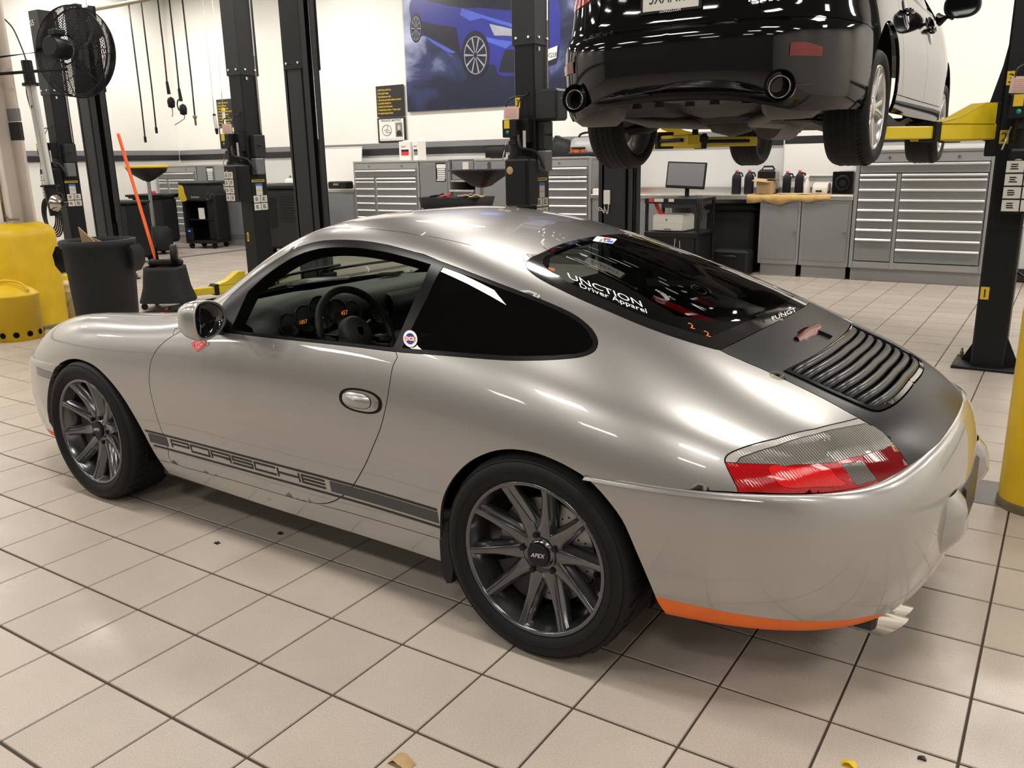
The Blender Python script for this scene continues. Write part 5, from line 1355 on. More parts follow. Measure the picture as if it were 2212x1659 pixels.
    b = MB(); b.box((w + .0015, .105, 1.288), (.003, .18, .026)); b.mat(1).box((w + .0033, .105, 1.288), (.0008, .15, .010)); b.build('yellow_strip', [MT['label_yellow'], MT['decal_black']], root)
    b = MB(); b.box((w + .0015, .11, 1.22), (.003, .09, .075)); b.mat(1).box((w + .0033, .11, 1.245), (.0008, .09, .024)).mat(0).box((w + .0015, .11, 1.155), (.003, .09, .05)); b.build('service_label', [MT['label_white'], MT['sky_decal']], root)
    label_sheet(root, (w + .0005, .015, .96), (0, 1, 0), (0, 0, 1), .20, .17, 2, 2)
    if front_labels: label_sheet(root, (.020 + shift * .8, -.2015, 1.075), (1, 0, 0), (0, 0, 1), .15 if shift == 0 else .21, .32, 4, 2)
    if plate:
        b = MB(); b.box((w + .10, .11, 1.91), (.23, .20, .26), .02); b.build('carriage_cover', MT['post_grey'], root)
    if carriage is not None:
        z = carriage
        b = MB(); b.box((-.02, d / 2, z + .09), (.10, .20, .34), .008).prism([(.0, z), (-.085, z + .02), (-.085, z + .20), (-.02, z + .48), (.0, z + .62)], .16, (0, d / 2 + .08, 0)); b.build('carriage', MT['post_black'], root)
    return root
def companion_post(x0, label, z):
    root = thing('lift_post', label, 'lift post', (x0, FY, 0), 0, 'lift posts without power units')
    w, d = .25, .24; column(root, x0, x0 + w, FY + d, True)
    b = MB(); b.box((w / 2 + .02, d / 2, z + .32), (w - .10, d - .09, .62), .01).cyl((w - .04, d / 2 - .03, .05), (w - .04, d / 2 - .03, z + .9), .016, n=10); b.build('carriage', MT['cavity'], root)
    b = MB(); b.box((w + .02, d / 2, z + .09), (.09, .20, .20), .008); b.build('arm_hinge', MT['post_black'], root)
    b = MB(); b.tube([(w - .03, d - .06, .05), (w - .03, d - .06, PH - .05)], .01, 6); b.build('steel_cable', MT['alu'], root)
    return root
# lift under the sedan
pR = control_post(2.64, 'black lift post with yellow number stickers 1, 2 and 3 at the right edge', 'R', True, carriage=1.50, shift=.075)
for ch, z in (('1', .48), ('2', 1.498), ('3', 1.858)): number_tag(pR, ch, .012, z)
arm(pR, (-.06, .06), (-.70, -.72), 1.52 - .0); arm(pR, (-.06, .18), (-.66, .98), 1.52)
b = MB(); cx = Vector((.30, .10, .42))
for k in range(5): b.tube([cx + Vector((.02 * k * .3, (.11 + .008 * k) * math.cos(t) * .5, (.20 + .012 * k) * math.sin(t))) for t in np.linspace(0, 2 * PI, 26)[:-1]], .007, 6, closed=True)
b.tube([cx + Vector((0, 0, .2)), cx + Vector((-.06, 0, .22)), cx + Vector((-.09, 0, .24))], .009, 6); o = b.build('coiled_cable', MT['hose_black'], pR); o['kind'] = 'stuff'
pL = companion_post(-.235, 'black lift post with a white clip box, below the raised sedan', 1.50)
arm(pL, (.30, .05), (1.0, -.42), 1.52); arm(pL, (.30, .19), (1.02, 1.0), 1.52)
b = MB(); b.box((.055, -.006, 1.14), (.062, .012, .115), .004); wb = b.build('clip_box', MT['printer_white'], pL)
b = MB(); b.tube(spline([(.035, -.012, 1.085), (.037, -.02, 1.01), (.02, -.02, 1.04), (-.01, -.02, 1.055), (-.012, -.02, 1.035), (.02, -.02, 1.03)], 4), .0035, 6).tube(spline([(.045, -.02, 1.055), (.065, -.02, 1.005), (.075, -.02, 1.04), (.075, -.012, 1.085)], 4), .0035, 6); b.build('wire_hook', MT['label_white'], wb)
# neighbouring bays
pA = control_post(-1.09, 'black lift post with pink tag in front of the blue car poster', 'A', False, plate=True)
number_tag(pA, '3', .01, 1.895, .05, .085)
pA2 = companion_post(-3.90, 'black lift post left of the black safety rule sign', .12)
pC = control_post(-4.80, 'black lift post with pink tag beside the parts cart', 'C', True)
number_tag(pC, '1', .06, .62, .03, .10)
arm(pC, (-.08, .02), (-.28, -.74), .04); arm(pC, (-.06, .20), (-.45, 1.0), .04)
pC2 = companion_post(-7.72, 'dark lift post behind the orange pole and the large fan', .12)
arm(pC2, (.30, .03), (-.12, -.62), .04)
pD = control_post(-8.53, 'dark lift post farthest left, behind the cage fan', 'D', True)
text('post_number', 'S5', .10, MT['label_white'], pD, (.05, -.0135, 3.26), (PI / 2, 0, 0), 'CENTER')
arm(pD, (-.08, .02), (-.62, -.66), .04)
# ================================================================== back wall: cabinets, benches, signs
CY = 9.15; CB_ = 9.75
def drawer(root, x0, x1, z0, z1, handle=True):
    b = MB(); b.box(((x0 + x1) / 2, -.008, (z0 + z1) / 2), (x1 - x0 - .008, .016, z1 - z0 - .006), .003); d = b.build('drawer', MT['cab_grey'], root)
    if handle:
        h = MB(); h.prism([(0, 0), (-.012, .002), (-.026, -.012), (-.026, -.020), (-.014, -.028), (0, -.028)], x1 - x0 - .02, (x0 + .01, -.016, z1 - .002), (0, 1, 0), (0, 0, 1)); h.build('handle', MT['alu'], d)
def chest(x0, x1, cols, label, full=(), z1=1.46, group='grey tool chests along the back wall'):
    """grey steel tool chest: frame, worktop, lock rail, drawers with full-width pulls, plinth"""
    r = thing('tool_chest', label, 'tool chest', (0, CY, 0), 0, group)
    d = CB_ - CY
    b = MB(); b.box(((x0 + x1) / 2, d / 2 + .012, (z1 + .15) / 2), (x1 - x0, d - .024, z1 - .15), .004); b.build('body', MT['cab_grey'], r)
    b = MB(); b.box(((x0 + x1) / 2, d / 2 - .01, z1 + .014), (x1 - x0, d + .02, .028), .004); b.build('top', MT['steel_top'], r)
    b = MB(); b.box(((x0 + x1) / 2, .05, .075), (x1 - x0 - .03, .02, .15), .002); b.build('plinth', MT['plastic_grey'], r)
    ed = sorted({x0, x1} | {c for cc in cols for c in cc[:2]})
    b = MB(); b.box((x0 + .02, -.004, (z1 + .15) / 2), (.04, .024, z1 - .15), .003); b.build('stile', MT['cab_frame'], r)
    b = MB(); b.box((x1 - .02, -.004, (z1 + .15) / 2), (.04, .024, z1 - .15), .003); b.build('stile', MT['cab_frame'], r)
    for k in range(len(cols) - 1):
        xm = (cols[k][1] + cols[k + 1][0]) / 2; b = MB(); b.box((xm, -.004, (1.225 + .15) / 2), (.038, .024, 1.225 - .15), .003); b.build('stile', MT['cab_frame'], r)
    b = MB(); b.box(((x0 + x1) / 2, -.002, 1.405), (x1 - x0 - .085, .02, .10), .003); lp = b.build('lock_rail', MT['cab_frame'], r)
    for fx in ((.25, .75) if x1 - x0 > 1 else (.3,)):
        b = MB(); b.cyl((x0 + (x1 - x0) * fx, -.012, 1.405), (x0 + (x1 - x0) * fx, -.022, 1.405), .016, n=14).mat(1).cyl((x0 + (x1 - x0) * fx, -.022, 1.405), (x0 + (x1 - x0) * fx, -.024, 1.405), .006, n=8); b.build('lock', [MT['disc'], MT['plastic_black']], lp)
    drawer(r, x0 + .045, x1 - .045, 1.235, 1.345)
    for (a, c, zs) in cols:
        for k in range(len(zs) - 1): drawer(r, a, c, zs[k + 1], zs[k])
    b = MB(); b.box(((x0 + x1) / 2, -.002, .19), (x1 - x0 - .085, .02, .075), .003); b.build('bottom_rail', MT['cab_frame'], r)
    return r
zL = [1.225, 1.172, 1.06, .945, .832, .72, .607, .495, .235]; zR = [1.225, 1.172, 1.06, .945, .832, .72, .61, .50, .39, .235]
c4 = chest(.955, 2.36, [(1.0, 1.405, zL), (1.445, 2.31, zR)], 'wide grey tool chest at the right end, beside the numbered lift post')
chest(-3.20, -2.49, [(-3.155, -2.535, zR)], 'narrow grey tool chest behind the lift post, with diagnostic gear on top')
chest(-6.88, -5.51, [(-6.835, -6.425, zL), (-6.385, -5.555, zR)], 'wide grey tool chest with two white cartons on top')
chest(-12.12, -10.92, [(-12.075, -11.80, zL), (-11.76, -10.965, zR)], 'grey tool chest in the far left corner')
def locker(x0, x1, label, z0=.15, z1=1.46, knob_left=True, card=True):
    r = thing('locker_cabinet', label, 'cabinet', (0, CY, 0), 0, 'plain grey lockers along the back wall')
    d = CB_ - CY
    b = MB(); b.box(((x0 + x1) / 2, d / 2, (z0 + z1) / 2), (x1 - x0, d, z1 - z0), .004).box(((x0 + x1) / 2, d / 2 + .03, z0 / 2), (x1 - x0 - .03, d - .08, z0)); b.build('body', MT['cab_frame'], r)
    b = MB(); b.box(((x0 + x1) / 2, -.009, (z0 + z1) / 2), (x1 - x0 - .07, .018, z1 - z0 - .06), .003); dr = b.build('door', MT['cab_grey'], r)
    kx = x0 + .055 if knob_left else x1 - .055
    b = MB(); b.cyl((kx, -.018, .83), (kx, -.035, .83), .014, n=12); b.build('knob', MT['disc'], dr)
    b = MB(); b.box(((x0 + x1) / 2, d / 2 - .01, z1 + .014), (x1 - x0, d + .02, .028), .004); b.build('top', MT['steel_top'], r)
    if card:
        cx = x0 + (x1 - x0) * .74; b = MB(); b.box((cx, -.0195, 1.30), (.19, .003, .28), .001); cd = b.build('job_card', MT['plastic_black'], dr)
        for k in range(7):
            b = MB(); b.box((cx + (.012 if k else 0), -.0215, 1.185 + k * .031 + (.018 if k == 6 else 0)), (.15 if k < 6 else .17, .001, .022 if k < 6 else .06)); b.build('card_slot', MT['paper'], cd)
    return r
lk = locker(-5.505, -4.925, 'grey locker with job card and black name plate beside the wide chest')
b = MB(); b.box((-5.255, -.0195, .83), (.20, .004, .045), .001); npl = b.build('name_plate', MT['plastic_black'], next(c for c in bpy.data.objects if c.parent == lk and c.name.startswith('door')))
text('name_plate_text', 'DOMINGUEZ', .026, MT['label_white'], npl, (-5.255, -.0225, .822), (PI / 2, 0, 0), 'CENTER')
locker(-10.915, -10.38, 'grey locker with job card in the far left corner')
def door_unit(x0, x1, label, z1=.925, knob=True):
    r = thing('base_cabinet', label, 'cabinet', (0, CY, 0), 0, 'grey base cabinets under the worktops'); d = CB_ - CY
    b = MB(); b.box(((x0 + x1) / 2, d / 2, (.15 + z1) / 2), (x1 - x0 - .004, d, z1 - .15), .004); b.build('body', MT['cab_frame'], r)
    b = MB(); b.box(((x0 + x1) / 2, -.008, (.21 + z1 - .04) / 2), (x1 - x0 - .07, .016, z1 - .25), .003); dr = b.build('door', MT['cab_grey'], r)
    if knob: b = MB(); b.cyl((x1 - .06, -.016, .55), (x1 - .06, -.036, .55), .014, n=12); b.build('knob', MT['disc'], dr)
    b = MB(); b.box(((x0 + x1) / 2, .05, .075), (x1 - x0 - .06, .02, .15), .002); b.build('plinth', MT['plastic_grey'], r)
    return r
door_unit(-.14, .36, 'grey base cabinet below the tan towel'); door_unit(.365, .945, 'grey base cabinet beside the right-hand tool chest')
door_unit(-2.48, -1.90, 'grey base cabinet hidden behind the lift post'); door_unit(-1.895, -1.30, 'grey base cabinet behind the computer cart')
def worktop(x0, x1, z, label):
    b = MB(); b.box(((x0 + x1) / 2, CY + .29, z), (x1 - x0, .64, .055), .006).box(((x0 + x1) / 2, CB_ - .012, z + .06), (x1 - x0, .02, .09), .004); return tag(b.build('worktop', MT['steel_top']), label, 'worktop', 'steel worktops')
worktop(-2.485, .95, .955, 'steel worktop under the monitor and tan towel')
worktop(-10.375, -6.895, 1.02, 'steel worktop left of the wide chest, behind the lift posts')
for k, (x0, x1) in enumerate(((-10.37, -9.65), (-9.64, -8.85), (-8.84, -8.0), (-7.99, -6.90))):
    door_unit(x0, x1, ('first', 'second', 'third', 'fourth')[k] + ' base cabinet from the left corner locker under the long worktop', .99, False)
# unit with open shelf, between locker and the poster post
r = thing('shelf_cabinet', 'grey wall unit with flap door and open shelf right of the locker', 'cabinet', (0, CY, 0))
b = MB(); b.box((-4.69, .32, 1.325), (.43, .56, .29), .004); b.build('upper_box', MT['cab_frame'], r)
b = MB(); b.box((-4.69, .032, 1.325), (.40, .016, .26), .003); dd = b.build('flap_door', MT['cab_grey'], r)
b = MB(); b.box((-4.63, .022, 1.38), (.11, .002, .13)); b.build('notice', MT['label_white'], dd)
b = MB(); b.box((-4.69, .32, 1.475), (.44, .58, .02), .003); b.build('top', MT['box_grey'], r)
b = MB(); b.box((-4.69, .25, 1.165), (.43, .5, .02), .003); b.build('shelf', MT['steel_top'], r)
b = MB(); b.box((-4.69, .28, 1.02), (.45, .62, .03), .004); b.build('worktop', MT['steel_top'], r)
b = MB(); b.box((-4.69, .45, 1.09), (.42, .02, .14)); b.build('back_panel', MT['plastic_black'], r)
b = MB(); b.box((-4.69, .32, .58), (.43, .56, .85), .004); b.build('lower_box', MT['cab_grey'], r)
lk2 = locker(-4.45, -3.22, 'grey double locker with a small photo sticker behind the drip tray', card=False)
b = MB(); b.prism([(-.07, 0), (.07, 0), (.05, .09), (.02, .10), (.03, .15), (.02, .19), (-.02, .19), (-.035, .15), (-.02, .10), (-.055, .09)], .002, (-4.17, -.0215, 1.25)); b.build('photo_sticker', MT['decal_grey'], lk2)
# ---- posters, signs
mat('poster_sky', (0.012, 0.016, 0.055), 0.35, var=0)
m = MT['poster_sky']; N, L = m.node_tree.nodes, m.node_tree.links; bsdf = N['Principled BSDF']
tc = N.new('ShaderNodeTexCoord'); nz = N.new('ShaderNodeTexNoise'); nz.inputs['Scale'].default_value = 1.3; nz.inputs['Detail'].default_value = 6; nz.inputs['Distortion'].default_value = 0.5
mp = N.new('ShaderNodeMapping'); mp.inputs['Scale'].default_value = (1.0, 1.0, 1.6)
L.new(tc.outputs['Object'], mp.inputs['Vector']); L.new(mp.outputs[0], nz.inputs['Vector'])
rp = N.new('ShaderNodeValToRGB'); e = rp.color_ramp.elements; e[0].position = .42; e[0].color = (0.006, 0.009, 0.035, 1); e[1].position = .80; e[1].color = (0.42, 0.46, 0.66, 1); k_ = e.new(.55); k_.color = (0.025, 0.035, 0.12, 1)
sx_ = N.new('ShaderNodeSeparateXYZ'); L.new(tc.outputs['Object'], sx_.inputs[0])
mr_ = N.new('ShaderNodeMapRange'); mr_.inputs['From Min'].default_value = -6.2; mr_.inputs['From Max'].default_value = -4.9; mr_.inputs['To Min'].default_value = .22; mr_.inputs['To Max'].default_value = -.02; L.new(sx_.outputs['X'], mr_.inputs['Value'])
mz_ = N.new('ShaderNodeMapRange'); mz_.inputs['From Min'].default_value = 2.35; mz_.inputs['From Max'].default_value = 2.9; mz_.inputs['To Min'].default_value = -.22; mz_.inputs['To Max'].default_value = .0; L.new(sx_.outputs['Z'], mz_.inputs['Value'])
ad_ = N.new('ShaderNodeMath'); ad_.operation = 'ADD'; L.new(nz.outputs['Fac'], ad_.inputs[0]); L.new(mr_.outputs[0], ad_.inputs[1])
ae_ = N.new('ShaderNodeMath'); ae_.operation = 'ADD'; L.new(ad_.outputs[0], ae_.inputs[0]); L.new(mz_.outputs[0], ae_.inputs[1])
L.new(ae_.outputs[0], rp.inputs[0]); L.new(rp.outputs[0], bsdf.inputs['Base Color'])
mat('print_blue', (0.016, 0.02, 0.23), 0.35, var=0.25, scale=2.5); mat('print_blue_light', (0.06, 0.10, 0.50), 0.35, var=0.25, scale=3); mat('print_dark', (0.005, 0.006, 0.02), 0.35, var=0.1)
mat('print_grey', (0.30, 0.31, 0.36), 0.35, var=0.15); mat('smoke', (0.33, 0.37, 0.55), 0.4, var=0.3, scale=4)
PW = 9.755
b = MB(); b.box((-4.30, PW + .012, 3.30), (3.78, .024, 2.10), .004); tag(b.build('wall_poster', [MT['poster_sky']]), 'large blue poster of a sports sedan in smoke on the back wall', 'poster')
poster = bpy.data.objects['wall_poster']
def art(name, pts, m, lift):
    P = []
    for x, y in pts:
        w_ = on_plane(860 + x / 5.53, y / 5.53, 1, PW); P.append((min(w_.x, -2.43), min(w_.z, 4.34)))
    b = MB(); b.prism(P, .0004, (0, PW - .0006 * lift, 0)); return b.build(name, MT[m], poster)
def ell(cx, cy, rx, ry, n=28, a0=0): return [(cx + rx * math.cos(2 * PI * k / n + a0), cy + ry * math.sin(2 * PI * k / n + a0)) for k in range(n)]
art('print_car_body', spline([(140, 40), (260, -40), (700, -120), (1400, -160), (1880, -60), (1940, 300), (1930, 520), (1900, 740), (1790, 800), (1400, 905), (1200, 890), (1170, 790), (1070, 770), (780, 740), (690, 630), (480, 520), (300, 430), (230, 470), (160, 260)], 4, True), 'print_blue', 2)
art('print_side_shade', [(270, 250), (500, 300), (700, 330), (730, 520), (770, 735), (690, 625), (480, 510), (300, 420)], 'print_dark', 3)
art('print_window', [(350, -20), (700, -90), (740, 95), (560, 60), (330, 10)], 'print_dark', 3)
art('print_windscreen', [(700, -60), (1500, -130), (1380, 130), (1000, 95), (740, 95)], 'print_dark', 3)
art('print_hood_light', [(760, 100), (1050, 190), (1380, 290), (1380, 330), (1200, 280), (1000, 215), (860, 250), (780, 200), (740, 180)], 'print_blue_light', 3)
art('print_fender_light', [(1050, 440), (1180, 470), (1380, 500), (1290, 580), (1180, 540), (1070, 500)], 'print_blue_light', 3)
art('print_sill_light', [(300, 415), (480, 510), (685, 620), (660, 636), (600, 628), (420, 520)], 'print_blue_light', 4)
art('print_headlight', [(1090, 285), (1250, 320), (1380, 350), (1380, 430), (1260, 425), (1150, 425), (1120, 360)], 'print_grey', 4)
art('print_grille', [(1280, 590), (1500, 600), (1930, 560), (1890, 760), (1760, 800), (1380, 870), (1200, 860), (1230, 740)], 'print_dark', 4)
for cx, cy, rx, ry in ((925, 650, 170, 285), (215, 330, 70, 180)):
    art('print_tyre', ell(cx, cy, rx, ry), 'print_dark', 5); art('print_rim', ell(cx, cy + 10, rx * .80, ry * .80), 'print_grey', 6); art('print_rim_gap', ell(cx, cy + 10, rx * .75, ry * .76), 'print_dark', 7)
    for k in range(10):
        a = 2 * PI * k / 10; d = .09
        art('print_spoke', [(cx + rx * .12 * math.cos(a - d * 2), cy + 10 + ry * .12 * math.sin(a - d * 2)), (cx + rx * .77 * math.cos(a - d * .7), cy + 10 + ry * .77 * math.sin(a - d * .7)), (cx + rx * .77 * math.cos(a + d * .7), cy + 10 + ry * .77 * math.sin(a + d * .7)), (cx + rx * .12 * math.cos(a + d * 2), cy + 10 + ry * .12 * math.sin(a + d * 2))], 'print_grey', 8)
art('print_plate', [(1790, 590), (1905, 545), (1892, 690), (1790, 730)], 'whiteboard', 6)
b = on_plane(860 + 1797 / 5.53, 690 / 5.53, 1, PW); text('print_plate_text', 'GSF', .09, MT['decal_grey'], poster, (b.x, PW - .008, b.z), (PI / 2, 0, 0))
def rule_sign(x, label, lab2, name):
    b = MB(); b.box((x, 9.775, 2.44), (.60, .012, .49), .002); s = tag(b.build('safety_rule_sign', MT['band_black']), label, 'sign', 'safety rule signs')
    for k, t in enumerate(('1. SAFETY Starts With You', '2. Wear Safety Glasses', '3. Reset Maintenance Light', '4. Check Clearance Before Lifting or Lowering', '5. Look Before Backing Up', '6. Double Check Fluid Levels', '7. Double Check Lug Nuts - Torque to Spec', '8. Complete Inspection Sheet')):
        text('rule_line', t, .040, MT['label_yellow'], s, (x - .275, 9.7680, 2.605 - k * .052), (PI / 2, 0, 0), offset=.0008, sx=.68)
    r = thing('name_frame', lab2, 'picture frame', (x, 9.775, 1.78), 0, 'framed name sheets')
    b = MB(); b.box((0, 0, .20), (.61, .016, .40), .004); b.build('frame', MT['band_black'], r)
    b = MB(); b.box((0, -.0095, .205), (.53, .003, .345)); pg = b.build('sheet', MT['paper'], r)
    text('sheet_name', name, .052, MT['decal_grey'], r, (0, -.0115, .335), (PI / 2, 0, 0), 'CENTER', sx=.80, offset=.001)
    b = MB(); ring = [(-.10 + .10 * math.cos(t), -.0125, .20 + .085 * math.sin(t)) for t in np.linspace(0, 2 * PI, 33)[:-1]]; b.tube(ring, .006, 6, closed=True).tube([(-.07, -.0125, .27), (-.12, -.0125, .165), (-.02, -.0125, .165)], .006, 6); b.build('emblem', MT['band_grey'], r)
    text('emblem_text', 'LEXUS', .034, MT['band_grey'], r, (-.10, -.0135, .19), (PI / 2, 0, 0), 'CENTER', sx=1.3)
    b = MB(); b.box((.165, -.0118, .20), (.15, .001, .23)).mat(1).prism(ell(.165, .235, .03, .04, 14), .0004, (0, -.0123, 0)).mat(2).prism([(.105, .10), (.225, .10), (.215, .165), (.18, .19), (.15, .19), (.115, .165)], .0004, (0, -.0123, 0)); b.build('portrait', [MT['band_grey'], MT['paper_pink'], MT['band_black']], r)
    for k in range(26):
        if k % 2 == 0: b = MB(); b.box((-.25 + k * .02, -.0118, .05 + (.01 if k % 4 else 0)), (.016, .001, .016)); b.build('border_check', MT['band_grey'], r)
rule_sign(-6.56, 'black sign with yellow safety rules beside the blue poster', 'framed name sheet with round emblem under the safety sign', 'FERNANDO MARTINEZ')
rule_sign(-10.62, 'black sign with yellow safety rules half hidden by the lift post', 'framed name sheet half hidden by the lift post', 'TECHNICIAN')
def board(x0, x1, z0, z1, y, label, lean=0.0):
    r = thing('whiteboard', label, 'whiteboard', ((x0 + x1) / 2, y, z0)); h = z1 - z0; R_ = Matrix.Rotation(lean, 3, 'X')
    b = MB(); b.box(R_ @ Vector((0, 0, h / 2)), (x1 - x0, .016, h), .003, rot=R_); b.build('board', MT['whiteboard'], r)
    for cx, cz, w, hh in ((0, .006, x1 - x0 + .012, .016), (0, h - .004, x1 - x0 + .012, .016), (-(x1 - x0) / 2, h / 2, .016, h), ((x1 - x0) / 2, h / 2, .016, h)):
        b = MB(); b.box(R_ @ Vector((cx, -.004, cz)), (w, .022, hh), .003, rot=R_); b.build('edge_strip', MT['alu'], r)
    return r
board(-7.98, -7.12, 1.10, 1.73, 9.56, 'whiteboard leaning on the worktop left of the wide chest', -.12)
wb2 = board(-.06, .93, 1.19, 1.95, 9.765, 'whiteboard on the wall above the tan towel')
for k, dx in enumerate((-.28, -.23)):
    b = MB(); b.cyl((.43 + dx - .435, -.03, .02), (.43 + dx + .035 - .435, -.03, .02), .008, n=8); b.build('marker', MT['red_decal'], wb2)
# ---- computer cart
ct = thing('computer_cart', 'black rolling cart with printer shelf below the monitor', 'cart', (-.94, 8.55, 0))
for sx in (-.33, .33):
    for sy in (-.25, .25): b = MB(); b.box((sx, sy, .52), (.035, .035, .90), .004); b.build('upright', MT['plastic_black'], ct)
for z, nm in ((.96, 'top_shelf'), (.56, 'middle_shelf'), (.14, 'bottom_shelf')):
    b = MB(); b.box((0, 0, z), (.70, .56, .035), .005).box((0, -.275, z - .015), (.70, .012, .06), .003); b.build(nm, MT['plastic_black'], ct)
b = MB(); b.box((0, .0, .35), (.64, .50, .38), .01).box((0, -.255, .35), (.60, .01, .34), .003); b.build('lower_cabinet', MT['plastic_black'], ct)
b = MB(); b.box((.10, -.26, .895), (.42, .02, .06), .003); b.build('keyboard_drawer', MT['band_black'], ct)
b = MB(); b.box((-.26, -.29, .955), (.06, .002, .045)); b.build('red_label', MT['red_decal'], ct)
b = MB(); b.box((-.16, -.29, .955), (.12, .002, .04)); b.build('asset_label', MT['label_white'], ct); b = MB(); b.box((0, -.29, .955), (.07, .002, .035)); b.build('asset_label', MT['label_white'], ct)
b = MB(); rows = [[(-.27 + .16 * f, -.20 + .0 * f, .93 - .17 * f - .06 * math.sin(PI * f)) , (-.23 + .16 * f, -.20, .93 - .17 * f - .06 * math.sin(PI * f) + .03)] for f in np.linspace(0, 1, 8)]; b.sheet(rows); b.build('strap', MT['red_paint'], ct)
for sx in (-.30, .30):
    for sy in (-.22, .22): b = MB(); b.cyl((sx, sy - .018, .055), (sx, sy + .018, .055), .055, n=18).box((sx, sy, .105), (.03, .05, .04), .004); b.build('caster', MT['rubber'], ct)
b = MB()
for k in range(4): b.tube(spline([(.30 + .02 * k, -.27, 1.02), (.34 + .02 * k, -.30, .90), (.30 + .03 * k, -.30, .80 - .03 * k), (.38, -.30, .84), (.36, -.28, .96)], 5), .0045, 6)
b.build('cable_bundle', MT['hose_black'], ct)
mo = thing('monitor', 'flat black monitor tilted on the computer cart', 'monitor', (-.89, 8.60, .978))
R_ = Matrix.Rotation(-.10, 3, 'X') @ Matrix.Rotation(.045, 3, 'Y'); c_ = Vector((0, -.02, .26))
b = MB(); b.box(c_, (.50, .03, .315), .006, rot=R_); b.build('bezel', MT['plastic_black'], mo); b = MB(); b.box(c_ + R_ @ Vector((0, -.0155, .008)), (.465, .003, .265), rot=R_); b.build('screen', MT['screen'], mo)
b = MB(); b.box((0, .03, .10), (.05, .03, .20), .006).lathe([(0, .012), (.11, .010), (.12, 0)], (0, .02, 0), n=24); b.build('stand', MT['plastic_black'], mo)
b = MB(); b.box((.02, -.10, .05), (.012, .004, .012)); b.build('power_light', MT['blue_lit'], mo)
pr_ = thing('printer', 'white laser printer on the cart shelf', 'printer', (-1.0, 8.50, .58))
b = MB(); b.box((0, 0, .10), (.40, .36, .19), .012).box((0, -.005, .197), (.36, .33, .012), .004); b.build('case', MT['printer_white'], pr_)
b = MB(); b.box((0, -.184, .055), (.385, .012, .085), .004); tr_ = b.build('paper_tray', MT['printer_white'], pr_); b = MB(); b.box((.0, -.192, .03), (.09, .004, .014)); b.build('tray_grip', MT['band_grey'], tr_)
b = MB(); b.lathe([(0, .001), (.013, .001), (.014, 0)], (-.02, -.181, .14), (0, -1, 0), 18); b.build('round_badge', MT['band_grey'], pr_)
b = MB(); b.tube(spline([(.10, -.19, .0), (.11, -.22, -.15), (.08, -.23, -.35)], 6), .004, 6).tube(spline([(.16, -.19, .0), (.18, -.22, -.2), (.22, -.23, -.45)], 6), .004, 6); b.build('cord', MT['label_white'], pr_)
# ---- things on the benches
def bottle(x, y, z, label, h=.27, w=.115, d=.09):
    r = thing('oil_jug', label, 'bottle', (x, y, z), .15, 'dark oil jugs with pink caps')
    b = MB(); rows = []
    for k, (f, s) in enumerate(((0, .92), (.03, 1), (.62, 1), (.74, .92), (.84, .62), (.90, .34), (.93, .30))):
        rows.append([(w / 2 * s * math.copysign(abs(math.cos(t)) ** .5, math.cos(t)), d / 2 * s * math.copysign(abs(math.sin(t)) ** .5, math.sin(t)), h * f) for t in np.linspace(0, 2 * PI, 21)])
    b.sheet(rows); b.tube([(.03, 0, h * .66), (.075, 0, h * .74), (.06, 0, h * .86), (.02, 0, h * .88)], .011, 8); b.build('jug', MT['plastic_black'], r)
    b = MB(); b.cyl((0, 0, h * .93), (0, 0, h), .022, .02, 14); b.build('cap', MT['pink_cap'], r)
TZ = .9825
bottle(-.56, 9.48, TZ, 'dark oil jug with pink cap just right of the monitor', .30); bottle(-.41, 9.52, TZ, 'dark oil jug with pink cap between monitor and heater', .30)
bottle(.08, 9.48, TZ, 'dark oil jug with pink cap, left of the pair behind the towel', .28, .10); bottle(.225, 9.50, TZ, 'dark oil jug with pink cap, right of the pair behind the towel', .29, .10)
h_ = thing('fan_heater', 'black fan heater with grey side on the worktop', 'heater', (-.10, 9.60, TZ), .1)
b = MB(); b.box((-.10, 0, .16), (.22, .20, .28), .03); b.build('case', MT['plastic_black'], h_); b = MB(); b.box((.0, .02, .17), (.06, .18, .24), .02); b.build('side_shell', MT['plastic_grey'], h_)
for k in range(6): b = MB(); b.box((-.11, -.103, .19 + k * .016), (.17, .008, .006)); b.build('louvre', MT['band_black'], h_)
b = MB(); b.tube([(-.17, 0, .30), (-.15, 0, .335), (-.04, 0, .335), (-.02, 0, .30)], .012, 8).box((-.10, 0, .012), (.24, .22, .024), .008); b.build('handle', MT['plastic_black'], h_)
bx = thing('cardboard_box', 'brown cardboard box with open flaps on the towel', 'box', (-.10, 9.22, TZ + .018), .08)
b = MB(); b.box((0, 0, .075), (.20, .16, .15), .003); b.build('carton', MT['cardboard'], bx); b = MB(); b.box((-.045, -.03, .158), (.20, .22, .006), .001, rot=Matrix.Rotation(.12, 3, 'X') @ Matrix.Rotation(.1, 3, 'Y')); b.build('flap', MT['cardboard'], bx); b = MB(); b.box((.08, .02, .165), (.14, .20, .005), .001, rot=Matrix.Rotation(-.1, 3, 'X')); b.build('flap', MT['cardboard'], bx)
rows = []
for k in range(41):
    x = -.30 + 1.0 * k / 40; hang = .075 + .018 * math.sin(x * 17) + .02 * math.sin(x * 7 + 1) + (.02 if x < -.1 else 0); w = .004 * math.sin(x * 40)
    rows.append([(x, 9.45 + w, TZ + .006 + .003 * math.sin(x * 30)), (x, 9.28, TZ + .008 + .003 * math.sin(x * 23)), (x, 9.14 + w, TZ + .010), (x, 9.115 + w, TZ - .002), (x, 9.108 + 1.5 * w, TZ - .03), (x, 9.106 + 2.5 * w, TZ - hang)])
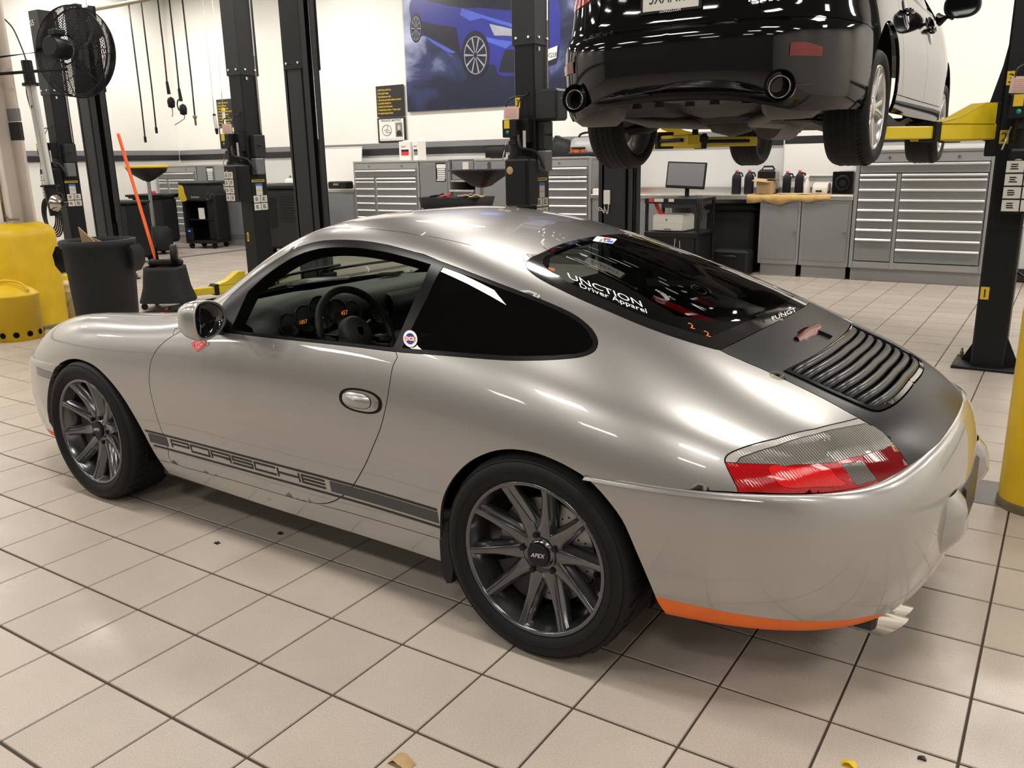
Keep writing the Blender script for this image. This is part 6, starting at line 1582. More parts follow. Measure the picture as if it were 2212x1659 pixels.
b = MB(); b.sheet(rows); o = b.build('towel', MT['cloth_tan']); md = o.modifiers.new('thick', 'SOLIDIFY'); md.thickness = .006; tag(o, 'tan cloth towel hanging over the worktop edge', 'towel')
lp_ = thing('label_printer', 'beige label printer on the towel', 'printer', (.54, 9.33, TZ + .012))
b = MB(); rows = [[(x, -.09, 0), (x, -.095, .05), (x, -.06, .115), (x, .03, .135), (x, .09, .10), (x, .09, 0)] for x in (-.085, -.08, 0, .08, .085)]; b.sheet(rows).sheet([[(-.085, y, z) for y, z in ((-.09, 0), (-.095, .05), (-.06, .115), (.03, .135), (.09, .10), (.09, 0))], [(-.085, 0, .05)] * 6]).sheet([[(.085, y, z) for y, z in ((-.09, 0), (-.095, .05), (-.06, .115), (.03, .135), (.09, .10), (.09, 0))], [(.085, 0, .05)] * 6]); b.build('case', MT['plastic_beige'], lp_)
b = MB(); b.box((-.01, -.094, .035), (.07, .006, .02)); b.build('slot', MT['plastic_black'], lp_)
sp = thing('speaker_box', 'black boxed speaker standing beside the right tool chest', 'speaker', (.78, 9.42, TZ))
b = MB(); b.box((0, 0, .135), (.24, .22, .27), .008); b.build('case', MT['gloss_black'], sp); b = MB(); b.lathe([(.09, 0), (.085, .006), (.06, -.004), (0, .002)], (0, -.112, .14), (0, -1, 0), 24); b.build('cone', MT['plastic_black'], sp)
b = MB(); b.box((.02, 0, .278), (.17, .12, .012), .003, rz=.2); o = b.build('clipboard', MT['label_white']); o.location = (.78, 9.42, TZ - .0); tag(o, 'pale clipboard lying on the black speaker', 'clipboard')
b = MB(); b.box((0, 0, .003), (.26, .18, .006), .001, rz=.15); o = b.build('yellow_folder', MT['bucket_cream']); o.location = (.80, 9.24, TZ); tag(o, 'yellow paper folder at the end of the worktop', 'folder')
b = MB(); b.box((0, 0, .003), (.40, .12, .006), .001, rz=-.05); o = b.build('yellow_folder', MT['bucket_cream']); o.location = (.26, 9.20, TZ + .016); tag(o, 'yellow paper lying on the tan towel', 'folder')
sb = thing('spray_bottle', 'white spray bottle behind the towel', 'bottle', (.33, 9.47, TZ)); b = MB(); b.lathe([(0, 0), (.036, 0), (.038, .02), (.038, .12), (.018, .165), (.014, .19)], n=18); b.build('flask', MT['printer_white'], sb); b = MB(); b.box((-.01, 0, .205), (.06, .022, .035), .006).box((-.025, 0, .18), (.01, .014, .03), .003); b.build('trigger', MT['printer_white'], sb)
b = MB()
for k in range(9): b.tube([(-.12 + .03 * k, -.06, 0), (-.12 + .03 * k, -.06, .07)], .002, 4)
for z in (.0, .035, .07): b.tube([(-.13, -.06, z), (.13, -.06, z), (.13, .06, z), (-.13, .06, z)], .0025, 4, closed=True)
o = b.build('wire_basket', MT['disc']); o.location = (.40, 9.62, TZ + .004); tag(o, 'small wire basket behind the label printer', 'basket')
# on the narrow chest
sn = thing('diagnostic_tester', 'grey machine with red lettering and handle on the narrow chest', 'tester', (-2.68, 9.40, 1.488), .1)
b = MB(); rows = []
for x in (-.20, -.195, -.1, .1, .195, .20):
    s = .94 if abs(x) > .196 else 1
    rows.append([(x, -.17, .03), (x, -.175 * s, .10), (x, -.12, .22 * s), (x, .02, .26 * s), (x, .16, .22 * s), (x, .17, .03)])
b.sheet(rows).sheet([rows[0], [(-.20, 0, .12)] * 6]).sheet([rows[-1], [(.20, 0, .12)] * 6]); b.build('hood', MT['plastic_grey'], sn)
b = MB(); b.box((0, -.02, .03), (.46, .40, .06), .02).box((-.08, -.185, .085), (.24, .03, .085), .008); b.build('base', MT['plastic_black'], sn)
text('red_lettering', 'Snap-on', .075, MT['orange'], sn, (-.19, -.2025, .06), (PI / 2, 0, 0), shear=.2, offset=.002)
b = MB(); b.tube(spline([(-.16, .05, .22), (-.13, .05, .30), (.0, .05, .325), (.14, .05, .31), (.2, .05, .22)], 5), .016, 8); b.build('carry_handle', MT['plastic_black'], sn)
b = MB(); rows = []
for x, hh in ((-.22, .05), (-.18, .30), (-.10, .26), (.0, .24), (.10, .20), (.20, .06)):
    rows.append([(x, -.14, 0), (x, -.16, hh * .6), (x, -.06, hh), (x, .06, hh), (x, .14, hh * .6), (x, .14, 0)])
b.sheet(rows); o = b.build('tool_bag', MT['bin_black']); o.location = (-3.06, 9.52, 1.488); tag(o, 'slouched dark tool bag on the narrow chest', 'bag')
ub = thing('dark_bin', 'black lidded bin standing in the knee space under the worktop', 'bin', (-.55, 9.42, 0))
b = MB(); b.box((0, 0, .40), (.62, .40, .78), .05); b.build('body', MT['bin_black'], ub); b = MB(); b.box((0, 0, .82), (.68, .44, .07), .03); b.build('lid', MT['plastic_black'], ub)
uc = thing('equipment_case', 'low black equipment case on the floor under the worktop', 'case', (-.42, 9.05, 0)); b = MB(); b.box((0, 0, .16), (.46, .26, .32), .03); b.build('shell', MT['plastic_black'], uc); b = MB(); b.tube([(-.10, -.14, .24), (-.08, -.165, .25), (.08, -.165, .25), (.10, -.14, .24)], .010, 8); b.build('handle', MT['band_black'], uc)
# cartons on the wide chest
for x, y, rz, w, lab in ((-5.94, 9.40, .12, .20, 'white carton with red label on the wide chest'), (-5.715, 9.43, -.25, .14, 'white carton with open lid on the wide chest')):
    r = thing('carton', lab, 'box', (x, y, 1.488), rz, 'white cartons on the wide chest'); b = MB(); b.box((0, 0, .145), (w, .16, .29), .003); b.build('box', MT['paper'], r)
    b = MB(); b.box((0, .05, .30), (w, .10, .004), .001, rot=Matrix.Rotation(.9 if rz < 0 else .2, 3, 'X')); b.build('lid_flap', MT['paper'], r)
    b = MB(); b.box((.01, -.081, .12), (w * .7, .002, .09)); l_ = b.build('print_block', MT['red_decal'] if rz > 0 else MT['band_grey'], r); b = MB(); b.box((.01, -.0825, .15), (w * .7, .001, .03)); b.build('print_bar', MT['decal_black'], l_)
    text('print_text', 'LEXUS', .03, MT['decal_black'], r, (-w * .3, -.0815, .20), (PI / 2, 0, 0))
mo2 = thing('small_screen', 'small black screen on top of the shelf unit lockers', 'monitor', (-4.27, 9.45, 1.488)); b = MB(); b.box((0, 0, .10), (.36, .03, .18), .006); b.build('bezel', MT['plastic_black'], mo2); b = MB(); b.box((0, -.016, .10), (.32, .002, .14)); b.build('screen', MT['gloss_black'], mo2); b = MB(); b.box((0, .02, .01), (.14, .12, .02), .004); b.build('foot', MT['plastic_black'], mo2)
# on the long left worktop
for x, y, lab, col, s in ((-7.40, 9.30, 'black power tool case on the worktop below the leaning whiteboard', 'plastic_black', 1.0), (-8.62, 9.36, 'clear jar with dark tools on the worktop between lift posts', 'plastic_beige', .8)):
    r = thing('tool_case' if col == 'plastic_black' else 'glass_jar', lab, 'tool case' if col == 'plastic_black' else 'jar', (x, y, 1.0485))
    if col == 'plastic_black':
        b = MB(); b.box((.05, 0, .06), (.40, .22, .12), .02); b.build('shell', MT['plastic_black'], r); b = MB(); b.box((.05, -.115, .07), (.12, .016, .03), .005); b.build('grip', MT['band_grey'], r); b = MB(); b.box((-.20, .02, .05), (.12, .16, .10), .01); b.build('side_pocket', MT['plastic_beige'], r)
    else:
        b = MB(); b.lathe([(0, 0), (.10, 0), (.11, .03), (.11, .14), (.07, .17), (.06, .18)], n=22); b.build('glass', MT['tube_clear'], r); b = MB(); b.tube([(.0, 0, .02), (.02, -.02, .22)], .02, 8).tube([(.02, .02, .02), (.05, .03, .20)], .016, 8); b.build('tool_handles', MT['bronze'], r)
b = MB(); b.box((0, 0, .04), (.34, .20, .08), .015).box((.1, .02, .10), (.12, .10, .05), .01); o = b.build('parts_tray', MT['plastic_beige']); o.location = (-8.25, 9.34, 1.0485); tag(o, 'beige parts tray on the worktop between lift posts', 'tray')
# red drill case, white carton, paper and clock on mid bench
b = MB(); b.box((0, 0, .045), (.20, .16, .09), .012).box((.02, -.085, .05), (.07, .012, .025), .004); o = b.build('red_tool_case', MT['red_paint']); o.location = (-2.12, 9.32, TZ); tag(o, 'red tool case on the worktop right of the narrow chest', 'tool case')
b = MB(); b.box((0, 0, .035), (.22, .14, .07), .004).box((0, 0, .0725), (.20, .12, .005), .001); o = b.build('tissue_box', MT['paper']); o.location = (-2.36, 9.22, TZ); tag(o, 'low white box at the worktop edge beside the narrow chest', 'box')
b = MB(); b.cyl((0, 0, 0), (0, 0, .20), .05, .045, 18).cyl((0, 0, .20), (0, 0, .22), .03, .028, 14); o = b.build('thermos', MT['plastic_black']); o.location = (-2.40, 9.52, TZ); tag(o, 'black flask at the back of the worktop', 'flask')
b = MB(); b.box((0, 0, .11), (.17, .09, .20), .01, rot=Matrix.Rotation(.3, 3, 'Y')); o = b.build('paper_holder', MT['printer_white']); o.location = (-2.18, 9.54, TZ + .022); tag(o, 'white slanted paper holder on the worktop', 'holder')
b = MB(); b.box((0, 0, .25), (.16, .004, .42)); b.mat(1)
for k in range(12): b.box((0, -.003, .08 + k * .03), (.12, .001, .010))
o = b.build('wall_notice', [MT['paper'], MT['band_grey']]); o.location = (-2.40, 9.778, 1.02); tag(o, 'tall paper notice on the wall beside the narrow chest', 'notice')
# ================================================================== left foreground of the bays and small floor things
def at_dist(u, v, dist):
    d = cam_ray(u, v); h = math.hypot(d.x, d.y); return CAM_C + d * (dist / h)
# column in its yellow guard
cxy = (-5.20, 2.74)
col = thing('building_column', 'cream steel column with black and grey band, rising from the yellow guard', 'column', (cxy[0], cxy[1], 0), .15)
b = MB(); b.box((0, -.12, 2.4), (.30, .025, 4.6), .004).box((0, .12, 2.4), (.30, .025, 4.6), .004).box((0, 0, 2.4), (.02, .23, 4.6), .003); b.build('h_section', MT['column_cream'], col)
b = MB(); b.box((.0, -.12, 1.80), (.31, .034, .16), .004).box((0, .12, 1.80), (.31, .034, .16), .004); b.build('black_band', MT['band_black'], col)
b = MB(); b.box((0, -.12, 1.945), (.31, .032, .11), .004).box((0, .12, 1.945), (.31, .032, .11), .004); b.build('grey_band', MT['band_grey'], col)
b = MB(); b.tube([(.10, -.15, 1.0), (.10, -.15, 1.35), (.09, -.15, 1.50)], .012, 8).tube([(.10, -.15, 1.06), (.16, -.15, 1.02), (.22, -.10, 1.02)], .01, 8); b.build('pipe', MT['bronze'], col)
b = MB(); b.tube([(.08, -.15, 2.02), (.08, -.155, 2.12), (.06, -.15, 2.16)], .012, 8).box((.08, -.155, 2.0), (.05, .04, .07), .006); b.build('air_valve', MT['bronze'], col)
gd = thing('column_guard', 'tall yellow column guard at the left edge of the picture', 'bollard', (cxy[0], cxy[1], 0))
b = MB(); b.lathe([(.335, 0), (.335, .86), (.328, .90), (.30, .94), (.20, .985), (.19, .985)], n=48); b.build('sleeve', MT['bollard_yellow'], gd)
b = MB(); b.lathe([(.338, .0), (.338, .03), (.335, .035)], n=48); b.build('base_ring', MT['bronze'], gd)
# right bollard
bo = thing('bollard', 'yellow bollard at the right edge of the picture', 'bollard', (3.135, 2.51, 0))
b = MB(); b.lathe([(.145, 0), (.145, .82), (.14, .86), (.12, .90), (.07, .93), (0, .94)], n=40); b.build('post', MT['bollard_yellow'], bo); b = MB(); b.lathe([(.150, 0), (.150, .03), (.145, .04)], n=40); b.build('base_ring', MT['bronze'], bo)
# oily-waste can
wc = thing('oily_waste_can', 'yellow oily waste can with round holes along its base', 'can', (-4.67, 2.35, 0))
b = MB(); b.lathe([(0, .03), (.205, .03), (.205, .0), (.21, .0), (.21, .38), (.218, .385), (.218, .40), (.20, .41)], n=40); b.build('can', MT['bollard_yellow'], wc)
b = MB(); b.lathe([(0, .50), (.08, .48), (.17, .44), (.215, .40)], n=28); ld = b.build('lid', MT['bollard_yellow'], wc); b = MB(); b.tube(spline([(-.12, -.1, .46), (.0, -.06, .52), (.14, .02, .50), (.20, .05, .43)], 5), .012, 8); b.build('lid_lever', MT['bollard_yellow'], ld)
for k in range(12):
    a = 2 * PI * k / 12; b = MB(); d = Vector((math.cos(a), math.sin(a), 0)); b.lathe([(0, .002), (.024, .0016), (.026, -.001)], d * .2105 + Vector((0, 0, .06)), d, 14); b.build('vent_hole', MT['cavity'], wc)
# white bucket
bk = thing('bucket', 'cream plastic bucket between column guard and trash bin', 'bucket', (*at_dist(158, 650, 9.5).xy, 0))
b = MB(); b.lathe([(0, .0), (.125, 0), (.128, .01), (.145, .28), (.155, .285), (.155, .30), (.147, .30), (.145, .34), (.152, .345), (.152, .37), (.140, .37), (.138, .02), (0, .02)], n=32); b.build('pail', MT['bucket_cream'], bk)
b = MB(); b.tube(spline([(-.15, .02, .30), (-.10, -.13, .12), (.05, -.17, .08), (.15, -.02, .30)], 6), .004, 6); b.build('bail', MT['disc'], bk)
# trash bin
tp = at_dist(222, 600, 7.9); tb = thing('trash_bin', 'tall black round trash bin with cardboard in it', 'trash bin', (tp.x, tp.y, 0))
b = MB(); b.lathe([(r * .86, z) for r, z in ((0, .08), (.265, .08), (.275, .10), (.305, .62), (.312, .63), (.318, .82), (.338, .83), (.342, .85), (.342, .885), (.325, .89), (.318, .86), (.30, .63), (.262, .12), (0, .12))], n=56); b.build('barrel', MT['bin_black'], tb)
for a in (.55, .55 + PI):
    d = Vector((math.cos(a), math.sin(a), 0)); p = Vector((-d.y, d.x, 0)); b = MB(); rows = []
    for t, w in ((0, .09), (.3, .10), (.7, .10), (1, .085)): rows.append([tuple(d * (.272 + .085 * math.sin(PI * (.15 + .7 * t)) * (1 - .3 * t)) + p * s * w + Vector((0, 0, .84 - .22 * t))) for s in (-1, -.5, 0, .5, 1)])
    b.sheet(rows); b.build('handle', MT['bin_black'], tb)
b = MB(); b.lathe([(0, .0), (.22, .03), (.28, .03), (.285, .08), (0, .085)], n=32); b.build('dolly', MT['plastic_black'], tb)
R_ = Matrix.Rotation(.5, 3, 'Y') @ Matrix.Rotation(.35, 3, 'X'); b = MB(); b.box((0, 0, .0), (.36, .006, .50), .001, rot=R_); b.box((.02, .05, .0), (.30, .006, .42), .001, rot=Matrix.Rotation(-.3, 3, 'Y') @ R_); o = b.build('cardboard_sheet', MT['cardboard']); o.location = (tp.x - .06, tp.y + .0, .70); tag(o, 'torn brown cardboard sticking up in the trash bin', 'cardboard')
# dust pan on casters with the orange pole
dp = onz_ = on_plane(340, 668, 2, 0.0); dpn = thing('lobby_dustpan', 'black flared dust bucket on casters beside the trash bin', 'bucket', (dp.x, dp.y + .15, 0), .55)
b = MB(); rows = []
for z, wx, wy in ((.07, .27, .22), (.09, .268, .218), (.22, .225, .19), (.40, .20, .175), (.44, .195, .17), (.44, .180, .155), (.12, .22, .18)):
    rows.append([(wx * math.copysign(abs(math.cos(t)) ** .55, math.cos(t)), wy * math.copysign(abs(math.sin(t)) ** .55, math.sin(t)), z) for t in np.linspace(0, 2 * PI, 37)])
b.sheet(rows); b.add(rows[-1], [tuple(range(37))]); b.build('bucket', MT['bin_black'], dpn)
b = MB(); b.box((-.02, .08, .47), (.36, .10, .07), .02).lathe([(0, -.03), (.10, -.03), (.105, 0), (.10, .03), (0, .03)], (.09, .06, .56), (1, .3, 0), 24).tube([(-.10, .08, .46), (-.13, .10, .80)], .016, 8); b.build('wringer', MT['plastic_black'], dpn)
for sx in (-.20, .20):
    for sy in (-.15, .15): b = MB(); b.cyl((sx, sy - .012, .032), (sx, sy + .012, .032), .032, n=14).box((sx, sy, .065), (.03, .03, .02)); b.build('caster', MT['rubber'], dpn)
pt = on_plane(256, 292, 1, dp.y + .18); pb = on_plane(344, 585, 1, dp.y + .18)
pole = thing('mop', 'bright orange pole leaning in the dust bucket', 'mop', (pb.x, pb.y, pb.z - .30)); o_ = Vector((pb.x, pb.y, pb.z - .30))
b = MB(); b.cyl(pb - o_, pt - o_, .017, n=14); b.lathe([(0, .0), (.012, .0), (.017, -.02)], pt - o_ + (pt - pb).normalized() * .02, (pt - pb).normalized(), 12); b.build('pole', MT['orange_plastic'], pole)
b = MB(); b.cyl(pb - o_, (pb - o_) - (pt - pb).normalized() * .10, .022, .022, 12); b.build('ferrule', MT['orange'], pole)
b = MB()
for k in range(14): a = 2 * PI * k / 14; b.tube([(.0, 0, .20), (.05 * math.cos(a), .05 * math.sin(a), .12), (.07 * math.cos(a), .07 * math.sin(a), .0)], .012, 6)
b.build('mop_head', MT['label_white'], pole)
# cage fan on the column
fc = Vector((-4.59, 3.22, 2.47)); ax = Vector((.285, -.957, .06)).normalized(); fan = thing('cage_fan', 'large black cage fan hung from the cream column', 'fan', tuple(fc)); a_, b_, d_ = frame_to(ax)
def pt_(r, t, h): return tuple(a_ * (r * math.cos(t)) + b_ * (r * math.sin(t)) + d_ * h)
FR = .385
b = MB(); TT = np.linspace(0, 2 * PI, 49)[:-1]
for r, h in ((FR, -.05), (FR, .05)): b.tube([pt_(r, t, h) for t in TT], .007, 6, closed=True)
for r, h in ((.12, .12), (.12, -.15)): b.tube([pt_(r, t, h) for t in TT], .006, 6, closed=True)
b.build('rim', MT['plastic_black'], fan)
b = MB()
for k in range(22):
    r = .13 + .25 * k / 21; f = (r - .12) / (FR - .12)
    for sg, h0 in ((1, .13), (-1, -.16)):
        h = sg * .05 + (h0 - sg * .05) * (1 - f ** 2.2); b.tube([pt_(r, t, h) for t in np.linspace(0, 2 * PI, 41)[:-1]], .0036, 3, closed=True)
for k in range(8):
    t = 2 * PI * k / 8
    for sg, h0 in ((1, .13), (-1, -.16)):
        b.tube([pt_(.11 + (FR - .11) * f, t, sg * .05 + (h0 - sg * .05) * (1 - f ** 2.2)) for f in np.linspace(0, 1, 7)], .004, 4)
o = b.build('cage', MT['plastic_black'], fan); o['kind'] = 'stuff'
for k in range(3):
    b = MB(); t0 = 2 * PI * k / 3 + .4; rows = []
    for f in np.linspace(0, 1, 6):
        r = .06 + .29 * f; w = .25 + .55 * f ** .7 * (1.15 - f * .55); rows.append([pt_(r, t0 + w * e, -.03 + .08 * e * (1 - .4 * f)) for e in (-.5, -.25, 0, .25, .5)])
    b.sheet(rows); b.build('blade', MT['plastic_black'], fan)
b = MB(); b.lathe([(0, .30), (.075, .30), (.076, .30), (.085, .29), (.086, .288), (.088, .12), (.075, .10), (0, .10)], ax=ax, n=28).box(d_ * .20 + b_ * .13, (.12, .10, .05), .01); mt_ = b.build('motor', MT['plastic_black'], fan)
b = MB(); b.lathe([(.0885, .235), (.0892, .234), (.0892, .186), (.0885, .185)], ax=ax, n=12, a0=-.3, a1=.6); b.build('motor_label', MT['alu'], mt_)
b = MB(); b.tube([tuple(d_ * .16 - b_ * .10), tuple(d_ * .12 - b_ * .16 - a_ * 0), tuple(Vector((cxy[0] + .16, cxy[1] - .02, 2.28)) - fc)], .014, 8).tube([tuple(d_ * .16), tuple(Vector((cxy[0] + .14, cxy[1], 2.42)) - fc)], .010, 8); b.build('bracket', MT['plastic_black'], fan)
# drop light and hose on the column
tl_t, tl_b = on_plane(66, 180, 1, 3.12), on_plane(108, 402, 1, 3.12); dl = thing('drop_light', 'clear fluorescent work lamp hanging beside the cream column', 'lamp', tuple(tl_b))
v_ = tl_t - tl_b; off = Vector((.022, .012, 0))
b = MB(); b.cyl(-off, v_ - off, .021, n=14).cyl(off, v_ + off, .021, n=14); b.build('tubes', MT['tube_clear'], dl)
b = MB(); u_ = v_.normalized(); b.cyl(v_ - u_ * .02, v_ + u_ * .20, .05, .048, 18).cyl(v_ - u_ * .02, v_, .075, .075, 18); b.build('upper_cap', MT['plastic_black'], dl)
b = MB(); b.cyl(-u_ * .28, Vector((0, 0, 0)), .05, .06, 18).cyl(u_ * -.005, u_ * .01, .085, .085, 18); b.build('lower_cap', MT['plastic_black'], dl)
b = MB(); b.tube(spline([v_ + u_ * .2, v_ + u_ * .3 + Vector((-.03, 0, 0)), v_ + u_ * .48 + Vector((-.08, -.02, 0)), v_ + u_ * .55 + Vector((-.14, -.05, .02))], 6), .007, 6).tube(spline([v_ + u_ * .05 + Vector((-.06, 0, 0)), v_ - u_ * .1 + Vector((-.10, 0, 0)), v_ - u_ * .30 + Vector((-.06, 0, 0)), v_ - u_ * .2 + Vector((-.0, -.03, 0))], 6), .006, 6); b.build('cord', MT['hose_black'], dl)
hc = on_plane(110, 462, 1, 3.12); b = MB()
for k in range(5): b.tube([(.115 * math.cos(t) * (1 + .06 * k), -.02 + .012 * k, .15 * math.sin(t) * (1 + .05 * k) - .01 * k) for t in np.linspace(0, 2 * PI, 31)[:-1]], .008, 6, closed=True)
b.tube([(.02, 0, .14), (.03, 0, .22), (.02, .01, .29)], .012, 6).tube(spline([(-.05, -.02, -.15), (.05, -.03, -.26), (.18, -.03, -.33)], 5), .007, 6)
o = b.build('hose_coil', MT['hose_black']); o.location = hc; tag(o, 'coil of black hose hanging below the drop light', 'hose')
rf = thing('clamp_lamp', 'small work lamp with metal reflector below the drop light', 'lamp', tuple(on_plane(135, 440, 1, 3.16)))
b = MB(); b.lathe([(.02, 0), (.05, .04), (.075, .09), (.078, .095)], ax=(.4, -.8, .1), n=22); b.build('reflector', MT['chrome'], rf); b = MB(); b.cyl((0, 0, 0), (-.04, .07, .0), .02, .018, 12); b.build('socket', MT['plastic_black'], rf); b = MB(); b.tube([(-.02, .04, .02), (-.06, .04, .09), (-.10, .03, .10)], .008, 6); b.build('clamp', MT['plastic_black'], rf)
# ---- hanging service lines at the back
ry = 8.0; z_r = on_plane(300, 2, 1, ry).z
b = MB(); b.cyl((-12.15, ry, z_r), (-8.2, ry, z_r), .035, n=12); b.cyl((-12.15, ry, z_r + .3), (-8.2, ry, z_r + .3), .02, n=10)
for hx in (-11.9, -10.2, -8.5): b.cyl((hx, ry, z_r), (hx, ry, CEIL), .012, n=8)
struct(b.build('trim_4', MT['bronze']))
for k, (u, v, kind) in enumerate(((313, 295, 0), (337, 275, 0), (362, 190, 1), (388, 205, 2), (421, 252, 3), (463, 250, 4), (482, 240, 5))):
    p = on_plane(u, v, 1, ry - .0 * k)
    lab = ['black hose with plug end, leftmost of the hanging service lines', 'black hose with plug end, second of the hanging service lines', 'black hose ending in a dispensing gun with clear spout', 'black hose ending in a dispensing gun with bent spout and ring', 'black hose ending in a small brass coupling', 'thin cord holding a clear tube lamp', 'thin pale cord with yellow-topped lamp beside the lift post'][k]
    r = thing('hanging_hose' if kind < 4 else 'pendant_work_lamp', lab, 'hose' if kind < 4 else 'lamp', tuple(p), 0, 'service lines hanging at the back')
    b = MB(); b.tube([(0, 0, .0), (0, .01, .6), (0, 0, CEIL - p.z)], .014 if kind < 4 else .006, 6); b.build('line', MT['hose_black'] if kind < 4 else MT['plastic_beige'], r)
    b = MB()
    if kind == 0: b.cyl((0, 0, 0), (0, 0, -.10), .022, .022, 10); b.build('plug', MT['plastic_black'], r)
    if kind in (1, 2):
        b.cyl((0, 0, .10), (.02, 0, -.10), .022, .03, 10).lathe([(0, .08), (.05, .05), (.065, 0), (.055, -.09), (0, -.11)], (.05, 0, -.22), n=14); b.build('gun_body', MT['plastic_black'], r)
        b = MB(); b.tube([(.06, 0, -.31), (.06, 0, -.42), (.03, 0, -.46)] if kind == 1 else [(.08, 0, -.30), (.06, 0, -.38), (-.12, 0, -.44), (-.22, 0, -.47)], .01, 6); b.build('spout', MT['tube_clear'], r)
        if kind == 2: b = MB(); b.tube([(-.03 + .06 * math.cos(t), 0, -.16 + .09 * math.sin(t)) for t in np.linspace(1.2, 4.6, 12)], .011, 6); b.build('trigger_guard', MT['plastic_black'], r)
    if kind == 3: b.lathe([(0, .03), (.03, .02), (.035, -.01), (.018, -.04), (.016, -.14), (0, -.14)], n=12); b.build('coupling', MT['bronze'], r)
    if kind == 4: b.cyl((0, 0, 0), (.02, 0, -.20), .028, .028, 12); b.build('tube', MT['tube_clear'], r); b = MB(); b.cyl((0, 0, .0), (0, 0, .03), .03, .02, 12).cyl((.02, 0, -.20), (.022, 0, -.29), .03, .02, 12); b.build('end_cap', MT['plastic_black'], r)
    if kind == 5: b.cyl((0, 0, 0), (0, 0, -.22), .024, .024, 12); b.build('tube', MT['tube_clear'], r); b = MB(); b.cyl((0, 0, 0), (0, 0, .05), .034, .034, 12); b.build('top_cap', MT['label_yellow'], r)
# ---- carts and machines in the left bays
cp = on_plane(470, 530, 2, 0.0)
rc = thing('service_cart', 'dark machine cart with yellow stripe beside the lift post', 'cart', (-10.25, 8.75, 0), .30)
b = MB(); b.box((0, 0, .12), (.62, .50, .05), .01).box((-.29, 0, .55), (.04, .50, .85), .01).box((.22, .05, .55), (.20, .42, .85), .03).box((0, .23, .55), (.6, .03, .85), .01); b.build('frame', MT['plastic_black'], rc)
b = MB(); b.box((-.02, -.02, 1.00), (.62, .50, .30), .03).box((0, -.02, 1.17), (.68, .54, .06), .03); b.build('head', MT['post_grey'], rc)
b = MB(); b.prism(spline([(-.32, .87), (-.18, .87), (-.21, 1.0), (-.23, 1.12), (-.32, 1.12)], 3, True), .006, (0, -.272, 0)); b.build('yellow_panel', MT['label_yellow'], rc)
text('machine_name', 'Robinair', .05, MT['label_white'], rc, (-.08, -.274, .91), (PI / 2, 0, 0))
b = MB(); b.box((.0, .0, .52), (.5, .40, .02), .004); b.build('shelf', MT['plastic_black'], rc); b = MB(); b.box((.05, -.20, .63), (.11, .04, .20), .006); b.build('white_carton', MT['paper'], rc)
b = MB(); b.box((-.21, -.24, .26), (.14, .03, .22), .008); pu = b.build('charger', MT['plastic_black'], rc); b = MB(); b.box((-.21, -.257, .32), (.05, .002, .03)); b.build('blue_display', MT['blue_lit'], pu)
for sx in (-.24, .24):
    for sy in (-.18, .18): b = MB(); b.cyl((sx, sy - .018, .05), (sx, sy + .018, .05), .05, n=16).box((sx, sy, .095), (.04, .05, .03)); b.build('caster', MT['rubber'], rc)
b = MB(); b.tube(spline([(.30, -.20, .95), (.34, -.26, .98), (.30, -.28, .88), (.22, -.27, .90), (.26, -.25, 1.0)], 5), .02, 6); b.build('hose_bundle', MT['hose_black'], rc)
tc_ = thing('tool_trolley', 'black plastic rolling tool trolley in front of the corner chest', 'trolley', (-10.9, 8.15, 0), .25)
b = MB(); b.box((0, 0, .53), (.66, .48, .80), .05).box((0, -.24, .60), (.30, .02, .30), .02).box((0, -.245, .18), (.32, .02, .03), .005); b.build('body', MT['bin_black'], tc_); b = MB(); b.box((0, 0, .95), (.72, .54, .06), .03).tube([(-.36, -.27, .97), (.36, -.27, .97), (.36, .27, .97), (-.36, .27, .97)], .02, 8, closed=True); b.build('tray_top', MT['plastic_black'], tc_)
for sx in (-.28, .30): b = MB(); b.lathe([(0, -.04), (.10, -.04), (.11, 0), (.10, .04), (0, .04)], (sx, -.18, .11), (1, 0, 0), 22); b.build('wheel', MT['rubber'], tc_)
b = MB(); b.box((0, 0, .03), (.12, .10, .06), .01); o = b.build('pink_part', MT['pink_cap']); o.location = (-11.0, 8.2, .985); tag(o, 'small pink bottle cap part on the black trolley', 'part')
tc2 = thing('tool_trolley', 'black tool trolley with white tag, partly behind the trash bin', 'trolley', (-9.35, 6.55, 0), .2)
b = MB(); b.box((0, 0, .50), (.60, .46, .84), .04); b.build('body', MT['plastic_black'], tc2); b = MB(); b.box((.0, 0, .94), (.64, .50, .05), .02); b.build('tray_top', MT['bin_black'], tc2); b = MB(); b.box((.12, -.232, .80), (.09, .003, .09)); b.build('paper_tag', MT['paper'], tc2)
for sx in (-.25, .25):
    for sy in (-.18, .18): b = MB(); b.cyl((sx, sy - .02, .06), (sx, sy + .02, .06), .06, n=16); b.build('caster', MT['rubber'], tc2)
od = thing('oil_drain', 'black and yellow oil drain funnel on a stand by the corner chest', 'oil drain', (*on_plane(318, 372, 1, 7.6).xy, 0))
b = MB(); b.lathe([(.03, 1.22), (.10, 1.26), (.30, 1.40), (.34, 1.47), (.345, 1.47), (.30, 1.38), (.08, 1.24)], n=32); b.build('funnel', MT['plastic_black'], od); b = MB(); b.lathe([(.343, 1.45), (.352, 1.455), (.352, 1.485), (.343, 1.49)], n=32); b.build('yellow_rim', MT['label_yellow'], od); b = MB(); b.cyl((0, 0, .45), (0, 0, 1.24), .03, n=12); b.build('stem', MT['disc'], od); b = MB(); b.lathe([(0, .06), (.25, .06), (.28, .10), (.28, .40), (.22, .46), (0, .47)], n=28); b.build('tank', MT['bin_black'], od)
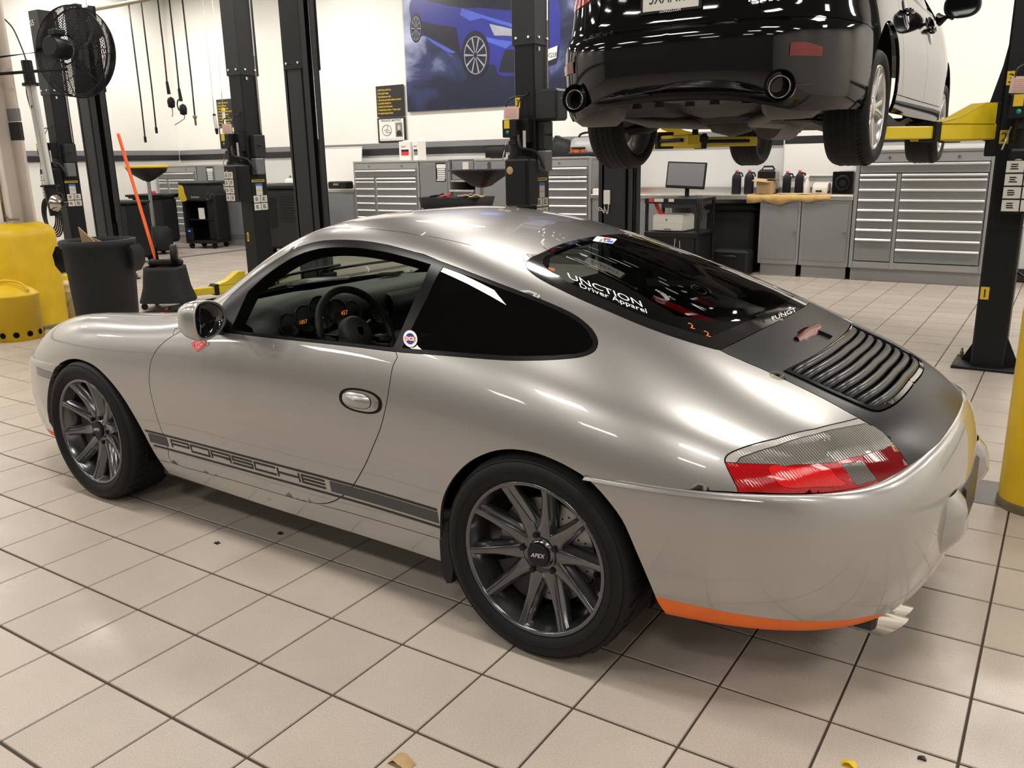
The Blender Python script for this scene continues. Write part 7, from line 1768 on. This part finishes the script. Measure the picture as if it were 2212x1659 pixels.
for k in range(3): a = 2 * PI * k / 3; b = MB(); b.cyl((.2 * math.cos(a), .2 * math.sin(a) - .015, .03), (.2 * math.cos(a), .2 * math.sin(a) + .015, .03), .03, n=12).box((.2 * math.cos(a), .2 * math.sin(a), .05), (.03, .03, .03)); b.build('caster', MT['rubber'], od)
ac = thing('ac_machine', 'grey service machine with louvred front between the lift posts', 'machine', (-7.55, 8.3, 0), .25)
b = MB(); b.box((0, 0, .62), (.62, .55, .96), .05).box((0, -.02, 1.13), (.66, .58, .08), .03); b.build('body', MT['post_grey'], ac)
for k in range(10): b = MB(); b.box((.14, -.28, .60 + k * .042), (.26, .02, .014), .003); b.build('louvre', MT['band_black'], ac)
b = MB(); b.box((-.17, -.28, .72), (.22, .012, .46), .01); b.build('front_door', MT['plastic_black'], ac)
for sx in (-.25, .25): b = MB(); b.lathe([(0, -.03), (.08, -.03), (.09, 0), (.08, .03), (0, .03)], (sx, -.2, .09), (1, 0, 0), 18); b.build('wheel', MT['rubber'], ac)
b = MB(); b.box((0, .2, .08), (.5, .1, .16), .01); b.build('rear_feet', MT['plastic_black'], ac)
dt = thing('drip_tray', 'black oil drip dish on a red stand in front of the grey lockers', 'drip tray', (-3.45, 7.9, 0))
b = MB(); rows = []
for z, w, d in ((1.335, .42, .30), (1.35, .42, .30), (1.345, .40, .28), (1.31, .38, .26), (1.20, .20, .16), (1.14, .12, .10), (1.12, .05, .05)): rows.append([(w * math.copysign(abs(math.cos(t)) ** .5, math.cos(t)), d * math.copysign(abs(math.sin(t)) ** .5, math.sin(t)), z) for t in np.linspace(0, 2 * PI, 37)])
b.sheet(rows); b.build('dish', MT['plastic_black'], dt); b = MB(); b.cyl((0, 0, .30), (0, 0, 1.13), .028, n=12); b.build('stem', MT['disc'], dt)
b = MB(); b.lathe([(0, .06), (.22, .06), (.25, .12), (.25, .5), (.10, .72), (.08, 1.0), (0, 1.0)], n=26); b.build('drum', MT['red_paint'], dt)
for k in range(3): a = 2 * PI * k / 3 + .4; b = MB(); b.cyl((.2 * math.cos(a), .2 * math.sin(a) - .015, .035), (.2 * math.cos(a), .2 * math.sin(a) + .015, .035), .035, n=12); b.build('caster', MT['rubber'], dt)
tt = thing('tool_trolley', 'black open tool trolley full of tools below the drip dish', 'trolley', (-3.35, 7.2, 0), .05)
b = MB(); b.box((0, 0, .50), (.80, .46, .80), .04); b.build('body', MT['plastic_black'], tt)
b = MB(); rows = [[(w * math.copysign(abs(math.cos(t)) ** .35, math.cos(t)), d * math.copysign(abs(math.sin(t)) ** .35, math.sin(t)), z) for t in np.linspace(0, 2 * PI, 37)] for z, w, d in ((.90, .42, .25), (1.03, .45, .28), (1.03, .43, .26), (.93, .41, .24))]; b.sheet(rows); b.build('tray', MT['bin_black'], tt)
for sx in (-.33, .33):
    for sy in (-.18, .18): b = MB(); b.cyl((sx, sy - .02, .05), (sx, sy + .02, .05), .05, n=16); b.build('caster', MT['rubber'], tt)
rg = random.Random(3)
TOOLS = [('black ratchet wrench lying at the left end of the open trolley', 'plastic_black'), ('red screwdriver lying in the open trolley', 'red_paint'), ('red-handled pliers lying in the open trolley', 'red_paint'), ('steel socket bar lying in the open trolley', 'disc'), ('dark air gun lying at the right end of the open trolley', 'band_black'), ('brass fitting lying in the open trolley', 'bronze')]
for k, (lab, mm) in enumerate(TOOLS):
    x = -.33 + .135 * k; a = rg.uniform(0, 3); d = Vector((math.cos(a), math.sin(a) * .5, .15)); b = MB(); b.cyl(-d * .09, d * .02, .018, .014, 10).cyl(d * .02, d * .10, .008, .006, 8).lathe([(0, -.012), (.02, -.012), (.022, 0), (.02, .012), (0, .012)], d * .105, (0, 0, 1), 12); o = b.build('hand_tool', MT[mm]); o.location = (-3.35 + x, 7.2 + rg.uniform(-.1, .1), 1.04); tag(o, lab, 'tool', 'tools in the open trolley')
b = MB(); rows = [[(x, y, .02 + .012 * math.sin(x * 40 + y * 30)) for y in np.linspace(-.06, .06, 6)] for x in np.linspace(-.14, .14, 12)]; b.sheet(rows); o = b.build('rag', MT['cloth_tan']); md = o.modifiers.new('thick', 'SOLIDIFY'); md.thickness = .006; o.location = (-2.95, 7.0, 1.03); tag(o, 'yellowish rag on the corner of the open trolley', 'rag')
# fire-red reel stand just right of the numbered post
rs = thing('reel_stand', 'dark red steel stand with flat top behind the right bollard', 'stand', (3.42, 5.0, 0))
b = MB(); b.lathe([(0, 0), (.14, 0), (.14, .015), (.05, .03), (.045, .60), (.07, .62), (.07, .64), (0, .64)], n=24); b.build('pedestal', MT['red_paint'], rs)
# dirt crumbs on the tiles
for u, v, s, mm, lab in ((868, 1650, .030, 'cardboard', 'tan crumpled leaf on the tiles at the bottom edge'), (1835, 1654, .018, 'label_yellow', 'small yellow scrap on the tiles at the bottom right'), (1991, 1640, .010, 'under_dark', 'black crumb on the tiles near the bottom right corner'), (605, 1153, .012, 'under_dark', 'black crumb lying under the sill of the silver coupe'), (469, 1174, .012, 'under_dark', 'black crumb on the tiles beside the front wheel')):
    p = on_plane(u, v, 2, 0.0); b = MB(); rr = random.Random(int(u)); rows = []
    for i in range(5): rows.append([(s * (i - 2) / 2 + rr.uniform(-.1, .1) * s, s * .6 * (j - 1.5) / 1.5 + rr.uniform(-.1, .1) * s, (.25 + rr.uniform(0, .5)) * s * (1 if 0 < i < 4 else .2)) for j in range(4)])
    b.sheet(rows); b.sheet([[(x, y, 0.0003) for x, y, z in r] for r in rows]); o = b.build('floor_scrap', MT[mm]); o.location = (p.x, p.y, 0.0003); tag(o, lab, 'debris', 'scraps on the floor')
